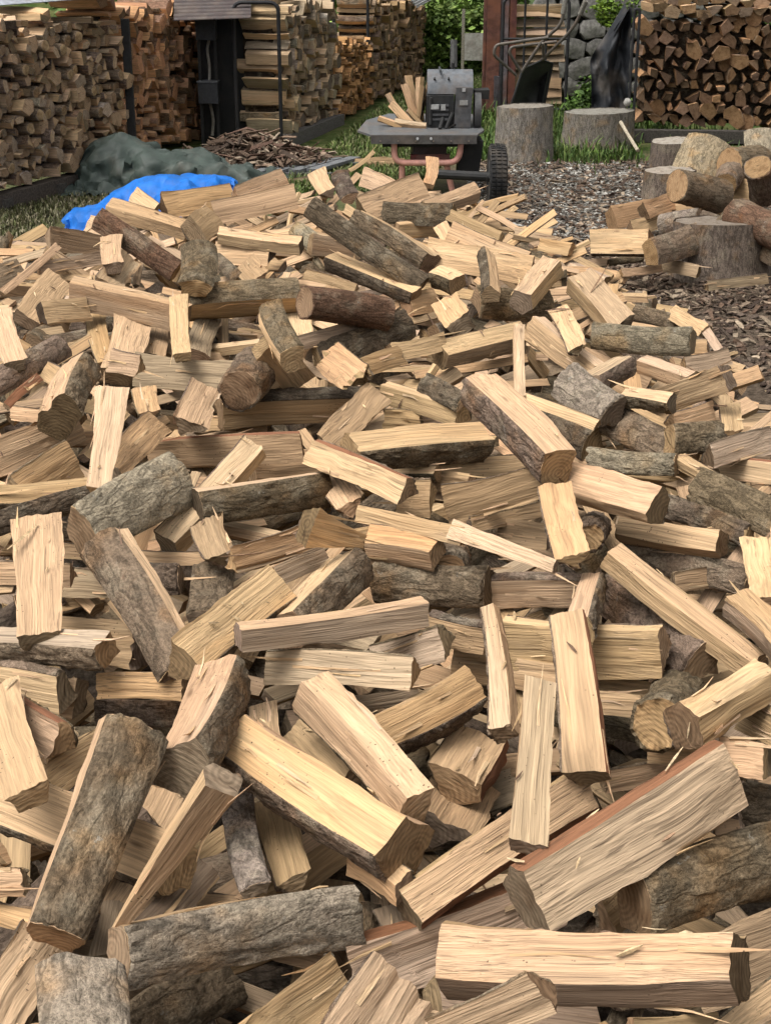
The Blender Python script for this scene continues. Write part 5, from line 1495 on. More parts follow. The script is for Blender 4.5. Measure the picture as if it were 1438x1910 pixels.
(-0.801,6.492,0.470,0.287,-0.193,0.526,-0.777,0.358,0.118,0.114,"O",202,"","yellow-tan split log at the right end of the blue tarp"),
(-0.532,6.123,0.515,0.126,0.020,0.553,-0.824,0.341,0.101,0.100,"P",203,"","broad creamy Y-grained plank at the back of the pile"),
(-0.542,6.596,0.514,0.439,-0.222,0.457,-0.741,0.361,0.077,0.074,"P",204,"","smooth rearmost pale plank beside the bark heap"),
(-0.685,5.746,0.514,0.572,-0.229,0.345,-0.708,0.179,0.130,0.126,"T",205,"","block with a yellowish wedge end at the back left"),
(-0.466,5.388,0.521,0.207,-0.129,-0.539,0.806,0.352,0.069,0.071,"P.5T.5",206,"","pale and tan sliver lying level, just below the broad creamy Y-grained plank"),
(-0.528,5.428,0.461,0.201,-0.181,-0.544,0.794,0.249,0.082,0.084,"P",207,"","pale log lying level, just right of the rough bark-topped block"),
(-0.595,4.671,0.599,0.738,0.030,0.060,-0.671,0.362,0.119,0.111,"B",208,"","rough bark-topped block standing out at the back left"),
(-0.568,5.218,0.457,0.530,-0.188,-0.319,0.763,0.301,0.048,0.050,"K",209,"","dark-barked log falling to the right, just right of the rough bark-topped block"),
(-0.461,5.055,0.483,0.760,0.282,-0.171,-0.560,0.210,0.094,0.090,"T",210,"","tan block falling to the right, just above the knobbly mossy-brown bark log"),
(-0.066,4.879,0.603,0.262,0.154,-0.530,0.792,0.461,0.074,0.074,"K",211,"","long black furrowed-bark log slanting down right at the back"),
(0.011,5.209,0.569,0.390,-0.040,-0.465,0.794,0.368,0.077,0.080,"P.25B.75",212,"","smooth bark plank with a pale edge beside the black furrowed log"),
(-0.057,4.882,0.504,0.312,-0.068,-0.500,0.805,0.360,0.073,0.076,"P.5K.5",213,"","pale-topped log with a black bark side in the upper middle"),
(-0.191,5.502,0.469,0.191,-0.301,0.561,-0.747,0.204,0.081,0.079,"T",214,"","tan log lying level, just left of the long black furrowed-bark log"),
(-0.189,4.932,0.470,0.387,-0.240,-0.464,0.760,0.303,0.039,0.040,"T",215,"","tan sliver lying level, just left of the pale-topped log with a black bark side"),
(0.318,5.116,0.503,0.172,-0.057,-0.545,0.819,0.376,0.110,0.112,"P",216,"","big smooth cream slab at the back right"),
(0.359,5.302,0.516,0.386,-0.152,-0.474,0.777,0.383,0.079,0.082,"O",217,"","flat amber slab lying on the big cream slab"),
(0.171,5.916,0.456,0.218,-0.187,0.543,-0.789,0.278,0.078,0.076,"P.2T.8",218,"","pale and tan log lying level, just below the dark knotted bark log"),
(0.226,5.512,0.515,0.723,0.231,-0.145,-0.634,0.274,0.057,0.054,"P",219,"","pale block falling to the right, just right of the dark knotted bark log"),
(0.039,6.317,0.516,0.379,-0.155,0.478,-0.777,0.389,0.120,0.115,"P",220,"","pale shredded-fibre plank at the back in front of the splitter"),
(0.122,5.896,0.521,0.200,-0.181,-0.548,0.792,0.315,0.088,0.090,"K",221,"","dark knotted bark log below the shredded plank"),
(0.296,6.274,0.515,0.407,-0.226,0.464,-0.754,0.396,0.083,0.079,"P.6G.4",222,"","splinter-edged pale plank by the splitter wheel"),
(0.331,5.679,0.517,0.447,-0.205,-0.441,0.751,0.360,0.044,0.046,"T",223,"","tan sliver falling to the right, just above the flat amber slab"),
(-0.033,6.922,0.469,0.447,-0.229,-0.443,0.743,0.321,0.087,0.090,"P",224,"","pale log falling to the right, just left of the pale shredded-fibre plank"),
(-0.089,10.465,0.014,0.023,-0.011,0.561,-0.827,0.460,0.097,0.096,"T",225,"","thin rearmost tan plank under the splitter frame"),
(-0.156,10.082,0.105,0.525,-0.136,0.379,-0.750,0.387,0.029,0.028,"P",226,"","little pale stick poking up in front of the splitter"),
(-0.297,7.009,0.470,0.741,0.204,-0.098,-0.632,0.346,0.092,0.088,"O",227,"","orange-tinted block falling to the right, just left of the little pale stick"),
(-0.194,6.966,0.470,0.735,0.171,-0.073,-0.652,0.393,0.091,0.087,"K",228,"","dark-barked block upright, just below the little pale stick"),
(0.208,7.027,0.516,0.682,0.011,0.101,-0.724,0.395,0.061,0.058,"O",229,"","brown squared stub standing before the pink frame"),
(0.193,4.365,0.519,0.726,0.207,-0.152,-0.638,0.215,0.092,0.088,"O",230,"","block with a yellow sawn wedge end in the upper middle"),
(0.126,4.837,0.429,0.320,-0.233,0.499,-0.771,0.132,0.082,0.081,"P",231,"","pale block lying level, just left of the block with a yellow sawn wedge end"),
(0.175,4.820,0.513,0.428,-0.252,-0.445,0.745,0.124,0.080,0.082,"P.5K.5",232,"","pale and dark-barked block falling to the right, just left of the big smooth cream slab"),
(0.657,5.801,0.409,0.332,-0.240,-0.507,0.758,0.166,0.054,0.055,"T",233,"","tan log lying level, just above the pale squared plank"),
(-0.310,5.685,0.470,0.521,-0.205,-0.353,0.750,0.294,0.072,0.075,"L",234,"","grey-barked block falling to the right, just left of the long black furrowed-bark log"),
(-0.533,9.755,0.014,0.316,-0.219,0.519,-0.764,0.346,0.091,0.089,"G",235,"","grey-brown log lying level, just right of the smooth rearmost pale plank"),
(-1.347,5.247,0.425,0.493,-0.292,0.426,-0.701,0.193,0.078,0.075,"G",236,"","grey-brown block rising to the right, just left of the thin pale stick"),
(0.211,4.353,0.464,0.384,-0.246,0.456,-0.764,0.176,0.055,0.054,"K",237,"","dark-barked block lying level, just below the block with a yellow sawn wedge end"),
(0.698,4.749,0.415,0.554,-0.258,-0.348,0.711,0.274,0.051,0.054,"T",238,"","tan log falling to the right, just below the orange-tan knotty plank"),
(-0.085,5.936,0.424,0.363,-0.232,-0.487,0.760,0.277,0.063,0.065,"B",239,"","brown-barked log lying level, just above the long black furrowed-bark log"),
(-0.634,4.583,0.378,0.527,-0.189,-0.296,0.774,0.197,0.050,0.052,"K",240,"","dark-barked block falling to the right, just below the narrow upright slat"),
(-0.359,4.336,0.379,0.541,-0.252,0.336,-0.729,0.313,0.066,0.062,"T",241,"","tan log rising to the right, just above the stubby log showing a round ringed end"),
(0.738,4.181,0.423,0.568,-0.267,-0.329,0.706,0.296,0.054,0.058,"B",242,"","brown-barked log falling to the right, just below the long grey striped bark log"),
(1.022,5.551,0.194,0.392,-0.276,-0.472,0.739,0.239,0.060,0.062,"B",243,"","brown-barked log lying level, just above the long grey striped bark log"),
(1.971,9.334,0.239,0.556,0.099,0.314,-0.763,0.432,0.321,0.313,"L",244,"yel right","thick log with coarse straw-coloured bark leaning in the right-hand heap"),
(1.930,8.395,0.309,0.584,-0.107,0.179,-0.784,0.327,0.139,0.135,"r",245,"end right","round butt log with a curled end in the right-hand heap"),
(1.655,7.669,0.314,0.130,-0.253,0.579,-0.764,0.319,0.166,0.162,"r",246,"end right","mossy log with an orange sawn end in the right-hand heap"),
(1.637,7.834,0.208,0.207,-0.192,-0.549,0.787,0.286,0.083,0.085,"T",247,"right","thin tan half log under the mossy log in the right-hand heap"),
(1.366,7.940,0.159,0.256,-0.147,0.525,-0.798,0.413,0.133,0.129,"O",248,"right","orange-brown split wedge at the left of the right-hand heap"),
(1.070,6.834,0.219,0.172,-0.180,-0.552,0.795,0.286,0.122,0.125,"P.95K.05",249,"right","square pale slab lying nearest the pile in the right-hand heap"),
(1.452,7.461,0.190,0.268,-0.405,-0.548,0.681,0.279,0.106,0.109,"L",250,"end right","short bark log above the square pale slab"),
(1.354,6.812,0.219,0.350,-0.211,0.480,-0.777,0.403,0.141,0.135,"B",251,"right","bark log wedged behind the big stump in the right-hand heap"),
(1.690,6.923,0.313,0.481,-0.201,-0.441,0.731,0.346,0.146,0.152,"r",252,"smooth right","smooth pinkish-brown round log at the right edge"),
(2.429,9.762,0.221,0.644,0.228,0.209,-0.700,0.405,0.216,0.211,"L",253,"right","tall bark billet standing at the right edge"),
(2.055,8.162,0.223,0.372,0.723,0.555,-0.174,0.288,0.143,0.148,"r",254,"end right","round log with a pale slanted top at the right edge"),
(1.569,6.539,0.099,0.235,-0.183,0.529,-0.794,0.385,0.048,0.047,"G",255,"right","weathered grey plank lying on the litter at the right"),
(1.139,6.990,0.098,0.254,-0.197,0.527,-0.787,0.232,0.036,0.035,"B",256,"right","curl of loose bark lying below the square pale slab"),
(1.439,7.813,0.215,0.380,-0.208,0.467,-0.771,0.323,0.096,0.094,"O",257,"right","small orange-brown sliver resting on the wedge in the right-hand heap"),
(1.584,7.277,0.220,0.468,-0.275,-0.448,0.710,0.221,0.098,0.101,"K",258,"right","dark bark stub between the rounds of the right-hand heap"),
(2.005,8.452,0.187,0.339,-0.205,-0.513,0.761,0.321,0.125,0.128,"T",259,"right","tan split log behind the smooth round one in the right-hand heap"),
(1.853,9.368,0.137,0.554,-0.056,0.280,-0.782,0.407,0.135,0.131,"P.5B.5",260,"right","half-bark piece leaning left of the straw-barked log"),
(1.619,7.103,0.245,0.492,-0.160,0.343,-0.784,0.401,0.120,0.115,"B",261,"right","brown bark billet lying over the big dark block"),
(1.363,7.718,0.141,0.372,-0.211,0.470,-0.772,0.327,0.084,0.082,"P",262,"right","pale sliver above the square pale slab"),
(1.751,6.941,0.182,0.526,-0.284,-0.407,0.691,0.272,0.123,0.128,"B",263,"right","bark log tucked at the right edge above the weathered plank"),
(1.354,6.829,0.098,0.322,-0.249,-0.512,0.757,0.215,0.064,0.065,"T",264,"right","low tan piece half buried in litter left of the big dark block"),
(1.180,6.775,0.100,0.238,-0.193,0.531,-0.790,0.258,0.040,0.039,"P",265,"right","pale bark-free strip lying on the litter"),
(2.282,9.294,0.221,0.276,-0.272,0.543,-0.745,0.344,0.200,0.195,"r",266,"end right","thick round log lying behind the curled one at the right edge"),
]
FILL = [  # bark and darker kinds favoured, so their colour adds shade to the gaps
(-321,1364,296,28,-18,-14,93,309,61,"B",0),
(-303,1494,240,96,23,-14,9,196,83,"B",1),
(-74,1452,273,80,15,-7,58,213,67,"B",2),
(333,1396,285,41,-7,-17,90,259,56,"G",3),
(-392,1424,281,89,20,-2,41,232,74,"T",5),
(-408,1561,210,81,9,16,55,230,78,"K",6),
(-277,1562,126,63,-7,4,77,351,52,"T",7),
(-126,1503,277,97,21,8,5,317,65,"T.5B.5",8),
(-175,1502,207,44,-9,-10,89,316,64,"P",9),
(-106,1524,286,96,20,4,18,236,35,"B",10),
(-17,1575,216,95,18,16,21,221,48,"T.5B.5",11),
(174,1525,313,93,21,27,14,264,63,"P",12),
(79,1449,215,67,-2,-4,74,351,62,"T.5P.5",13),
(259,1480,286,64,-27,5,72,196,75,"T",14),
(523,1557,295,80,0,-2,60,242,39,"T",15),
(-466,1754,314,48,-30,-4,82,314,56,"T",17),
(-505,1596,213,45,18,-17,86,313,58,"B",18),
(-485,1737,130,83,11,17,52,367,71,"B",19),
(-305,1682,258,57,-11,0,81,261,57,"P",20),
(-414,1619,202,97,21,4,10,282,45,"T.5P.5",21),
(-329,1623,147,86,16,2,49,326,37,"T.5P.5",22),
(-190,1612,265,15,9,-22,96,300,37,"G",23),
(-114,1603,223,78,1,19,59,364,60,"B",24),
(-124,1678,147,82,6,20,53,258,42,"T.5P.5",25),
(-53,1659,246,72,18,-16,65,242,69,"K",26),
(20,1746,211,20,13,-24,94,238,57,"G",27),
(-15,1663,146,69,8,-8,71,217,71,"K",28),
(115,1568,289,79,-1,12,60,358,40,"P",29),
(139,1707,233,96,21,3,17,192,39,"T.5P.5",30),
(108,1646,141,76,0,40,51,236,69,"G",31),
(391,1728,295,25,2,-23,94,240,66,"T",32),
(308,1615,198,84,14,-10,51,299,40,"K",33),
(391,1759,145,37,-10,-18,90,232,43,"K",34),
(397,1724,209,90,15,27,31,275,80,"G",36),
(451,1628,126,95,16,4,25,357,37,"K",37),
(601,1744,280,87,4,9,49,183,69,"B",38),
(582,1699,230,18,9,-25,95,300,73,"T.5B.5",39),
(-614,1780,223,29,-4,-16,94,287,79,"K",40),
(-472,1772,309,87,27,-13,39,353,73,"B",41),
(-609,1837,225,67,3,8,74,306,78,"T",42),
(-542,1878,128,19,-7,-20,96,240,82,"P",43),
(-383,1748,287,68,0,7,73,198,50,"G",44),
(-367,1907,199,94,23,1,24,367,62,"B",45),
(-404,1812,111,94,22,24,-5,368,39,"G",46),
(-205,1746,310,1,3,-23,97,298,61,"T.5P.5",47),
(-155,1820,214,93,20,7,30,297,55,"T.5P.5",48),
(-196,1837,114,14,-6,-21,97,229,46,"K",49),
(-103,1903,297,88,17,9,43,348,81,"T.5P.5",50),
(-85,1772,214,19,-9,-21,96,208,52,"T.5P.5",51),
(-107,1829,143,73,20,-16,63,273,74,"T",52),
(127,1809,256,95,24,22,6,267,68,"B",53),
(217,1912,206,97,23,7,10,352,69,"P",54),
(199,1799,119,27,15,-25,92,252,55,"T.5B.5",55),
(409,1844,290,18,26,-30,90,198,44,"K",56),
(299,1838,135,87,11,4,47,243,76,"B",58),
(567,1911,318,75,2,-10,65,221,66,"B",59),
(591,1729,293,87,6,4,49,184,68,"B",62),
(583,1830,123,38,-5,-21,90,311,84,"B",63),
(-714,2069,229,13,-4,-23,96,200,50,"B",64),
(-619,2084,282,62,22,-15,74,364,80,"T",66),
(-606,1915,205,83,16,11,53,190,56,"B",67),
(-498,2063,119,91,22,4,36,339,68,"T.5P.5",68),
(-374,1896,309,78,15,1,61,250,64,"P",69),
(-318,2037,212,83,18,41,33,203,52,"K",70),
(-319,1968,119,97,23,4,12,316,76,"T.5B.5",71),
(-90,2089,282,96,26,-10,10,337,62,"B",72),
(-251,2083,204,89,21,3,40,364,38,"T",73),
(-257,2014,145,20,-24,-21,93,317,71,"B",74),
(-78,2006,203,91,19,7,35,267,56,"K",76),
(2,1946,136,69,10,-11,71,210,54,"T",77),
(178,2108,267,95,24,-5,19,185,67,"G",78),
(89,1979,202,51,-17,-11,84,242,46,"T.5P.5",79),
(394,2026,304,28,12,-28,91,266,51,"T",84),
(527,1961,132,60,-11,-11,79,191,74,"T",86),
(646,1983,311,32,-20,-21,90,328,71,"K",87),
(723,1904,201,88,7,4,46,369,74,"P",88),
(694,2054,136,17,-2,-24,95,358,38,"T.5P.5",89),
(-570,2055,210,84,15,26,45,185,53,"T",94),
(-446,2126,126,83,13,25,48,284,75,"B",95),
(-421,2227,300,88,21,29,31,258,47,"B",96),
(-358,2217,215,92,24,1,30,307,48,"B",97),
(-299,2094,124,85,22,-7,47,270,66,"T.5B.5",98),
(-112,2226,207,50,-11,-12,85,232,66,"K",100),
(-121,2216,111,93,22,4,30,208,41,"T.5P.5",101),
(-92,2237,312,89,22,28,28,187,63,"G",102),
(16,2162,207,40,-22,-16,88,254,55,"P",103),
(-6,2242,142,14,16,-26,94,316,53,"B",104),
(234,2387,326,66,2,-12,74,211,47,"P.6T.4",105),
(216,2150,290,17,-25,-24,92,268,46,"T",106),
(57,2062,216,96,24,5,12,263,52,"B",107),
(187,2093,140,94,21,2,28,283,82,"T",108),
(321,2222,291,80,10,-4,59,235,48,"B",110),
(283,2204,208,63,12,-21,74,318,73,"T",111),
(248,2173,111,86,13,2,50,185,71,"K",112),
(560,2295,357,95,24,-2,18,287,49,"T",113),
(578,2199,310,16,-52,-26,80,285,49,"G",114),
(483,2195,234,95,22,-1,22,269,81,"T",115),
(531,2168,139,80,10,-10,58,336,54,"K",116),
(733,2233,317,86,9,-1,51,339,36,"P",117),
(631,2127,204,68,-1,-14,72,249,46,"T",118),
(692,2249,134,97,23,-2,12,244,53,"P",119),
(736,2129,281,95,21,-1,22,264,75,"P",120),
(736,2147,204,92,29,26,3,273,41,"T.5B.5",121),
(-653,2230,213,47,5,-13,87,328,63,"T.5P.5",128),
(-630,2299,146,50,3,-12,86,345,71,"G",129),
(-626,2227,289,87,27,-5,40,298,68,"T",131),
(-401,2341,419,43,7,-20,88,289,28,"T.5P.5",134),
(-417,2247,296,76,10,11,63,288,45,"G",135),
(-301,2415,126,8,17,-26,95,269,78,"K",137),
(-108,2382,383,12,14,-28,94,294,23,"T",138),
(-114,2366,284,70,8,-6,70,328,80,"B",139),
(-286,2273,214,29,5,-23,93,243,58,"K",140),
(51,2625,315,50,-6,-18,85,339,39,"O",142),
(49,2298,308,43,-9,-19,88,331,51,"G",143),
(-87,2344,211,17,27,-29,90,190,56,"T",144),
(236,2492,334,69,3,-11,72,310,31,"O",146),
(139,2269,319,30,-6,-23,92,314,67,"T.5B.5",147),
(151,2376,234,72,-4,3,69,361,39,"T.5B.5",148),
(171,2308,129,90,18,5,40,245,82,"T",149),
(286,2531,336,86,29,-26,34,255,19,"T",150),
(279,2363,316,64,3,-15,75,322,63,"T.5P.5",151),
(258,2296,212,58,-15,-10,79,199,74,"B",152),
(234,2383,150,41,-27,-17,85,298,49,"T",153),
(473,2444,393,77,2,-2,63,290,27,"T.5P.5",154),
(412,2252,318,7,9,-27,96,248,72,"K",155),
(403,2263,196,89,15,18,39,269,54,"T.5P.5",156),
(538,2334,125,31,1,-25,92,295,36,"K",157),
(760,2275,287,57,-20,-14,78,248,47,"T",159),
(638,2226,211,22,-9,-24,94,263,45,"T.5B.5",160),
(755,2305,125,66,2,-18,73,362,76,"G",161),
(796,2405,309,0,1,-27,96,321,63,"B",162),
(807,2399,122,95,23,-10,18,264,76,"T.5B.5",163),
(-822,2666,373,11,-13,-28,94,213,21,"P",168),
(-689,2541,144,11,-33,-29,89,282,54,"K",171),
(-529,2422,280,92,29,-11,22,243,37,"K",172),
(-617,2502,206,53,-15,-4,83,185,39,"T.5P.5",173),
(-479,2508,132,89,29,-13,33,181,40,"T.5P.5",174),
(-391,2445,371,90,28,-8,32,296,33,"T.5P.5",175),
(-339,2463,300,19,-2,-25,95,252,39,"G",176),
(-356,2439,232,87,20,23,38,258,73,"B",177),
(-291,2564,111,69,1,4,72,316,76,"B",178),
(-153,2485,397,31,-10,-23,92,338,46,"T",179),
(-99,2467,299,88,19,16,41,340,35,"G",180),
(-261,2473,228,22,-27,-24,91,331,45,"B",181),
(35,2601,336,91,24,1,35,369,35,"T.5P.5",183),
(-11,2506,282,77,5,24,59,368,41,"T",184),
(32,2438,220,88,31,-31,19,339,39,"T.5P.5",185),
(39,2582,146,30,-1,-24,92,340,42,"K",186),
(253,2542,355,54,-7,-17,82,367,40,"O",187),
(153,2420,290,17,3,-27,95,293,59,"T",188),
(198,2457,231,33,-11,-22,91,232,70,"B",189),
(100,2540,121,88,29,-26,25,212,78,"T",190),
(235,2555,295,90,20,5,39,216,38,"P",191),
(274,2396,202,86,17,-2,48,249,61,"K",192),
(394,2493,113,70,9,-15,69,182,72,"K",193),
(475,2557,387,86,14,9,48,365,28,"P",194),
(464,2486,291,81,29,-31,41,192,66,"B",195),
(481,2572,214,42,-25,-19,85,303,69,"P",196),
(440,2562,126,62,-34,-4,71,299,52,"B",197),
(647,2644,375,86,22,-16,43,299,38,"P",198),
(656,2407,317,6,9,-28,95,263,58,"T",199),
(842,2554,383,84,21,32,38,318,28,"P.6T.4",202),
(771,2512,317,56,-27,-14,77,238,68,"T",203),
(817,2516,207,82,20,-23,48,240,42,"P",204),
(-787,2674,288,90,30,-7,32,320,69,"K",205),
(-729,2718,365,83,24,41,27,359,37,"O",208),
(-639,2746,356,40,3,-20,89,187,35,"T.5P.5",212),
(-483,2709,199,31,16,-25,90,280,76,"B",214),
(-569,2555,144,25,-4,-22,94,199,72,"B",215),
(-308,2698,363,90,29,-8,32,355,49,"P.6T.4",216),
(-289,2709,225,65,12,-12,74,182,66,"K",218),
(-437,2627,141,85,20,6,48,278,62,"B",219),
(-146,2651,409,84,24,-5,48,271,24,"T",220),
(-123,2570,282,66,4,-7,75,306,83,"K",221),
(-188,2611,207,27,-3,-24,93,345,45,"B",222),
(-40,2583,319,96,27,0,8,260,71,"T.5B.5",225),
(69,2669,219,87,25,-13,41,335,40,"G",226),
(49,2557,149,88,20,28,34,332,51,"B",227),
(207,2566,299,95,27,15,6,204,54,"P",229),
(159,2744,224,94,28,-17,9,357,39,"T.5B.5",230),
(152,2587,142,96,26,10,5,196,69,"K",231),
(257,2625,362,95,27,-6,16,226,36,"P",232),
(244,2680,300,87,26,-17,38,225,37,"T",233),
(242,2656,198,73,38,56,12,314,53,"P",234),
(368,2715,111,90,23,-11,36,313,79,"P",235),
(622,2722,332,42,16,-32,84,189,35,"P.6T.4",236),
(482,2654,233,32,-28,-22,88,250,81,"T",238),
(394,2736,126,96,26,-4,11,301,76,"B",239),
(609,2636,367,94,27,14,16,354,38,"P",240),
(652,2642,307,92,23,13,28,211,84,"T",241),
(637,2604,222,4,3,-27,96,352,50,"B",242),
(612,2567,123,95,23,10,20,286,45,"G",243),
(876,2593,390,35,-11,-26,89,366,41,"P",244),
(787,2611,285,3,11,26,-96,312,42,"B",245),
(750,2577,230,92,20,8,32,200,63,"G",246),
(904,2594,140,52,1,-25,82,226,35,"T",247),
(958,2670,130,34,-18,-23,90,278,66,"G",248),
(-811,2828,208,82,21,10,52,252,48,"G",251),
(-786,2908,415,70,9,16,69,276,42,"P",253),
(-660,2749,320,84,20,22,44,215,64,"P",254),
(-673,2813,226,85,24,39,27,287,50,"T.5P.5",255),
(-750,2840,142,48,16,-19,84,259,81,"T",256),
(-534,2962,325,25,-31,-28,87,303,41,"O",257),
(-530,2909,286,34,-5,-22,91,285,45,"T.5P.5",258),
(-520,2858,228,91,25,23,24,367,67,"B",259),
(-545,2901,134,75,9,17,63,224,67,"B",260),
(-335,2978,381,87,23,22,38,225,19,"P",261),
(-264,2839,306,93,27,17,17,267,46,"K",262),
(-313,2745,195,13,-8,-26,95,311,45,"T",263),
(-377,2833,127,72,13,-4,69,281,68,"G",264),
(-232,2798,291,79,17,-2,59,365,62,"T",266),
(-115,2760,221,82,14,11,55,236,68,"B",267),
(-119,2759,132,93,24,14,23,254,50,"P",268),
(-94,2859,410,91,26,13,29,299,40,"P.6T.4",269),
(-54,2790,290,91,30,-17,23,300,52,"T.5P.5",270),
(-72,2889,233,82,22,-9,53,248,40,"T.5P.5",271),
(-35,2908,140,95,26,2,19,222,46,"T.5P.5",272),
(125,3105,326,29,-40,-27,83,364,39,"O",273),
(222,2867,306,93,30,-22,9,193,35,"G",274),
(62,2837,113,81,12,5,57,282,53,"G",276),
(407,2890,313,84,14,5,51,320,51,"B",277),
(408,2736,233,73,19,-21,62,222,65,"T",278),
(441,2807,285,83,35,43,8,281,58,"K",281),
(472,2787,196,53,-6,-19,82,276,47,"B",282),
(615,2739,381,73,2,-10,67,277,38,"P.6T.4",284),
(669,2763,316,25,2,-29,92,186,74,"T.5P.5",285),
(624,2771,200,17,-12,-26,94,205,35,"T",286),
(635,2872,140,93,30,23,0,345,47,"K",287),
(767,2878,401,72,5,-16,67,322,46,"T",288),
(891,2754,283,95,25,-10,17,225,62,"B",289),
(858,2838,206,80,7,-9,59,289,70,"K",290),
(927,2726,126,23,-3,-27,93,355,48,"K",291),
(975,2910,401,50,-11,-23,83,226,34,"P.6T.4",292),
(992,2896,215,79,9,-14,59,192,38,"B",293),
(-877,2936,295,41,-4,-17,89,353,49,"G",299),
(-905,3010,221,32,-27,-24,88,284,53,"G",300),
(-805,2937,128,58,8,-8,81,224,42,"K",301),
(-697,2982,316,19,3,-26,94,190,75,"K",303),
(-725,2963,233,91,25,19,25,192,43,"B",304),
(-758,2930,133,3,27,32,-91,361,56,"B",305),
(-511,3040,394,74,24,-10,62,286,37,"T",306),
(-485,3019,146,69,0,11,72,300,70,"B",309),
(-439,2935,414,74,21,-9,64,300,21,"P",310),
(-309,2921,284,33,-1,-24,91,349,53,"G",311),
(-448,3051,227,6,-10,-28,95,288,38,"B",312),
(-263,2961,119,44,-5,-19,88,219,83,"K",313),
(-251,2914,388,20,-2,-27,94,255,35,"P.6T.4",314),
(-203,2987,281,10,-13,-28,94,363,74,"K",315),
(-126,3030,205,9,-3,-28,96,283,65,"P",316),
(-89,2918,382,4,1,-29,96,212,43,"T.5P.5",318),
(-82,3015,285,95,28,3,15,186,41,"T.5B.5",319),
(-53,2903,233,73,1,6,69,294,57,"T",320),
(-57,3016,135,87,28,-17,37,194,64,"T.5P.5",321),
(247,3085,379,95,29,-4,7,191,45,"P",322),
(126,2881,219,56,-12,-13,81,309,56,"T.5B.5",324),
(172,3032,120,95,27,0,12,294,73,"B",325),
(342,3071,370,85,28,-21,39,197,27,"P",326),
(315,2987,314,43,-14,-22,86,267,57,"P",327),
(242,2880,199,82,10,11,55,193,61,"T.5P.5",328),
(333,2984,135,93,25,11,23,263,81,"T",329),
(470,2987,390,66,-8,-12,74,333,40,"T",330),
(455,3052,296,8,-16,-28,94,201,60,"B",331),
(491,2987,210,22,13,-31,92,298,60,"T.5P.5",332),
(406,3037,127,71,-17,5,68,358,54,"T",333),
(662,2969,416,67,5,-19,71,183,36,"T",334),
(654,2986,235,67,-4,-14,73,296,50,"B",336),
(830,2941,398,26,4,-31,91,270,42,"P.6T.4",338),
(863,2976,318,39,-14,-25,88,340,66,"K",339),
(917,3043,233,42,2,-28,86,311,69,"T",340),
(865,2948,145,27,-4,-27,92,357,76,"B",341),
(1051,3132,357,5,15,-33,93,277,41,"P",342),
(1003,3056,306,96,28,1,7,237,77,"P",343),
(937,3052,212,38,12,-32,86,344,55,"B",344),
(980,3077,120,62,-31,-10,71,304,40,"T",345),
(-825,3050,411,67,11,3,73,275,41,"O",347),
(-776,3147,300,1,0,-29,96,302,49,"B",348),
(-949,3193,212,40,-24,-19,86,293,44,"B",349),
(-847,3238,126,90,26,30,17,369,50,"T",350),
(-810,3262,374,20,-8,-28,94,241,28,"P",351),
(-729,3113,135,82,29,-10,49,263,56,"B",354),
(-435,3088,286,62,-1,-5,78,281,81,"B",355),
(-506,3139,208,51,-12,-13,84,304,71,"B",356),
(-490,3230,123,93,28,1,24,343,83,"T",357),
(-400,3202,397,37,-25,-24,86,286,37,"O",358),
(-394,3188,303,96,29,4,3,208,40,"G",359),
(-304,3191,222,84,21,5,50,277,36,"T.5B.5",360),
(-412,3229,143,84,20,14,48,343,47,"B",361),
(-214,3153,385,90,26,14,31,196,36,"T",362),
(-258,3210,317,91,27,2,30,275,76,"B",363),
(-289,3210,223,75,8,15,64,183,78,"T",364),
(-268,3087,117,70,-2,8,71,354,62,"K",365),
(-66,3079,302,9,-8,-29,95,204,74,"B",367),
(8,3158,139,91,27,26,16,357,57,"B",369),
(134,3152,386,95,30,8,3,268,35,"P",370),
(93,3222,300,45,-7,-22,86,186,60,"K",371),
(211,3204,218,87,26,-12,40,356,61,"B",372),
(53,3224,142,88,28,33,19,261,67,"B",373),
(393,3091,294,80,11,-2,59,350,84,"T",374),
(284,3055,214,57,-12,-15,80,353,49,"B",375),
(310,3091,129,96,27,6,8,333,63,"G",376),
(399,3147,399,87,29,32,22,193,46,"P.6T.4",377),
(545,3157,281,23,-16,-27,92,244,43,"T.5B.5",378),
(470,3183,215,71,13,-18,66,366,58,"B",379),
(473,3216,142,91,24,-4,33,267,68,"B",380),
(671,3237,395,52,-23,-20,80,228,46,"P",381),
(673,3140,203,93,32,20,-4,334,48,"B",383),
(833,3126,382,88,19,-2,44,303,27,"T.5P.5",385),
(920,3100,305,7,12,-31,94,227,75,"T",386),
(884,3209,207,90,19,9,38,190,81,"K",387),
(779,3187,141,28,-25,-24,89,331,58,"T.5P.5",388),
(1068,3228,352,90,29,24,23,352,28,"P",389),
(933,3198,290,94,26,-7,20,222,35,"T.5P.5",390),
(1085,3237,197,10,12,-32,93,194,73,"B",391),
(947,3217,127,77,-4,-4,64,194,83,"K",392),
(-1003,3362,149,80,24,47,30,361,80,"G",397),
(-870,3227,380,30,-8,-25,92,276,30,"P.6T.4",398),
(-966,3283,223,89,25,25,30,241,56,"T.5P.5",400),
(-802,3216,111,20,-1,-25,95,229,58,"P",401),
(-777,3434,356,29,7,-26,92,218,37,"P",402),
(-711,3248,228,8,17,-28,94,259,63,"T",404),
(-716,3216,138,36,28,-28,85,277,68,"B",405),
(-458,3394,386,38,17,-28,87,188,48,"P",406),
(-569,3358,198,82,20,10,53,257,78,"T",408),
(-435,3402,123,23,-22,-26,91,299,53,"K",409),
(-457,3378,374,58,2,-13,81,238,30,"P",410),
(-309,3368,287,12,-10,-29,94,276,48,"K",411),
(-344,3318,212,20,-26,-28,90,317,68,"T",412),
(-362,3291,140,54,-14,-12,82,247,59,"T",413),
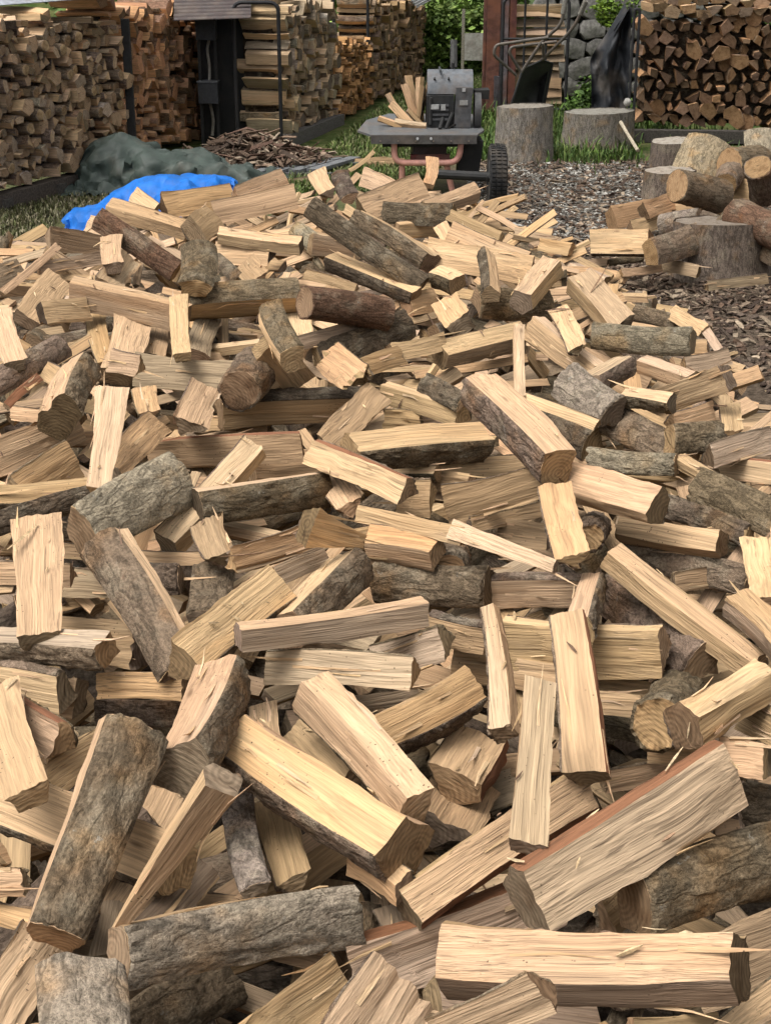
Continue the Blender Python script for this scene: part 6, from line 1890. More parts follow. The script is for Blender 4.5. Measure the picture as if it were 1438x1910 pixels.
(-137,3347,397,54,-3,-17,82,367,30,"O",414),
(-243,3288,305,91,26,13,31,340,47,"T",415),
(-119,3336,210,80,14,16,56,285,81,"G",416),
(-250,3298,113,60,-30,-5,74,283,40,"B",417),
(-15,3326,294,89,30,-15,30,271,83,"B",419),
(-49,3397,219,69,2,-3,72,304,37,"B",420),
(0,3351,121,95,29,10,3,220,63,"T.5B.5",421),
(75,3282,290,89,24,13,37,293,65,"T.5P.5",422),
(133,3344,204,95,29,10,5,182,41,"B",423),
(196,3406,125,95,28,-3,8,288,62,"K",424),
(342,3278,298,59,-12,-15,78,197,55,"B",426),
(341,3239,217,95,28,-3,14,285,84,"K",427),
(383,3402,112,19,-67,-40,60,356,75,"T",428),
(472,3442,365,35,-4,-28,90,357,44,"T.5P.5",429),
(582,3270,319,78,10,-8,61,352,60,"G",430),
(429,3230,212,68,-11,-6,72,326,78,"K",431),
(573,3398,130,82,10,4,55,191,59,"T.5B.5",432),
(620,3295,407,35,-19,-26,88,349,42,"P.6T.4",433),
(587,3268,306,87,23,-11,41,210,43,"B",434),
(709,3305,131,89,29,30,19,189,83,"B",436),
(839,3397,414,89,30,-28,22,273,18,"P",437),
(918,3312,209,76,10,-16,62,343,73,"B",439),
(833,3249,149,19,-9,-27,94,210,51,"T.5B.5",440),
(977,3297,400,87,17,9,45,283,22,"P",441),
(1023,3266,279,7,1,-30,95,298,82,"B",442),
(919,3313,206,95,28,-8,7,325,51,"K",443),
(1037,3361,120,90,30,28,17,299,49,"T",444),
(-962,3553,300,49,15,-19,84,311,59,"T",447),
(-1130,3549,233,88,29,3,38,345,70,"B",448),
(-828,3380,205,77,19,37,49,331,37,"K",452),
(-794,3554,140,75,13,22,61,224,51,"T.5B.5",453),
(-786,3574,390,89,27,22,31,320,49,"P.6T.4",454),
(-703,3503,296,85,23,19,44,342,45,"K",455),
(-602,3526,416,75,15,19,61,363,35,"P.6T.4",458),
(-625,3545,299,27,-19,-27,91,342,64,"T.5B.5",459),
(-457,3496,203,35,-12,-23,90,293,40,"G",460),
(-623,3388,129,65,-7,13,75,201,40,"T",461),
(-444,3517,202,35,-21,-24,88,280,73,"T",463),
(-305,3515,133,88,24,7,41,244,71,"G",464),
(-194,3452,195,12,-1,-29,95,315,64,"P",466),
(-197,3473,134,87,23,9,42,181,67,"T.5B.5",467),
(50,3401,299,39,9,-28,87,275,51,"T.5P.5",469),
(76,3502,228,90,30,-17,28,212,62,"B",470),
(77,3506,138,4,-44,-33,83,209,45,"K",471),
(170,3525,385,38,-27,-25,85,315,40,"T",472),
(97,3501,280,8,4,-30,95,354,82,"B",473),
(87,3387,211,70,-3,0,71,366,72,"K",474),
(161,3497,139,30,-2,-27,91,274,57,"P",475),
(327,3404,390,40,2,-27,87,313,48,"O",476),
(241,3411,223,75,-2,11,66,287,55,"P",478),
(413,3386,149,85,17,-1,51,251,80,"B",479),
(425,3535,371,91,26,11,30,335,48,"P.6T.4",480),
(493,3472,297,54,5,-24,80,243,53,"P",481),
(428,3571,222,50,-27,-19,80,212,54,"B",482),
(578,3599,380,95,30,-7,8,218,33,"P",484),
(753,3502,287,2,-6,-30,95,319,76,"P",485),
(794,3568,417,93,28,-5,25,332,48,"O",488),
(800,3529,300,17,-11,-29,94,212,60,"T.5B.5",489),
(1074,3396,393,92,33,19,2,336,44,"T",492),
(983,3449,288,73,-16,-6,67,235,83,"T.5B.5",493),
(971,3411,216,89,23,19,34,210,78,"P",494),
(1007,3446,123,19,-10,-28,94,264,50,"B",495),
(-963,3735,389,37,-5,-23,90,204,20,"T",498),
(-1034,3637,141,10,-4,-29,95,327,51,"G",501),
(-836,3735,292,72,21,-5,66,217,55,"B",503),
(-922,3603,148,70,14,2,70,267,57,"T.5B.5",505),
(-702,3558,403,76,17,8,63,284,34,"P.6T.4",506),
(-632,3641,232,14,-21,-30,92,340,66,"T",508),
(-488,3757,320,1,11,31,-94,358,32,"T.5P.5",510),
(-488,3598,318,43,52,73,11,238,77,"P",511),
(-438,3612,124,49,-13,-16,85,228,36,"B",513),
(-396,3863,360,39,-15,-24,88,243,43,"P.6T.4",514),
(-433,3661,112,93,31,-15,8,308,48,"T.5B.5",517),
(-131,3855,355,85,23,7,47,314,30,"P",518),
(-114,3655,298,89,27,22,29,343,78,"T.5P.5",519),
(-275,3695,119,78,16,2,61,264,36,"K",521),
(-87,3660,220,94,29,7,13,331,48,"K",523),
(84,3693,389,14,-21,-30,92,293,41,"T",525),
(219,3710,315,38,-11,-26,88,307,40,"T",526),
(93,3668,202,89,25,1,37,243,69,"G",527),
(214,3563,135,10,0,-29,95,340,57,"B",528),
(299,3613,367,7,0,-31,95,340,37,"P",529),
(419,3588,318,41,-32,-24,82,245,58,"K",530),
(318,3735,127,73,13,-13,65,349,70,"B",532),
(494,3736,302,76,12,-10,62,274,51,"G",533),
(584,3691,128,93,27,-7,25,260,42,"T.5B.5",535),
(687,3607,417,27,5,-32,91,206,31,"T",536),
(642,3621,286,40,-23,-24,86,359,54,"T",537),
(748,3661,232,32,-36,-25,84,341,62,"G",538),
(592,3714,144,77,-3,15,62,206,43,"P",539),
(851,3577,407,76,13,-17,61,246,28,"T",540),
(766,3644,319,95,30,-4,5,186,53,"T.5P.5",541),
(861,3589,209,92,24,2,31,348,82,"T",542),
(856,3661,115,13,23,-35,90,305,50,"P",543),
(1073,3624,359,72,40,47,32,343,42,"P",544),
(936,3729,303,94,31,10,8,262,63,"T.5B.5",545),
(974,3727,191,22,12,-33,91,270,39,"K",546),
(1017,3619,93,36,32,-41,77,193,45,"B",547),
(1191,3660,185,95,28,-7,14,335,43,"T",548),
(1079,3595,175,12,0,-30,95,309,75,"K",549),
(1094,3625,84,24,-39,-25,85,304,82,"B",550),
(-995,3753,405,93,31,6,21,349,33,"P.6T.4",555),
(-1069,3853,216,89,28,6,36,207,47,"T.5B.5",557),
(-941,3900,401,85,31,-6,42,224,42,"P.6T.4",559),
(-911,3840,286,90,31,-2,30,260,62,"T",560),
(-744,3839,384,39,9,-25,88,240,30,"P",563),
(-702,3783,305,7,18,-30,93,299,78,"T.5P.5",564),
(-797,3786,219,89,28,30,18,208,37,"K",565),
(-615,3889,381,85,25,17,43,193,31,"T",567),
(-592,3715,299,88,32,34,-9,269,71,"K",568),
(-605,3730,224,93,29,6,21,341,45,"K",569),
(-429,3845,380,48,-2,-21,85,218,46,"P",571),
(-182,3902,398,44,-4,-24,86,271,49,"P.6T.4",575),
(-220,3859,313,60,-2,-13,79,222,82,"B",576),
(-252,3774,148,6,28,33,-90,327,47,"B",578),
(-110,3876,305,94,31,-11,9,302,70,"K",580),
(1,3722,147,2,-20,-30,93,318,45,"B",582),
(115,3815,392,91,29,-1,30,254,49,"P",583),
(233,3825,134,13,-17,-29,93,352,82,"B",586),
(361,3861,313,94,30,-6,16,257,53,"K",588),
(408,3712,149,79,8,7,60,316,45,"B",590),
(410,3775,285,11,-19,-30,93,299,66,"G",591),
(531,3903,224,94,29,3,19,189,65,"B",592),
(404,3889,114,65,4,-17,74,236,51,"B",593),
(672,3850,402,73,2,-11,68,342,46,"O",594),
(591,3737,299,81,20,28,47,317,73,"T.5B.5",595),
(690,3756,208,31,19,-34,86,180,62,"T",596),
(754,3741,127,87,19,13,44,317,53,"T.5B.5",597),
(759,3867,401,93,28,4,24,248,38,"P",598),
(877,3754,143,28,-12,-27,91,232,61,"B",601),
(920,3744,289,92,29,18,22,230,56,"B",602),
(1020,3874,163,78,8,-12,61,307,67,"B",603),
(968,3875,109,41,-7,-26,87,320,38,"G",604),
(1270,3852,185,80,8,-12,59,282,23,"T.5P.5",605),
(1100,3796,196,89,20,5,39,358,43,"T",606),
(1090,3789,123,93,29,-22,9,306,57,"K",607),
(1087,3765,56,39,-14,-25,87,281,76,"T.5B.5",608),
(1298,3825,64,90,23,-13,35,310,59,"G",609),
(-1113,3952,290,90,34,-12,25,198,51,"B",612),
(-961,4043,397,69,16,-1,71,219,44,"P",615),
(-957,4070,300,58,-8,-4,81,355,70,"T",616),
(-1110,3909,235,36,11,-24,90,258,64,"T.5P.5",617),
(-1077,4016,124,94,29,8,14,318,62,"T.5B.5",618),
(-812,4087,377,57,14,-16,79,194,34,"O",619),
(-845,3948,296,73,15,21,63,199,78,"B",620),
(-777,3993,222,71,17,35,59,318,64,"B",621),
(-889,3914,127,82,26,-2,52,242,68,"K",622),
(-648,4142,356,41,9,-25,87,331,21,"P",623),
(-627,3897,313,9,-19,-32,92,202,54,"T.5P.5",624),
(-604,4038,226,52,4,-18,83,240,69,"T.5P.5",625),
(-799,3897,136,92,28,19,19,252,44,"P",626),
(-485,3946,301,89,28,26,26,326,79,"T.5B.5",628),
(-432,4015,209,82,20,14,52,333,84,"T",629),
(-403,3998,303,17,-57,-42,68,337,77,"K",632),
(-425,3935,206,82,29,-13,47,232,64,"B",633),
(-179,4195,365,24,5,-30,92,298,40,"T",635),
(-99,4017,290,6,7,-31,95,319,83,"K",636),
(-145,3971,226,36,-5,-26,89,192,73,"B",637),
(70,3893,384,89,29,-8,34,342,48,"P.6T.4",639),
(-11,3878,291,7,18,-32,93,184,51,"T.5P.5",640),
(89,3957,382,81,25,-12,51,247,24,"T.5P.5",643),
(105,4069,311,91,33,-22,12,233,55,"B",644),
(202,4067,205,92,28,3,26,360,74,"T",645),
(335,3963,402,94,30,7,16,257,24,"T",647),
(355,3917,216,7,16,-32,93,210,61,"B",649),
(261,4047,114,58,1,-20,79,202,46,"K",650),
(487,4283,338,79,40,47,6,246,42,"P",651),
(484,4011,204,20,26,-36,87,249,39,"T",653),
(666,3917,389,33,4,-31,89,303,32,"T",655),
(615,3975,315,92,29,14,22,243,59,"P",656),
(660,3985,233,95,30,-6,10,203,84,"T.5B.5",657),
(658,3973,144,93,27,4,26,214,40,"B",658),
(866,3877,214,54,-38,-19,73,257,72,"B",661),
(779,4017,147,85,16,7,49,275,65,"T.5P.5",662),
(907,3999,380,2,-22,-31,93,288,47,"O",663),
(1060,3969,189,92,26,-8,27,235,82,"B",664),
(1055,3997,95,92,28,15,21,196,76,"K",665),
(922,3889,103,92,30,21,15,268,54,"K",666),
(1078,3993,298,2,-6,-30,95,321,32,"T",667),
(1184,4013,106,12,-4,-30,95,338,49,"K",668),
(1117,4010,86,95,30,6,2,322,41,"B",669),
(1261,3960,87,88,16,-1,45,216,76,"G",670),
(-1232,4171,400,90,30,10,31,261,41,"T.5P.5",673),
(-1222,4229,219,90,29,8,32,255,82,"T",675),
(-1119,4211,405,7,1,-31,95,230,40,"T.5P.5",677),
(-1137,4087,304,22,-42,-37,80,293,73,"K",678),
(-991,4186,208,91,28,17,24,285,68,"B",679),
(-780,4081,388,87,28,31,25,194,37,"T.5P.5",681),
(-830,4117,295,90,36,-23,11,361,62,"T",682),
(-814,4037,227,40,-24,-23,86,354,35,"K",683),
(-840,4044,138,31,-8,-25,91,292,62,"B",684),
(-764,4367,354,90,32,-2,30,336,47,"P",685),
(-688,4151,286,65,0,2,76,250,63,"K",686),
(-673,4130,220,6,-15,-32,94,249,50,"T.5P.5",687),
(-715,4202,130,69,4,14,71,201,79,"T.5B.5",688),
(-618,4341,351,76,19,5,62,301,43,"P",689),
(-519,4075,317,27,-35,-31,84,337,59,"T",690),
(-485,4038,232,74,18,-4,65,368,84,"K",691),
(-294,4184,196,51,12,-24,82,278,49,"K",695),
(-193,4105,222,40,-33,-25,82,247,59,"T",699),
(-169,4191,130,46,-6,-22,86,267,62,"K",700),
(75,4140,401,9,-6,-31,94,236,25,"T.5P.5",701),
(40,4191,212,88,27,24,30,362,60,"B",703),
(58,4330,340,92,33,20,2,281,21,"P",705),
(160,4183,231,16,-26,-30,91,263,77,"T.5P.5",707),
(247,4147,402,94,31,1,14,342,29,"O",709),
(417,4065,208,89,25,15,34,215,82,"T.5B.5",711),
(575,4105,305,18,-9,-30,93,355,63,"K",713),
(423,4124,143,4,1,-30,95,313,84,"B",715),
(643,4215,232,15,-9,-30,94,202,69,"T",717),
(649,4192,117,57,-7,-20,80,367,71,"B",718),
(859,4040,379,90,25,7,35,234,47,"P.6T.4",719),
(750,4045,319,85,18,0,50,358,71,"T.5P.5",720),
(914,4219,155,92,29,-16,22,265,61,"P",721),
(765,4126,138,47,-18,-23,83,289,43,"T",722),
(962,4104,322,54,4,-28,79,198,43,"T.5P.5",723),
(920,4232,221,35,-5,-29,89,271,71,"T",724),
(929,4040,94,83,11,1,54,320,78,"P",726),
(1180,4110,177,69,-26,-10,67,324,25,"P.6T.4",727),
(1246,4065,37,92,24,1,30,320,45,"T",728),
(1247,4193,32,60,0,-24,77,327,41,"T",729),
(-1266,4291,214,25,-17,-28,91,251,83,"B",735),
(-956,4253,412,90,36,-16,21,200,48,"P.6T.4",737),
(-1079,4339,291,91,29,18,25,315,71,"T.5P.5",738),
(-1072,4312,208,40,-1,-22,89,332,38,"T",739),
(-1035,4347,116,21,-22,-30,91,359,70,"K",740),
(-954,4277,391,93,33,-2,14,297,49,"T.5P.5",741),
(-839,4348,315,84,27,32,34,340,52,"B",742),
(-919,4377,204,65,0,14,74,309,48,"T",743),
(-797,4352,141,90,32,-8,27,305,68,"G",744),
(-694,4415,374,92,30,17,19,306,48,"O",745),
(-748,4252,310,90,35,-21,13,313,68,"B",746),
(-760,4378,232,76,20,3,62,290,76,"T",747),
(-639,4395,375,92,31,14,18,347,40,"P.6T.4",749),
(-488,4335,207,93,30,11,16,207,59,"B",751),
(-492,4395,132,24,-20,-29,91,333,74,"T.5P.5",752),
(-386,4378,301,91,33,-12,23,279,73,"T.5B.5",753),
(-412,4256,207,88,28,27,27,253,72,"B",754),
(-367,4347,129,50,-30,-20,79,220,74,"B",755),
(-197,4313,389,68,6,-8,73,192,40,"T.5P.5",756),
(-208,4250,283,71,10,-4,69,342,52,"P",757),
(-173,4216,198,80,21,27,49,252,57,"K",758),
(-245,4203,135,89,31,-11,32,281,49,"K",759),
(75,4290,399,26,-19,-29,90,342,21,"P",760),
(51,4330,291,42,-22,-24,84,362,50,"P",761),
(35,4389,140,94,31,15,3,340,48,"K",763),
(172,4298,387,4,-2,-32,95,295,28,"T.5P.5",764),
(103,4360,310,92,29,8,27,205,72,"T.5P.5",765),
(352,4282,399,13,-9,-31,94,262,31,"T.5P.5",768),
(385,4321,309,3,21,32,-92,365,77,"G",769),
(582,4318,284,86,21,1,47,339,43,"T",773),
(884,5594,73,86,32,-26,30,287,41,"T.5P.5",776),
(568,4224,316,16,-2,-31,94,210,67,"K",777),
(570,4367,211,59,0,-21,78,308,51,"G",778),
(750,4258,138,10,-35,-30,88,368,52,"T",779),
(753,4392,278,13,1,-32,94,264,68,"T.5B.5",781),
(760,4325,198,55,-7,-22,80,254,76,"T.5P.5",782),
(773,4235,120,89,23,14,37,182,70,"B",783),
(1006,4267,181,78,-4,2,63,212,59,"T.5P.5",785),
(1153,4234,199,25,-13,-29,92,230,33,"P",787),
(1206,4347,40,10,-6,-30,95,363,58,"T.5B.5",788),
(-1256,4563,416,13,21,-31,92,306,36,"O",793),
(-1256,4458,226,25,-3,-28,93,313,39,"K",795),
(-988,4441,382,91,31,10,25,193,45,"T.5P.5",797),
(-983,4526,303,33,-7,-26,90,191,59,"B",798),
(-1120,4468,232,62,-4,9,78,357,68,"K",799),
(-1031,4434,142,80,23,33,45,336,66,"T",800),
(-866,4490,381,2,24,36,-90,208,30,"O",801),
(-797,4481,280,11,11,-31,94,337,38,"K",802),
(-774,4408,227,8,5,-31,95,331,41,"K",803),
(-951,4415,112,38,-6,-23,89,239,84,"P",804),
(-682,4506,396,64,1,-3,76,335,24,"T.5P.5",805),
(-631,4392,282,77,19,8,60,248,38,"T.5B.5",806),
(-641,4563,201,68,25,47,50,192,60,"P",807),
(-612,4391,130,95,31,-3,6,350,84,"K",808),
(-467,4759,331,81,25,29,45,324,26,"T.5P.5",809),
(-447,4554,201,28,-12,-28,91,205,63,"G",811),
(-615,4462,116,80,27,-8,53,292,81,"T.5P.5",812),
(-459,4439,388,22,-21,-31,90,265,45,"P.6T.4",813),
(-447,4544,303,74,12,5,66,265,83,"B",814),
(-397,4543,207,91,30,-1,28,257,83,"T.5P.5",815),
(-411,4489,112,66,29,-24,64,262,69,"T",816),
(-171,4528,415,52,-14,-20,82,236,42,"P",817),
(-150,4433,294,84,25,-3,48,315,68,"P",818),
(-204,4420,201,74,26,-18,60,220,69,"B",819),
(-153,4453,142,28,-3,-28,92,367,64,"P",820),
(7,4403,384,1,-19,-33,93,206,40,"P.6T.4",821),
(-56,4503,290,47,-19,-23,83,316,70,"K",822),
(-43,4365,126,52,-6,-20,83,303,36,"P",824),
(204,4378,385,89,28,1,35,350,45,"O",825),
(166,4393,289,89,28,-3,35,245,57,"T.5P.5",826),
(245,4546,231,47,-16,-23,84,277,60,"B",827),
(108,4538,150,86,24,5,44,357,79,"T",828),
(382,4541,282,67,37,51,39,256,55,"T",830),
(274,4525,127,35,-7,-27,89,249,59,"P",832),
(423,4385,417,41,-6,-28,87,329,35,"P",833),
(523,4533,319,78,13,-5,60,196,83,"T.5B.5",834),
(627,4572,392,0,34,33,-88,247,28,"T",837),
(702,4440,307,34,2,-31,89,248,63,"T",838),
(783,4536,262,64,-22,-14,72,290,69,"T.5B.5",842),
(753,4501,207,95,31,-7,5,332,35,"B",843),
(959,4561,247,9,17,-35,92,328,40,"O",845),
(1245,4449,64,93,27,-2,25,192,42,"P",847),
(1088,4445,99,88,25,-14,37,183,73,"T.5P.5",848),
(-1140,4717,295,37,9,-26,89,259,75,"K",856),
(-1215,4537,201,77,21,14,59,350,67,"T",857),
(-1244,4622,141,91,32,-4,26,274,58,"P",858),
(-1022,4703,306,93,34,-9,10,303,35,"B",860),
(-1062,4600,197,5,-18,-33,92,356,46,"T",861),
(-1090,4657,128,52,-1,-15,84,271,48,"T",862),
(-955,4661,111,92,30,26,4,206,49,"B",866),
(-775,4688,288,19,-13,-31,92,237,35,"G",868),
(-625,4553,225,50,7,-21,84,201,56,"T.5B.5",869),
(-613,4613,114,31,4,-28,91,275,55,"G",870),
(-514,4615,375,66,12,-10,73,253,34,"P.6T.4",871),
(-595,4660,297,9,16,-32,93,293,50,"B",872),
(-427,4716,300,88,30,29,23,355,66,"K",875),
(-323,4651,231,74,14,23,61,216,84,"B",876),
(-367,4554,145,67,13,-11,72,241,39,"K",877),
(-159,4716,373,87,29,25,30,260,18,"T",878),
(-267,4535,307,92,33,-12,19,201,61,"T",879),
(-238,4555,224,18,-8,-30,93,270,71,"G",880),
(-113,4720,418,27,-32,-31,85,346,31,"O",882),
(-45,4578,286,83,25,-6,50,305,56,"G",883),
(-83,4672,211,83,24,-2,51,192,79,"G",884),
(110,4692,303,90,34,25,-7,228,57,"K",887),
(59,4572,220,23,-3,-30,93,229,74,"P",888),
(233,4655,146,56,-17,-18,79,198,84,"K",889),
(383,4598,386,90,33,-19,20,195,38,"P",890),
(379,4665,289,76,6,5,64,365,58,"T.5P.5",891),
(315,4677,206,58,-18,-17,78,187,74,"P",892),
(418,4592,408,64,-12,-15,75,335,46,"T",894),
(477,4610,299,74,27,38,49,199,39,"T",895),
(518,4571,216,52,5,-26,81,320,59,"K",896),
(586,4593,142,7,-1,-31,95,325,65,"G",897),
(583,4532,407,89,27,-1,37,259,20,"P",898),
(725,4575,267,45,10,-31,83,227,60,"T.5P.5",899),
(668,4558,206,92,30,16,19,192,56,"T.5P.5",900),
(786,4683,275,13,-28,-31,90,197,82,"T.5P.5",903),
(836,4565,163,44,13,-33,83,339,59,"B",904),
(1030,4567,195,14,10,-33,93,281,21,"O",906),
(1092,4595,59,88,27,23,30,231,43,"G",907),
(919,4654,115,75,15,-18,62,259,48,"K",908),
(1208,4725,79,81,4,5,58,272,40,"O",909),
(-1298,4858,312,31,-17,-28,89,316,44,"K",913),
(-1209,4777,417,94,33,0,10,263,35,"P",916),
(-1175,4870,302,91,31,9,28,206,40,"T",917),
(-1141,4888,125,90,29,15,30,227,81,"T",919),
(-1067,4793,317,94,33,-1,13,182,40,"B",921),
(-1049,4871,229,94,32,6,9,267,78,"G",922),
(-980,4696,121,89,32,-4,32,351,64,"K",923),
(-934,4773,283,64,10,-6,76,192,62,"B",925),
(-821,4704,142,68,6,18,71,303,36,"T.5P.5",927),
(-667,4798,419,92,34,-11,15,271,36,"T",928),
(-797,4787,302,88,30,4,38,351,82,"T.5P.5",929),
(-615,4860,215,89,29,13,32,308,46,"K",930),
(-608,4701,122,89,28,13,32,333,83,"K",931),
(-628,4878,402,70,16,-6,69,363,47,"T.5P.5",932),
(-597,4838,318,3,7,-32,94,249,47,"T",933),
(-536,4807,131,0,-2,-31,95,306,76,"K",935),
(-429,4884,296,26,-18,-30,90,282,42,"B",937),
(-282,4892,220,82,22,19,50,187,80,"P",938),
(-371,4873,148,6,3,-31,95,217,81,"B",939),
(-271,4784,384,94,33,13,2,356,22,"T.5P.5",940),
(-91,4822,199,82,21,4,53,361,60,"P",942),
(-163,4826,137,12,-3,-31,94,364,47,"T.5B.5",943),
(-54,4831,355,89,36,-27,12,264,32,"O",944),
(-20,4837,291,28,-22,-29,89,320,65,"P",945),
(-98,4850,208,5,-23,-33,92,251,56,"K",946),
(49,4877,122,68,31,49,45,185,52,"T.5B.5",947),
(117,4797,388,90,29,9,32,195,33,"P.6T.4",948),
(184,4858,296,82,27,32,39,184,68,"B",949),
(157,4869,209,94,31,1,10,248,59,"K",950),
(186,4842,117,22,-34,-30,86,311,72,"T",951),
(303,4807,298,93,32,15,12,283,80,"K",953),
(362,4815,232,94,32,-7,11,328,60,"P",954),
(368,4868,135,13,-3,-31,94,282,66,"P",955),
(546,4890,234,13,1,-32,94,251,62,"K",957),
(551,4703,136,44,14,-31,83,290,83,"T",958),
(701,4873,397,93,32,-9,18,208,44,"O",959),
(652,4893,310,91,32,20,15,220,38,"T",960),
(657,4789,219,93,31,11,15,194,62,"K",961),
(560,4731,136,79,35,45,23,295,38,"B",962),
(799,4827,249,93,34,17,1,334,77,"T.5B.5",964),
(761,4799,167,67,4,-18,72,351,74,"T",965),
(732,4718,125,82,30,-26,41,181,53,"K",966),
(1034,4792,206,84,31,33,31,329,37,"P",967),
(927,4733,163,64,8,-23,73,341,80,"K",968),
(974,4823,58,90,27,17,31,272,44,"B",969),
(1249,4813,65,48,-31,-22,79,197,19,"T",970),
(-1298,4908,204,2,-9,-33,94,226,82,"T.5B.5",976),
(-1310,4911,131,35,-17,-25,88,315,66,"B",977),
(-1255,4870,417,52,-22,-18,81,218,29,"T",978),
(-1144,4894,303,67,13,27,68,334,72,"B",979),
(-1209,4864,226,32,-11,-27,90,333,57,"K",980),
(-1154,4973,136,80,26,3,55,359,55,"B",981),
(-949,4999,294,15,-7,-31,93,309,36,"B",983),
(-968,4875,230,68,8,9,72,308,41,"K",984),
(-942,5014,142,67,23,44,55,352,82,"B",985),
(-786,4929,397,75,19,7,63,195,40,"T.5P.5",986),
(-805,5041,223,82,24,14,50,359,64,"T.5B.5",988),
(-786,4913,135,92,31,3,23,314,41,"B",989),
(-636,4974,409,10,4,-32,94,252,32,"O",990),
(-661,4966,200,86,27,25,34,269,45,"T",992),
(-452,4876,314,43,-19,-24,85,182,38,"T.5P.5",995),
(-477,4937,198,16,14,-32,92,211,49,"K",996),
(-440,5026,118,38,-5,-26,88,241,76,"K",997),
(-361,4884,402,73,23,-13,63,328,25,"P",998),
(-378,4941,122,4,-9,-32,94,184,51,"T.5B.5",1001),
(-195,5021,408,81,24,0,54,214,47,"O",1002),
(-263,4876,285,39,1,-27,88,292,84,"P",1003),
(-247,4943,201,16,-28,-32,89,276,61,"B",1004),
(-129,4918,114,59,-1,-16,79,226,64,"P",1005),
(39,5012,414,89,29,5,34,241,22,"P",1006),
(59,5042,312,86,33,-18,36,307,68,"T.5P.5",1007),
(-103,4998,133,88,27,17,34,362,40,"P",1009),
(112,5016,230,39,35,-39,76,350,81,"B",1011),
(134,4994,127,86,25,16,42,222,74,"T.5P.5",1012),
(396,4880,295,28,0,-31,91,363,79,"K",1014),
(267,4946,203,87,27,21,36,229,56,"K",1015),
(247,4898,117,12,6,-32,94,278,83,"B",1016),
(391,4921,414,33,14,-34,87,234,26,"P",1017),
(405,4915,307,61,-18,-16,76,229,58,"K",1018),
(405,5054,212,81,18,16,53,222,75,"B",1019),
(480,4900,112,84,25,-11,47,197,56,"K",1020),
(575,4996,420,94,33,4,9,309,26,"P",1021),
(680,4907,276,44,14,-33,82,351,43,"K",1022),
(682,5030,198,46,-6,-27,85,234,65,"T.5P.5",1023),
(579,5044,131,62,-8,-16,76,245,44,"T",1024),
(823,5051,166,16,-20,-30,92,301,71,"P",1027),
(832,4905,66,60,-18,-17,76,220,80,"B",1028),
(904,5027,284,50,-23,-24,80,211,31,"P",1029),
(1081,4867,74,79,6,-5,61,210,69,"T.5P.5",1030),
(1134,4922,37,14,-54,-32,77,265,78,"K",1031),
(-1311,5144,319,86,34,-7,38,323,55,"B",1038),
(-1144,5033,401,32,-8,-28,90,247,44,"P.6T.4",1041),
(-1111,5183,299,43,-20,-24,85,326,64,"T",1042),
(-1231,5164,206,16,2,-30,94,344,64,"B",1043),
(-1113,5118,387,89,38,-22,12,210,28,"P",1045),
(-945,5070,308,73,18,22,62,318,65,"K",1046),
(-1118,5218,206,82,33,46,10,327,72,"T",1047),
(-1001,5046,113,64,4,-1,76,344,69,"B",1048),
(-781,5041,207,4,-27,-35,90,200,39,"B",1050),
(-916,5142,141,86,36,-19,30,343,39,"P",1051),
(-795,5077,216,14,-10,-31,93,340,53,"K",1053),
(-676,5202,118,92,30,16,19,260,38,"G",1054),
(-543,5175,399,60,-1,-14,79,196,42,"P",1055),
(-474,5119,306,89,35,-16,23,294,46,"B",1056),
(-588,5113,199,7,-3,-32,95,221,40,"T.5B.5",1057),
(-491,5165,124,63,13,-15,75,254,81,"T",1058),
(-408,5067,408,88,32,-7,35,281,43,"P.6T.4",1059),
(-446,5060,282,94,32,12,2,340,45,"B",1060),
(-271,5147,410,31,-14,-29,89,205,38,"P",1063),
(-93,5096,301,8,-16,-32,93,314,78,"T",1064),
(-238,5168,203,44,12,-28,84,257,73,"T",1065),
(-168,5089,120,22,-26,-30,89,250,65,"T.5P.5",1066),
(-80,5084,296,7,-25,-33,91,190,74,"K",1068),
(-119,5078,130,51,-26,-21,79,349,72,"G",1070),
(195,5048,412,39,-17,-28,86,365,40,"T",1071),
(167,5132,301,17,-1,-32,93,294,58,"T.5P.5",1072),
(248,5203,200,92,32,18,9,261,82,"G",1073),
(116,5122,138,91,33,26,7,353,38,"P",1074),
(372,5138,402,87,33,31,18,209,42,"P",1075),
(268,5039,308,79,15,5,59,344,49,"B",1076),
(269,5057,123,74,27,40,47,265,57,"T.5B.5",1078),
(530,5223,412,44,-25,-26,82,330,37,"P.6T.4",1079),
(427,5158,308,72,3,-8,69,348,39,"G",1080),
(479,5222,137,87,30,27,28,210,41,"K",1082),
(927,6686,10,90,32,-17,23,360,43,"O",1083),
(743,5210,294,24,-21,-30,90,193,66,"B",1084),
(649,5048,229,17,-29,-31,89,213,82,"P",1085),
(804,5190,344,76,9,-10,64,239,36,"O",1087),
(810,5214,147,33,11,-33,88,335,54,"G",1089),
(909,5122,198,9,11,-34,93,315,63,"B",1091),
(1128,5137,38,71,-1,-14,69,243,82,"T.5B.5",1093),
(-1329,5374,289,93,34,-6,12,273,68,"T",1099),
(-1318,5217,233,68,14,4,72,320,35,"K",1100),
(-1388,5321,113,22,17,-30,91,246,70,"K",1101),
(-1120,5230,417,94,33,6,7,362,28,"T",1102),
(-1227,5331,301,84,27,24,40,335,53,"G",1103),
(-1309,5305,222,93,31,13,14,318,54,"B",1104),
(-1075,5386,226,92,32,5,22,343,48,"G",1108),
(-1073,5206,130,37,-14,-25,88,246,37,"T.5B.5",1109),
(-936,5307,388,65,-1,9,75,194,39,"O",1110),
(-894,5359,117,91,30,9,28,189,81,"K",1113),
(-799,5301,311,49,8,-23,84,226,84,"B",1114),
(-628,5197,205,60,5,-14,79,335,72,"B",1115),
(-620,5304,149,94,32,7,5,259,51,"B",1116),
(-534,5245,419,86,30,1,41,200,20,"P",1117),
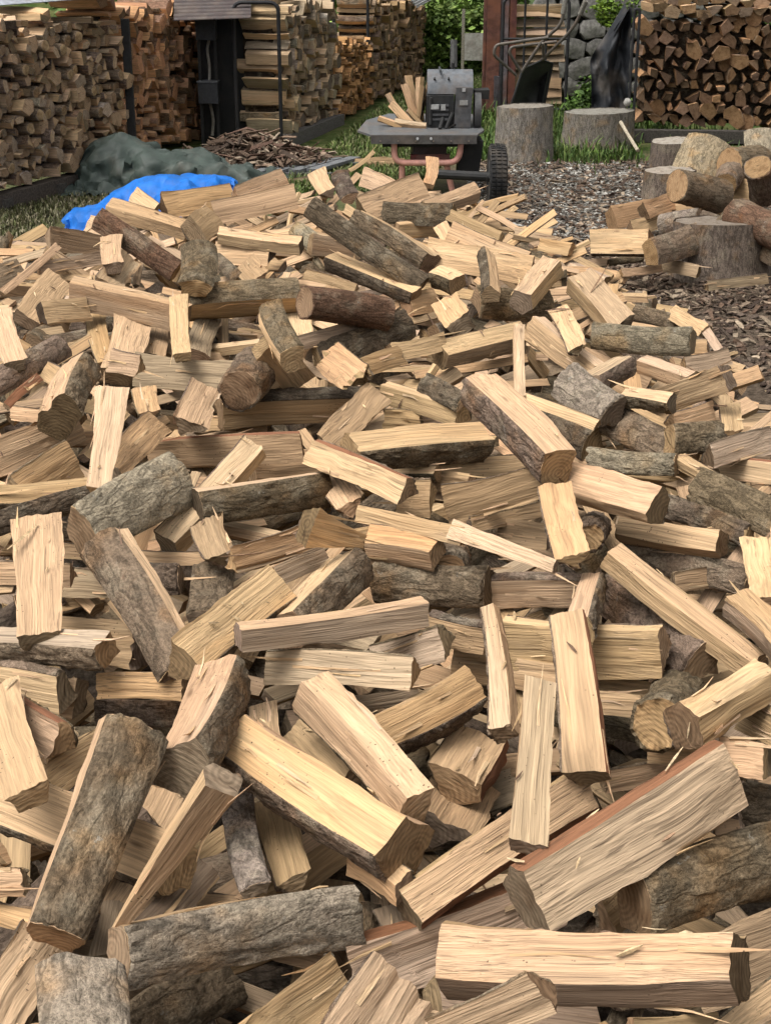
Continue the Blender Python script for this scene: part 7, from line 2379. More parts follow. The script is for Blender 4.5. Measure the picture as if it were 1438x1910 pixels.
(-595,5304,309,53,-3,-19,83,295,65,"T",1118),
(-587,5268,202,0,13,33,-93,218,79,"T",1119),
(-525,5368,144,71,12,-1,69,369,76,"B",1120),
(-318,5385,199,75,38,-32,43,184,70,"T.5B.5",1123),
(-444,5285,128,40,-7,-26,88,289,55,"T.5P.5",1124),
(-217,5251,401,14,-17,-33,92,255,27,"P",1125),
(58,5242,284,0,-22,-34,92,218,56,"P",1130),
(66,5374,205,2,-3,-32,95,304,77,"T",1131),
(128,5285,381,79,31,39,36,265,29,"P",1133),
(180,5202,292,57,-27,-19,75,188,37,"B",1134),
(121,5228,221,63,20,-24,71,184,78,"B",1135),
(349,5259,281,93,32,12,14,357,45,"K",1138),
(389,5318,199,21,2,-32,92,331,54,"B",1139),
(312,5237,136,37,-14,-27,88,187,64,"K",1140),
(524,5225,209,30,4,-32,90,337,70,"T",1142),
(392,5295,121,57,-2,-21,79,188,56,"K",1143),
(572,5241,418,52,-38,-25,72,369,37,"P.6T.4",1144),
(738,5344,178,57,-26,-20,75,224,39,"P",1146),
(683,5317,129,86,25,20,41,316,83,"G",1147),
(929,5709,212,35,17,-36,85,191,39,"P",1148),
(898,5579,131,84,22,-9,50,278,79,"B",1149),
(772,5389,173,95,32,-1,3,203,70,"T.5B.5",1150),
(778,5325,94,22,-5,-31,92,302,45,"T",1151),
(983,5242,147,82,18,-8,54,220,68,"G",1153),
(944,5362,63,88,27,21,34,210,79,"B",1154),
(-1538,5542,416,94,33,9,10,205,29,"O",1158),
(-1299,5422,206,39,-10,-24,88,337,60,"G",1164),
(-1360,5379,132,20,-22,-32,90,361,71,"T",1165),
(-1150,5474,400,14,30,-34,88,245,41,"P.6T.4",1166),
(-1160,5524,210,88,29,24,28,210,72,"B",1168),
(-1135,5426,125,93,31,8,19,214,50,"B",1169),
(-1058,5488,292,29,-25,-31,87,333,45,"K",1171),
(-1108,5451,209,35,7,-27,89,284,74,"B",1172),
(-1038,5359,131,84,31,-5,44,189,62,"T.5B.5",1173),
(-896,5442,416,69,12,0,72,362,27,"P.6T.4",1174),
(-903,5427,314,26,-4,-30,92,332,67,"T",1175),
(-791,5454,127,45,10,-25,85,185,61,"T.5B.5",1177),
(-703,5395,199,84,36,-21,35,265,71,"K",1180),
(-726,5485,144,81,23,18,51,360,54,"T",1181),
(-469,5424,381,82,26,2,51,275,29,"P",1182),
(-577,5550,314,50,-5,-22,84,270,80,"K",1183),
(-565,5393,200,65,16,-14,73,298,53,"T",1184),
(-541,5389,126,1,-6,-32,94,359,40,"T.5B.5",1185),
(-433,5713,356,81,32,-15,46,349,34,"O",1186),
(-330,5471,305,48,-3,-24,84,288,80,"T",1187),
(-281,5372,208,71,2,7,71,259,60,"T.5P.5",1188),
(-328,5535,133,91,31,19,19,341,54,"B",1189),
(-172,5474,319,43,23,-33,81,322,45,"T.5B.5",1191),
(-267,5499,221,31,-3,-30,90,316,58,"T",1192),
(-49,5377,311,93,32,2,20,272,66,"B",1195),
(33,5534,231,91,30,15,25,269,67,"B",1196),
(154,5512,296,94,33,-4,4,274,35,"B",1199),
(169,5414,224,84,26,-6,47,237,79,"B",1200),
(345,5393,282,94,33,6,3,267,53,"G",1203),
(361,5445,203,89,32,25,20,297,80,"B",1204),
(416,5527,124,30,7,-32,89,295,42,"T.5B.5",1205),
(402,5364,402,42,8,-31,85,220,21,"O",1206),
(506,5433,307,88,31,-13,34,305,70,"T.5B.5",1207),
(585,5382,200,1,-18,-32,93,257,46,"T.5B.5",1208),
(488,5428,116,48,-19,-24,82,302,51,"T.5B.5",1209),
(649,5768,352,0,-22,-33,92,281,32,"P",1210),
(649,5448,300,89,28,9,36,190,64,"P",1211),
(645,5379,196,11,11,-34,93,231,82,"B",1212),
(609,5472,148,87,34,-27,24,234,47,"B",1213),
(866,5386,318,5,0,-33,94,188,40,"P.6T.4",1214),
(789,5672,214,94,34,10,-3,361,80,"T",1215),
(794,5419,172,82,17,0,54,294,59,"T.5B.5",1216),
(763,5372,116,93,30,-3,23,330,72,"T.5B.5",1217),
(1008,5710,192,75,13,-15,63,208,18,"T.5P.5",1218),
(1004,5588,126,71,19,-25,63,311,38,"K",1219),
(1242,5363,69,31,-1,-31,90,186,41,"O",1221),
(1254,5481,46,87,23,14,41,366,18,"P.6T.4",1222),
(-1477,5559,294,76,23,23,56,293,63,"T.5P.5",1228),
(-1601,5635,204,86,33,-4,40,323,78,"K",1229),
(-1372,5674,392,92,34,-4,20,247,36,"T",1231),
(-1358,5546,309,81,26,30,44,295,79,"T.5P.5",1232),
(-1365,5623,225,56,-5,-11,82,329,37,"B",1233),
(-1449,5676,118,34,-19,-28,88,333,61,"T",1234),
(-1301,5581,208,92,31,10,19,305,76,"B",1237),
(-1121,5605,143,71,14,15,68,340,37,"T",1238),
(-985,5586,305,81,25,20,48,183,73,"K",1239),
(-1053,5719,229,6,23,37,-90,198,36,"B",1240),
(-1072,5684,136,92,33,-1,20,340,79,"T",1241),
(-854,5686,390,25,-16,-31,90,197,28,"P",1242),
(-809,5653,307,69,31,53,38,328,43,"T.5P.5",1243),
(-870,5556,202,84,28,32,34,359,49,"T.5P.5",1244),
(-778,5622,410,29,9,-31,90,322,31,"T",1246),
(-739,5664,205,63,20,-19,73,302,49,"B",1248),
(-681,5613,129,86,28,25,33,221,47,"K",1249),
(-448,5538,396,45,-24,-26,82,280,48,"P",1250),
(-470,5632,303,75,17,20,61,278,60,"T",1251),
(-434,5566,112,73,27,43,45,187,65,"B",1253),
(-432,5551,292,85,33,-14,38,266,65,"K",1254),
(-354,5542,112,94,32,9,5,300,57,"T.5B.5",1256),
(-268,5644,403,54,-7,-21,81,309,27,"P",1257),
(-168,5624,289,91,33,-8,25,307,44,"K",1258),
(-193,5541,230,91,33,-9,23,324,70,"T",1259),
(-141,5596,135,86,33,36,17,260,66,"K",1260),
(-91,5607,283,49,5,-26,83,199,64,"P",1262),
(-100,5603,229,87,28,4,41,187,82,"B",1263),
(126,5634,293,52,-21,-22,80,198,57,"B",1265),
(89,5520,133,94,32,-2,8,228,63,"T.5P.5",1267),
(413,5657,289,85,26,16,42,281,51,"P",1269),
(337,5583,234,91,35,20,-6,245,53,"T.5B.5",1270),
(353,5715,113,81,22,22,49,204,56,"B",1271),
(549,5639,392,90,34,23,12,197,43,"T",1272),
(568,5678,311,92,32,-6,23,294,42,"G",1273),
(405,5532,205,24,-15,-31,91,250,83,"B",1274),
(409,5661,139,29,28,-38,84,271,78,"K",1275),
(580,5585,397,14,6,-34,93,310,21,"O",1276),
(596,5559,297,66,-8,-14,73,355,37,"G",1277),
(586,5647,205,84,26,22,42,366,60,"G",1278),
(756,5660,344,90,31,17,27,235,37,"O",1280),
(770,5671,251,57,1,-25,78,250,80,"T.5P.5",1281),
(857,5576,128,50,-2,-27,82,343,55,"B",1282),
(1080,5538,56,25,-1,-32,92,233,56,"G",1285),
(-1474,5743,221,82,26,20,47,232,67,"G",1295),
(-1458,5762,397,14,-8,-33,93,197,33,"O",1297),
(-1421,5739,301,67,14,4,72,340,70,"T.5P.5",1298),
(-1389,5725,231,65,11,25,71,247,76,"T",1299),
(-1351,5864,124,92,31,13,22,276,81,"B",1300),
(-1308,5694,313,87,32,1,38,282,80,"T.5B.5",1302),
(-1183,5853,121,62,-1,-3,78,364,47,"T",1304),
(-1075,5795,381,88,37,-16,24,359,35,"T.5P.5",1305),
(-987,5685,289,7,8,-32,94,316,52,"P",1306),
(-958,5700,390,1,-23,-36,90,343,36,"P",1309),
(-842,5734,295,4,2,-33,94,342,69,"B",1310),
(-856,5800,231,80,29,-8,52,260,63,"K",1311),
(-805,5797,112,18,-25,-33,89,214,57,"T",1312),
(-777,5797,406,73,32,-20,57,331,33,"T",1313),
(-671,5719,316,91,33,-4,25,182,37,"G",1314),
(-798,5774,215,25,-8,-30,92,248,57,"P",1315),
(-638,5803,143,94,33,1,9,333,74,"K",1316),
(-434,5859,296,83,25,9,50,210,48,"K",1318),
(-372,5733,408,93,33,11,9,236,43,"T.5P.5",1321),
(-302,5818,283,91,31,14,24,291,41,"P",1322),
(-350,5724,126,29,-34,-31,84,307,67,"B",1324),
(-267,5732,403,92,34,-10,15,334,37,"P",1325),
(-115,5839,315,93,34,-10,5,241,70,"B",1326),
(-264,5811,129,46,-6,-24,85,303,84,"T",1328),
(51,5719,195,89,34,29,8,344,59,"G",1331),
(156,5851,404,39,-6,-29,87,342,29,"O",1333),
(227,5721,281,85,34,36,20,343,74,"T.5B.5",1334),
(153,5739,231,53,-18,-22,80,199,54,"B",1335),
(225,5711,149,84,24,13,46,334,47,"K",1336),
(258,5790,387,78,28,32,45,351,24,"P.6T.4",1337),
(236,5720,308,21,-6,-32,92,342,63,"K",1338),
(335,5716,226,90,30,12,30,262,43,"T.5P.5",1339),
(297,5801,130,76,11,0,64,303,53,"P",1340),
(408,5696,407,86,31,-16,37,229,26,"T",1341),
(503,5753,123,84,22,7,49,183,79,"B",1344),
(747,5709,353,46,-9,-28,84,307,43,"T.5P.5",1345),
(717,5741,257,94,33,1,2,256,61,"P",1346),
(656,5788,201,60,3,-22,76,331,39,"B",1347),
(687,5692,113,93,33,14,3,184,84,"G",1348),
(732,5723,346,77,22,27,53,257,32,"T.5P.5",1349),
(883,5785,180,16,-19,-31,92,358,51,"T.5B.5",1350),
(753,5883,162,36,-24,-28,86,324,56,"K",1351),
(834,5734,40,84,18,7,51,327,44,"K",1352),
(964,5804,207,23,-1,-33,92,201,21,"P",1353),
(-1552,5892,302,53,7,-16,83,316,81,"B",1358),
(-1535,6008,123,68,14,7,71,226,77,"K",1360),
(-1421,5981,287,30,-16,-30,89,299,71,"K",1361),
(-1406,6010,231,94,33,2,7,185,84,"T.5B.5",1362),
(-1415,6031,127,94,32,12,7,252,43,"K",1363),
(-1308,5974,300,93,34,-4,12,365,81,"K",1364),
(-1244,5929,201,75,21,5,63,272,53,"T.5P.5",1365),
(-1088,6004,290,19,0,-32,93,288,80,"K",1368),
(-1127,5891,128,90,30,18,27,218,82,"B",1370),
(-807,6042,397,82,27,12,49,252,25,"O",1371),
(-921,5997,291,94,34,-1,8,308,72,"B",1372),
(-885,5877,235,94,33,0,9,352,48,"K",1373),
(-809,6047,141,90,31,22,23,346,45,"T",1374),
(-735,5912,390,37,-37,-33,79,325,19,"P.6T.4",1375),
(-772,5989,285,89,30,14,30,246,69,"T.5B.5",1376),
(-620,5859,229,61,4,-13,78,301,60,"G",1377),
(-683,6025,117,65,23,-19,70,223,64,"K",1378),
(-483,5988,300,23,-23,-32,89,307,60,"T.5P.5",1380),
(-441,6019,115,21,7,-32,92,363,64,"P",1382),
(-447,5977,289,35,-3,-29,89,238,46,"T.5B.5",1383),
(-400,5947,213,79,21,5,58,287,79,"T",1384),
(-206,5935,409,23,-22,-32,89,295,37,"P",1386),
(-144,6016,316,14,2,-33,93,314,63,"B",1387),
(-266,5913,221,80,22,3,56,209,51,"B",1388),
(-66,5924,292,52,9,-26,81,275,84,"K",1391),
(-103,5969,211,89,30,8,33,268,60,"T.5P.5",1392),
(30,6023,123,23,-2,-31,92,269,59,"B",1393),
(249,6002,298,19,-6,-32,93,334,71,"K",1395),
(151,5949,216,79,20,21,54,252,61,"B",1396),
(144,5861,128,50,-30,-24,78,362,68,"B",1397),
(249,5857,408,12,0,-33,93,203,34,"P.6T.4",1398),
(344,5930,223,25,-12,-31,91,287,60,"G",1400),
(291,5961,134,72,10,-10,68,200,49,"K",1401),
(446,5889,281,77,16,-8,62,278,65,"T",1403),
(477,5976,223,64,7,-20,74,337,47,"K",1404),
(395,5861,150,51,10,-28,81,304,37,"K",1405),
(606,5933,393,78,21,24,54,209,28,"T",1406),
(595,6038,283,41,3,-31,86,309,36,"T.5B.5",1407),
(891,6707,146,8,12,-35,93,326,39,"O",1410),
(817,5928,203,50,-1,-27,82,290,68,"B",1411),
(804,5976,94,3,36,34,-87,300,62,"T.5B.5",1412),
(1025,6779,44,35,-30,-28,84,202,39,"T",1413),
(933,5964,110,82,22,-12,52,250,43,"G",1414),
(-1716,6085,295,1,2,-33,94,265,52,"T",1420),
(-1655,6207,130,25,-31,-34,85,293,69,"B",1422),
(-1582,6088,296,85,30,11,42,329,56,"T.5P.5",1423),
(-1647,6211,203,90,33,1,29,288,68,"K",1424),
(-1506,6194,121,94,32,10,-2,234,49,"K",1425),
(-1376,6115,291,47,2,-22,86,209,78,"B",1426),
(-1475,6149,206,32,-33,-33,82,232,44,"T",1427),
(-1439,6091,123,94,33,-1,3,249,57,"G",1428),
(-1183,6034,316,81,26,20,48,361,57,"T.5B.5",1429),
(-1232,6154,226,82,31,-4,49,300,80,"K",1430),
(-956,6079,402,60,4,-12,79,358,33,"O",1432),
(-967,6023,312,5,11,-33,94,186,51,"K",1433),
(-1062,6049,226,91,36,-14,15,270,55,"B",1434),
(-1032,6202,126,68,9,4,72,240,82,"P",1435),
(-808,6110,393,71,18,-3,68,303,41,"P",1436),
(-912,6072,299,72,15,12,66,349,83,"T",1437),
(-934,6058,219,83,27,21,43,259,62,"B",1438),
(-846,6101,140,85,28,9,43,368,44,"G",1439),
(-643,6172,392,93,35,-9,7,194,49,"O",1440),
(-744,6149,291,43,-2,-26,86,329,82,"K",1441),
(-735,6102,209,86,31,-2,40,345,42,"G",1442),
(-551,6092,410,90,35,-10,24,248,31,"O",1444),
(-453,6067,295,51,-12,-22,82,368,56,"B",1445),
(-449,6103,202,93,32,10,13,338,60,"B",1446),
(-303,6126,397,82,25,7,51,223,34,"O",1448),
(-287,6025,294,36,-32,-30,82,338,70,"T.5B.5",1449),
(-319,6032,223,89,34,-14,25,358,80,"B",1450),
(-247,6099,392,34,-8,-30,89,354,38,"T.5P.5",1452),
(-184,6028,312,29,-32,-31,84,194,54,"T.5P.5",1453),
(-244,6188,200,25,-8,-31,91,300,53,"G",1454),
(-177,6203,149,66,1,-10,75,286,51,"T",1455),
(-29,6195,406,29,11,-33,89,349,44,"P",1456),
(-8,6134,283,22,-41,-34,82,219,63,"B",1457),
(-92,6167,206,87,29,-1,39,285,81,"B",1458),
(-64,6192,139,43,-18,-26,85,319,36,"B",1459),
(220,6197,407,35,-16,-30,88,216,32,"T.5P.5",1460),
(233,6154,144,92,33,-11,18,359,42,"B",1463),
(399,6198,212,45,-5,-28,85,315,44,"K",1466),
(270,6043,124,38,9,-31,87,195,74,"K",1467),
(569,6090,398,88,34,-22,23,317,33,"P",1468),
(488,6062,225,17,3,-33,93,302,80,"T.5B.5",1470),
(414,6124,124,82,24,23,47,212,55,"T.5P.5",1471),
(615,6108,386,89,32,20,25,258,29,"T.5P.5",1472),
(733,6063,229,32,-12,-30,89,367,65,"T",1473),
(597,6044,206,52,-29,-24,77,340,75,"T",1474),
(827,6143,273,37,2,-32,87,284,30,"T",1476),
(851,6129,133,76,28,-27,53,196,66,"G",1477),
(836,6127,55,36,13,-34,86,365,59,"T",1478),
(1068,6067,114,14,2,-33,93,365,46,"T",1479),
(1045,6048,34,28,-39,-29,83,325,36,"G",1480),
(-1661,6286,126,1,3,-32,95,356,39,"B",1486),
(-1629,6286,278,62,16,-9,76,282,46,"K",1487),
(-1496,6346,211,63,7,-2,77,339,40,"T.5B.5",1488),
(-1581,6282,123,85,30,5,44,277,58,"T",1489),
(-1435,6216,228,28,14,-30,90,201,40,"K",1490),
(-1423,6370,149,19,-5,-31,93,211,58,"T",1491),
(-1110,6289,310,15,-20,-34,91,298,83,"K",1492),
(-1292,6281,196,33,-52,-46,64,236,71,"T.5P.5",1493),
(-1086,6264,282,0,-13,-35,93,225,71,"K",1495),
(-954,6300,213,94,33,6,10,343,47,"B",1496),
(-958,6365,120,40,3,-27,88,286,79,"K",1497),
(-808,6372,406,45,-15,-26,84,273,49,"T.5P.5",1498),
(-859,6209,292,94,34,-4,3,227,57,"B",1499),
(-912,6289,135,93,32,18,8,228,35,"P",1501),
(-644,6234,313,22,-3,-32,92,252,66,"P",1503),
(-695,6187,212,36,-38,-32,79,260,67,"B",1504),
(-618,6337,126,93,33,-6,12,290,84,"T.5P.5",1505),
(-559,6207,410,91,35,23,-6,266,31,"T",1506),
(-558,6355,214,30,10,-32,90,320,61,"T",1508),
(-398,6277,385,25,-24,-32,88,309,45,"P",1510),
(-305,6270,284,5,13,-34,93,191,53,"T",1511),
(-324,6250,205,76,18,17,60,326,38,"K",1512),
(-451,6299,137,85,36,35,-13,340,44,"K",1513),
(-129,6333,211,91,32,19,17,321,49,"K",1516),
(-227,6346,135,21,16,-34,90,320,52,"G",1517),
(0,6190,116,94,33,-7,5,244,35,"B",1521),
(210,6237,293,29,4,-32,90,348,54,"B",1523),
(237,6327,124,36,-44,-31,76,283,49,"K",1525),
(379,6346,139,92,31,2,26,322,80,"B",1529),
(490,6361,407,27,12,-35,89,237,30,"P",1530),
(468,6288,207,90,34,25,14,210,84,"G",1532),
(415,6372,117,32,-10,-30,89,331,84,"P",1533),
(632,6191,375,11,6,-34,93,194,40,"T",1534),
(621,6316,272,12,9,-34,93,362,54,"B",1535),
(699,6202,147,44,-35,-27,78,238,65,"T.5P.5",1536),
(848,6903,165,92,34,-19,11,217,30,"T.5P.5",1538),
(869,6319,86,21,-6,-32,92,298,62,"T.5P.5",1539),
(793,6267,90,91,33,20,10,361,60,"T.5P.5",1540),
(1039,6238,97,89,29,16,32,359,21,"T.5P.5",1541),
(-1635,6348,298,28,-50,-46,67,341,50,"B",1544),
(-1524,6349,302,19,-9,-32,92,192,73,"T.5P.5",1547),
(-1531,6374,222,20,60,71,-32,183,48,"P",1548),
(-1576,6482,130,90,32,8,29,217,56,"K",1549),
(-1399,6537,199,16,4,-32,93,276,50,"K",1550),
(-1326,6462,140,91,33,25,1,261,73,"K",1551),
(-1258,6361,232,30,-11,-30,90,254,48,"K",1553),
(-1296,6452,138,39,-9,-26,88,244,68,"T.5P.5",1554),
(-941,6435,319,54,-7,-18,82,246,79,"G",1556),
(-968,6451,206,76,20,12,61,275,62,"T",1557),
(-948,6524,131,74,18,18,62,238,56,"T.5P.5",1558),
(-831,6492,308,91,34,-3,24,305,51,"G",1560),
(-771,6520,199,55,9,-21,81,211,59,"G",1561),
(-935,6450,145,6,9,-33,94,322,58,"B",1562),
(-727,6389,219,90,33,-1,27,301,63,"P",1564),
(-600,6376,142,27,-1,-31,91,221,63,"B",1565),
(-618,6588,401,29,15,-33,89,284,36,"P",1566),
(-437,6373,305,20,-52,-40,72,338,40,"T",1567),
(-457,6524,206,6,-12,-34,93,223,52,"B",1568),
(-519,6351,126,40,-34,-30,80,361,69,"K",1569),
(-348,6448,399,11,-29,-35,88,312,35,"T.5P.5",1570),
(-268,6445,310,93,33,4,13,369,76,"T",1571),
(-336,6481,197,52,-2,-23,83,204,59,"K",1572),
(-429,6393,134,15,-14,-32,92,245,65,"K",1573),
(-196,6440,399,94,34,5,8,188,46,"T",1574),
(-251,6418,298,74,16,-3,65,349,41,"K",1575),
(-225,6383,230,91,32,6,25,313,60,"B",1576),
(-269,6375,136,79,24,25,50,353,49,"B",1577),
(42,6471,231,92,33,0,20,345,80,"K",1580),
(172,6538,291,65,-9,-12,74,301,40,"B",1583),
(154,6355,199,30,16,-34,88,286,49,"B",1584),
(197,6355,119,8,24,35,-90,351,56,"G",1585),
(267,6431,141,1,-65,-49,57,248,52,"K",1589),
(405,6359,416,84,28,-10,46,276,30,"T",1590),
(430,6522,309,89,33,24,20,306,79,"K",1591),
(402,6363,197,10,-2,-33,94,203,54,"T.5B.5",1592),
(565,6440,350,93,34,12,4,302,19,"P.6T.4",1594),
(681,6378,223,91,31,5,26,367,48,"K",1595),
(741,6506,90,65,5,-20,73,334,78,"P",1596),
(569,6505,78,87,26,4,42,187,78,"K",1597),
(926,6500,119,50,9,-30,81,367,24,"P",1598),
(745,6460,83,31,-7,-31,90,224,57,"P",1600),
(1030,6674,33,87,28,-12,39,293,33,"P",1601),
(-1691,6675,229,33,-28,-32,84,180,56,"B",1604),
(-1654,6533,171,93,32,18,7,293,37,"K",1605),
(-1736,6617,69,22,-9,-31,92,247,47,"K",1606),
(-1638,6641,169,59,32,60,44,183,70,"K",1607),
(-1626,6649,83,63,9,-3,77,263,38,"B",1608),
(-1418,6579,205,36,-34,-33,81,356,84,"B",1609),
(-1410,6661,150,18,12,-32,92,259,52,"P",1610),
(-1122,6564,283,93,34,-5,13,359,68,"P",1611),
(-1295,6685,198,92,32,19,11,347,57,"K",1612),
(-1255,6673,142,82,27,8,49,181,83,"B",1613),
(-998,6630,315,39,7,-28,87,244,84,"K",1614),
(-1101,6606,227,82,27,11,49,288,47,"K",1615),
(-1062,6590,129,50,11,-23,83,328,68,"T",1616),
(-958,6656,280,89,31,13,32,291,71,"B",1617),
(-850,6523,227,83,27,8,48,364,53,"K",1618),
(-774,6567,130,86,29,23,36,200,44,"T",1619),
(-689,6660,304,87,32,-2,39,319,62,"B",1621),
(-765,6569,112,81,25,15,51,292,79,"T",1623),
(-460,6558,299,71,14,-5,69,272,83,"B",1625),
(-528,6515,146,32,60,73,6,333,79,"K",1627),
(-406,6648,403,72,16,-6,67,330,23,"T.5P.5",1628),
(-331,6653,214,28,-17,-31,89,215,42,"K",1630),
(-309,6705,122,77,27,34,46,204,80,"T.5P.5",1631),
(-287,6577,405,93,34,11,8,269,36,"O",1632),
(-225,6529,310,57,-8,-19,79,338,45,"K",1633),
(-262,6653,207,87,32,-7,36,237,64,"K",1634),
(-286,6629,119,29,-19,-30,89,190,68,"G",1635),
(-118,6602,392,13,-19,-34,91,276,47,"T",1636),
(-85,6650,198,79,19,7,58,279,46,"T",1638),
(-79,6693,126,85,36,38,4,290,68,"P",1639),
(116,6513,138,9,19,-35,92,328,35,"K",1643),
(389,6666,385,82,25,-7,51,217,21,"P.6T.4",1644),
(280,6588,299,91,32,4,26,365,59,"B",1645),
(256,6568,215,88,30,17,32,277,81,"K",1646),
(371,6541,123,76,34,45,32,349,66,"K",1647),
(556,6602,258,92,35,18,1,191,46,"B",1648),
(438,6574,192,87,28,-3,41,337,70,"K",1649),
(408,6626,112,83,23,7,50,211,71,"B",1650),
(788,6943,153,94,33,-7,6,369,23,"P.6T.4",1651),
(681,6612,200,90,34,24,12,353,79,"T.5B.5",1652),
(849,6563,171,93,34,14,0,260,26,"O",1654),
(732,6560,167,89,29,-2,36,256,56,"B",1655),
(-1738,6684,228,61,5,-4,79,324,62,"T.5P.5",1660),
(-1691,6682,157,42,-8,-24,87,307,56,"B",1661),
(-1577,6730,114,6,-13,-34,93,217,61,"T",1662),
(-1325,6715,220,70,17,1,69,367,82,"B",1663),
(-1123,6682,124,87,31,1,39,315,68,"T.5B.5",1667),
(-1045,6733,299,63,11,-11,76,211,57,"B",1668),
(-1046,6677,219,82,28,4,49,361,81,"T",1669),
(-1085,6868,123,87,38,-23,21,229,62,"P",1670),
(-853,6801,296,85,32,-6,42,353,59,"P",1671),
(-845,6817,220,76,27,36,47,329,47,"K",1672),
(-893,6853,122,30,8,-31,90,341,35,"G",1673),
(-706,6754,311,85,29,21,39,183,54,"T",1674),
(-511,6829,402,44,-17,-27,84,229,27,"P.6T.4",1677),
(-596,6796,286,28,-15,-31,90,316,58,"K",1678),
(-485,6744,114,86,35,-18,34,331,44,"T.5B.5",1680),
(-402,6702,391,90,35,-10,26,261,43,"P.6T.4",1681),
(-276,6874,303,32,-35,-32,82,227,58,"T",1682),
(-432,6779,227,90,34,25,7,251,61,"T.5P.5",1683),
(-317,6783,144,63,8,-16,75,220,54,"T",1684),
(-125,6753,312,88,36,32,6,302,43,"P",1685),
(-122,6851,140,13,-1,-33,93,296,57,"P",1687),
(128,6786,226,44,-26,-27,81,335,83,"P",1694),
(302,6839,410,51,-13,-25,81,294,28,"P.6T.4",1696),
(375,6726,306,91,32,1,25,316,81,"T.5P.5",1697),
(518,6834,370,17,-34,-34,86,304,30,"T",1700),
(515,6812,83,80,21,-7,56,232,80,"T.5P.5",1703),
(655,6728,289,20,-9,-33,92,204,46,"T",1704),
(747,6726,123,49,-24,-25,80,288,36,"T",1705),
(709,6740,63,17,-14,-32,92,262,53,"T",1706),
(898,6933,100,94,33,1,6,311,48,"P",1707),
(772,6757,106,84,24,17,46,244,47,"P",1708),
(1010,6685,58,9,16,-35,92,343,20,"P.6T.4",1709),
(-1926,7033,54,87,40,-25,14,280,46,"T.5B.5",1712),
(-1729,6893,181,87,36,-10,32,369,64,"T",1713),
(-1641,6977,56,11,29,-33,89,315,54,"K",1715),
(-1374,6894,113,64,21,38,63,312,57,"T",1716),
(-1127,6971,232,73,30,46,41,228,67,"B",1717),
(-1168,6909,142,76,22,10,60,279,46,"T.5B.5",1718),
(-1077,6884,228,78,27,34,45,280,69,"B",1720),
(-1056,6868,122,92,35,-12,10,252,57,"T.5P.5",1721),
(-940,7001,210,92,33,8,18,245,47,"K",1723),
(-619,6961,308,93,34,11,1,256,75,"T.5B.5",1725),
(-648,6960,111,86,29,22,36,369,79,"B",1727),
(-450,6896,389,93,35,-7,6,369,25,"T.5P.5",1728),
(-618,7008,302,56,16,-24,78,222,39,"B",1729),
(-489,6972,219,60,-12,-15,78,345,46,"T.5B.5",1730),
(-540,6866,115,5,0,-33,94,289,49,"P",1731),
(-280,6959,404,70,14,-9,69,236,24,"O",1732),
(-383,6919,310,58,16,-24,76,213,44,"T",1733),
(-306,7025,203,28,10,-33,90,225,63,"B",1734),
(-275,6923,111,17,-18,-32,91,180,46,"T",1735),
(-108,7054,402,16,8,-34,92,290,40,"P",1736),
(-263,6970,196,44,10,-29,84,348,62,"T.5B.5",1738),
(-230,6929,132,32,-4,-30,90,287,57,"T",1739),
(-76,7026,138,65,-4,-11,75,188,81,"K",1743),
(198,6938,203,39,-15,-29,86,202,37,"B",1746),
(60,7037,124,90,33,23,15,299,53,"B",1747),
(415,6867,401,54,49,56,38,236,43,"P",1748),
(352,6844,288,92,33,9,18,346,79,"T",1749),
(322,6952,200,90,32,20,21,328,61,"K",1750),
(454,6893,375,9,-23,-34,91,333,31,"T.5P.5",1752),
(579,6930,225,5,5,-34,94,285,56,"K",1753),
(701,7028,116,30,-21,-30,88,243,83,"K",1756),
(774,6941,189,92,32,1,24,243,19,"O",1758),
(-1732,7022,169,93,34,-1,15,306,67,"B",1760),
(-1674,7052,104,42,5,-25,87,220,83,"G",1761),
(-1610,7064,145,37,-17,-28,87,187,63,"T.5B.5",1762),
(-1551,7166,57,38,15,-28,87,270,45,"K",1763),
(-1412,7105,100,52,-7,-19,83,189,63,"K",1764),
(-1106,7136,272,88,35,-8,30,221,49,"T.5B.5",1766),
(-1087,7017,205,81,26,24,47,329,38,"B",1767),
(-1015,7006,120,83,27,19,44,263,46,"P",1768),
(-960,7115,188,5,-2,-34,94,234,59,"G",1770),
(-749,7150,263,17,-5,-33,93,314,40,"B",1773),
(-619,7037,234,16,-47,-39,77,231,47,"T",1774),
(-567,7006,283,93,34,16,6,204,69,"P",1777),
(-523,7175,188,14,-11,-33,93,290,65,"T.5P.5",1778),
(-583,7126,120,4,-3,-33,94,257,51,"T",1779),
(-383,9706,-57,44,9,-30,84,314,39,"P.6T.4",1780),
(-278,7032,305,77,23,-5,59,219,52,"B",1781),
(-300,7062,230,23,11,-33,91,218,35,"T",1782),
(-285,7096,111,7,68,64,-34,311,80,"B",1783),
(-129,7202,268,39,-22,-29,85,190,40,"T",1785),
(167,7131,386,37,-25,-30,84,292,20,"P",1791),
(230,7162,139,25,6,-33,91,232,36,"T",1794),
(303,7014,396,9,-5,-34,93,251,43,"P",1795),
(549,7099,305,15,0,-34,93,254,39,"T",1799),
(589,7085,178,92,35,16,-1,298,82,"T",1800),
(549,7157,123,80,22,-8,55,293,40,"G",1801),
(720,7194,188,91,34,19,11,220,31,"T.5P.5",1802),
(644,7031,157,75,19,-15,62,314,43,"T.5P.5",1803),
(-1945,7344,32,92,32,15,16,287,39,"O",1805),
(-1649,7180,55,33,-1,-28,90,191,82,"B",1806),
(-1624,7180,72,93,33,11,11,195,58,"B",1807),
(-1168,7246,64,88,38,-25,11,298,64,"K",1809),
(-1089,7315,202,75,27,-9,60,273,79,"B",1810),
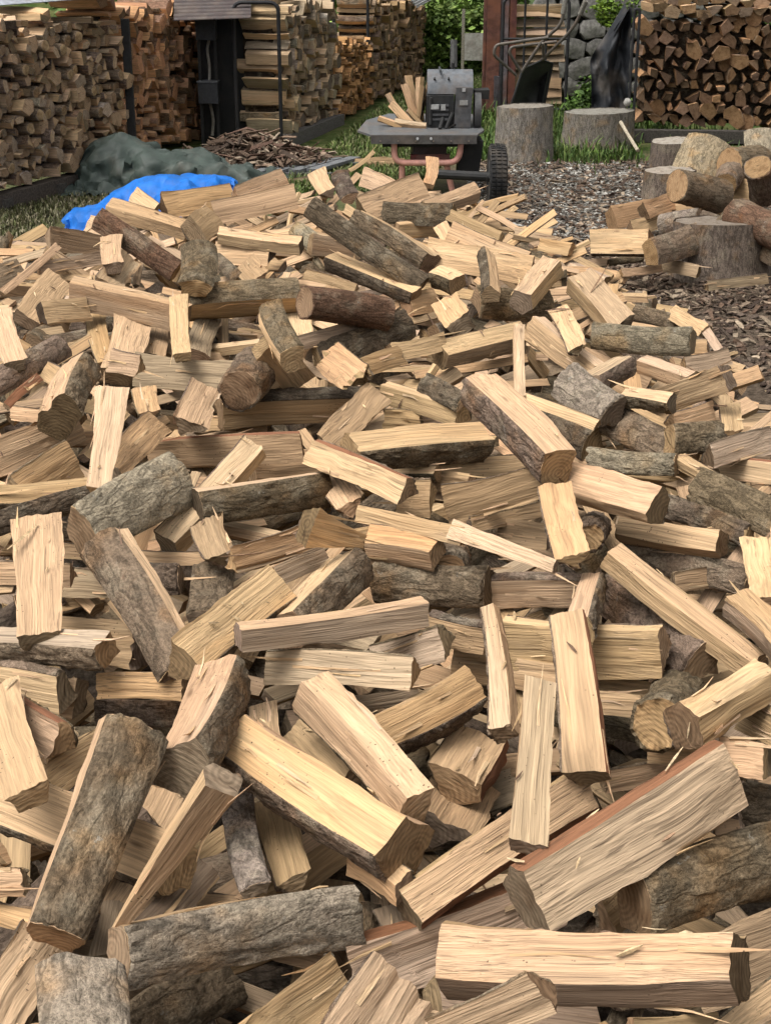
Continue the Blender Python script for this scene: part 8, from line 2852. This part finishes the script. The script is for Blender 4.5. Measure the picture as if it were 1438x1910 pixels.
(-1059,7288,137,12,-22,-35,90,294,83,"T.5B.5",1811),
(-1130,7190,93,81,30,-6,51,296,54,"T.5P.5",1812),
(-807,7302,174,3,-24,-36,90,265,78,"T",1813),
(-786,7337,86,82,28,29,41,259,63,"P",1814),
(-696,7362,164,92,33,13,18,194,37,"G",1816),
(-545,7305,201,4,-31,-37,87,237,68,"K",1819),
(-553,7302,133,22,-33,-34,85,219,70,"K",1820),
(-441,7290,39,9,-44,-39,80,293,67,"T.5P.5",1821),
(-434,7250,361,41,-28,-30,82,353,41,"P",1822),
(-402,7345,181,28,-11,-31,90,215,77,"T",1823),
(-216,7251,370,82,29,-8,49,349,34,"O",1825),
(169,7176,320,58,-1,-22,78,239,75,"T",1834),
(208,7244,128,68,-16,-8,72,281,35,"T.5B.5",1836),
(328,7234,269,29,-26,-31,87,358,64,"T",1837),
(564,7183,271,84,25,3,48,269,30,"T",1840),
(430,7324,216,27,-21,-31,88,330,72,"K",1841),
(678,7301,170,46,-44,-30,71,297,21,"P",1844),
(583,7182,168,88,30,-3,36,184,38,"B",1845),
(-1866,7415,65,90,33,29,3,223,46,"O",1846),
(-1739,7483,66,70,19,1,69,243,38,"P",1847),
(-1701,7357,49,93,35,-11,6,250,49,"B",1848),
(-1646,7432,41,67,33,60,30,238,63,"T",1849),
(-1132,7489,56,27,-27,-33,86,322,40,"B",1850),
(-795,7472,178,15,-11,-33,92,300,35,"P",1854),
(-523,7341,276,72,28,39,51,368,45,"T.5P.5",1856),
(-480,7349,178,47,-3,-25,84,362,50,"K",1857),
(-314,7398,254,34,-9,-30,88,353,31,"P.6T.4",1858),
(-364,7401,169,50,-15,-24,82,205,65,"K",1859),
(-153,7496,208,8,2,-34,94,230,44,"T.5P.5",1861),
(-120,7468,140,21,25,-36,87,221,72,"K",1862),
(-104,7480,245,76,22,24,56,273,21,"O",1863),
(24,7388,212,92,35,16,-5,236,74,"T.5B.5",1864),
(146,7417,116,91,35,20,-4,202,79,"P",1868),
(306,7500,268,90,33,21,18,311,35,"T",1869),
(242,7414,125,37,-21,-29,86,240,60,"T.5B.5",1871),
(405,7455,299,69,39,51,34,299,41,"P",1873),
(496,7508,140,43,-22,-28,83,279,54,"T",1874),
(474,7396,102,91,32,-2,27,321,83,"T",1875),
(711,7424,137,90,31,-6,31,362,46,"P",1876),
(647,7384,86,0,-8,-33,94,250,53,"T",1877),
(732,7431,131,83,26,-9,48,315,46,"O",1878),
(-1187,7627,92,34,-2,-29,89,308,45,"T",1880),
(-923,7596,105,92,35,-9,12,318,21,"T",1881),
(443,7652,176,83,35,37,22,194,49,"O",1893),
(741,7626,44,39,1,-31,87,208,27,"T",1895),
(633,7834,46,87,28,5,41,287,48,"T.5P.5",1900),
]


# ------------------------------------------------------------------ the loose pile
for (x, y, z, qw, qx, qy, qz, L, W1, W2, strips, seed, opts, label) in LOGS:
    q = 1.0 if y < 3.6 else .8 if y < 5.5 else .6
    o = make_log('round_log' if strips == 'r' else 'firewood_log', (x, y, z), (qw, qx, qy, qz), L, W1, W2, strips, seed, opts, q)
    tag(o, label, 'log', 'logs in the right-hand heap' if 'right' in opts else 'split logs heaped in the loose pile')
body, bark = MB(), MB()
for (x, y, z, qw, qx, qy, qz, L, W, strips, seed) in FILL:
    R_ = np.array(Quaternion((qw, qx, qy, qz)).normalized().to_matrix())      # millimetres and hundredths
    log_geometry(L / 1000, W / 1000, W / 1000, strips, 9000 + seed, '', .5, body, bark, (R_, np.array((x, y, z)) / 1000))
heap = body.build('firewood_heap', [M_SPLIT, M_END], None, 38)
tag(heap, 'deeper split logs filling the gaps of the loose firewood pile', 'firewood', kind='stuff')
hb = bark.build('bark', M_BARK, heap, 50)
hb['kind'] = 'stuff'

# ------------------------------------------------------------------ splinters and crumbs lying on the pile
bpy.context.view_layer.update()
dg = bpy.context.evaluated_depsgraph_get()
Rs = random.Random(404)
V_, F_, T_ = [], [], []
n_s = 0
while n_s < 900:
    x, y = Rs.uniform(-1.9, 1.4), 1.3 + 6.6 * Rs.random() ** 1.2
    ok, loc, nor, idx, ob, mw = scene.ray_cast(dg, Vector((x, y, 1.4)), Vector((0, 0, -1)))
    if not ok or ob.name.startswith(('ground', 'tarp', 'grass')) or loc.z > .75: 
        n_s += .2
        continue
    n_s += 1
    big_ = Rs.random() < .12
    L = Rs.uniform(.05, .14) if big_ else Rs.uniform(.008, .035)
    w = Rs.uniform(.003, .008) if big_ else Rs.uniform(.002, .006)
    a = Rs.uniform(0, 6.28)
    tdir = nor.orthogonal().normalized()
    tdir = Quaternion(nor, a) @ tdir
    if big_: tdir = (tdir + nor * Rs.uniform(0, .35)).normalized()
    sd_ = nor.cross(tdir).normalized()
    p = loc + nor * .004 + tdir * (L * .4 if big_ else 0)
    t = Rs.choice([(.66, .48, .28), (.58, .40, .22), (.30, .19, .12), (.20, .13, .09), (.72, .55, .34)])
    b0 = len(V_)
    bend = nor * (Rs.uniform(-.15, .3) * L)
    for u, k in ((-.5, .5), (0, 1), (.5, .25)):
        q_ = p + tdir * (u * L) + bend * (u * u)
        for (sa, sb) in ((-1, 0), (1, 0), (0, 1)):
            V_.append(tuple(q_ + sd_ * (sa * w * k * .5) + nor * (sb * w * k * .6)))
    for i in range(2):
        for a_ in range(3):
            c_ = (a_ + 1) % 3
            F_.append((b0 + i * 3 + a_, b0 + i * 3 + c_, b0 + i * 3 + 3 + c_, b0 + i * 3 + 3 + a_)); T_.append(t)
    F_ += [(b0 + 2, b0 + 1, b0), (b0 + 6, b0 + 7, b0 + 8)]; T_ += [t, t]
spl = MB().add(V_, F_, 0, T_).build('splinters', M_DRY)
tag(spl, 'small pale splinters and bark crumbs scattered over the pile', 'splinters', kind='stuff')
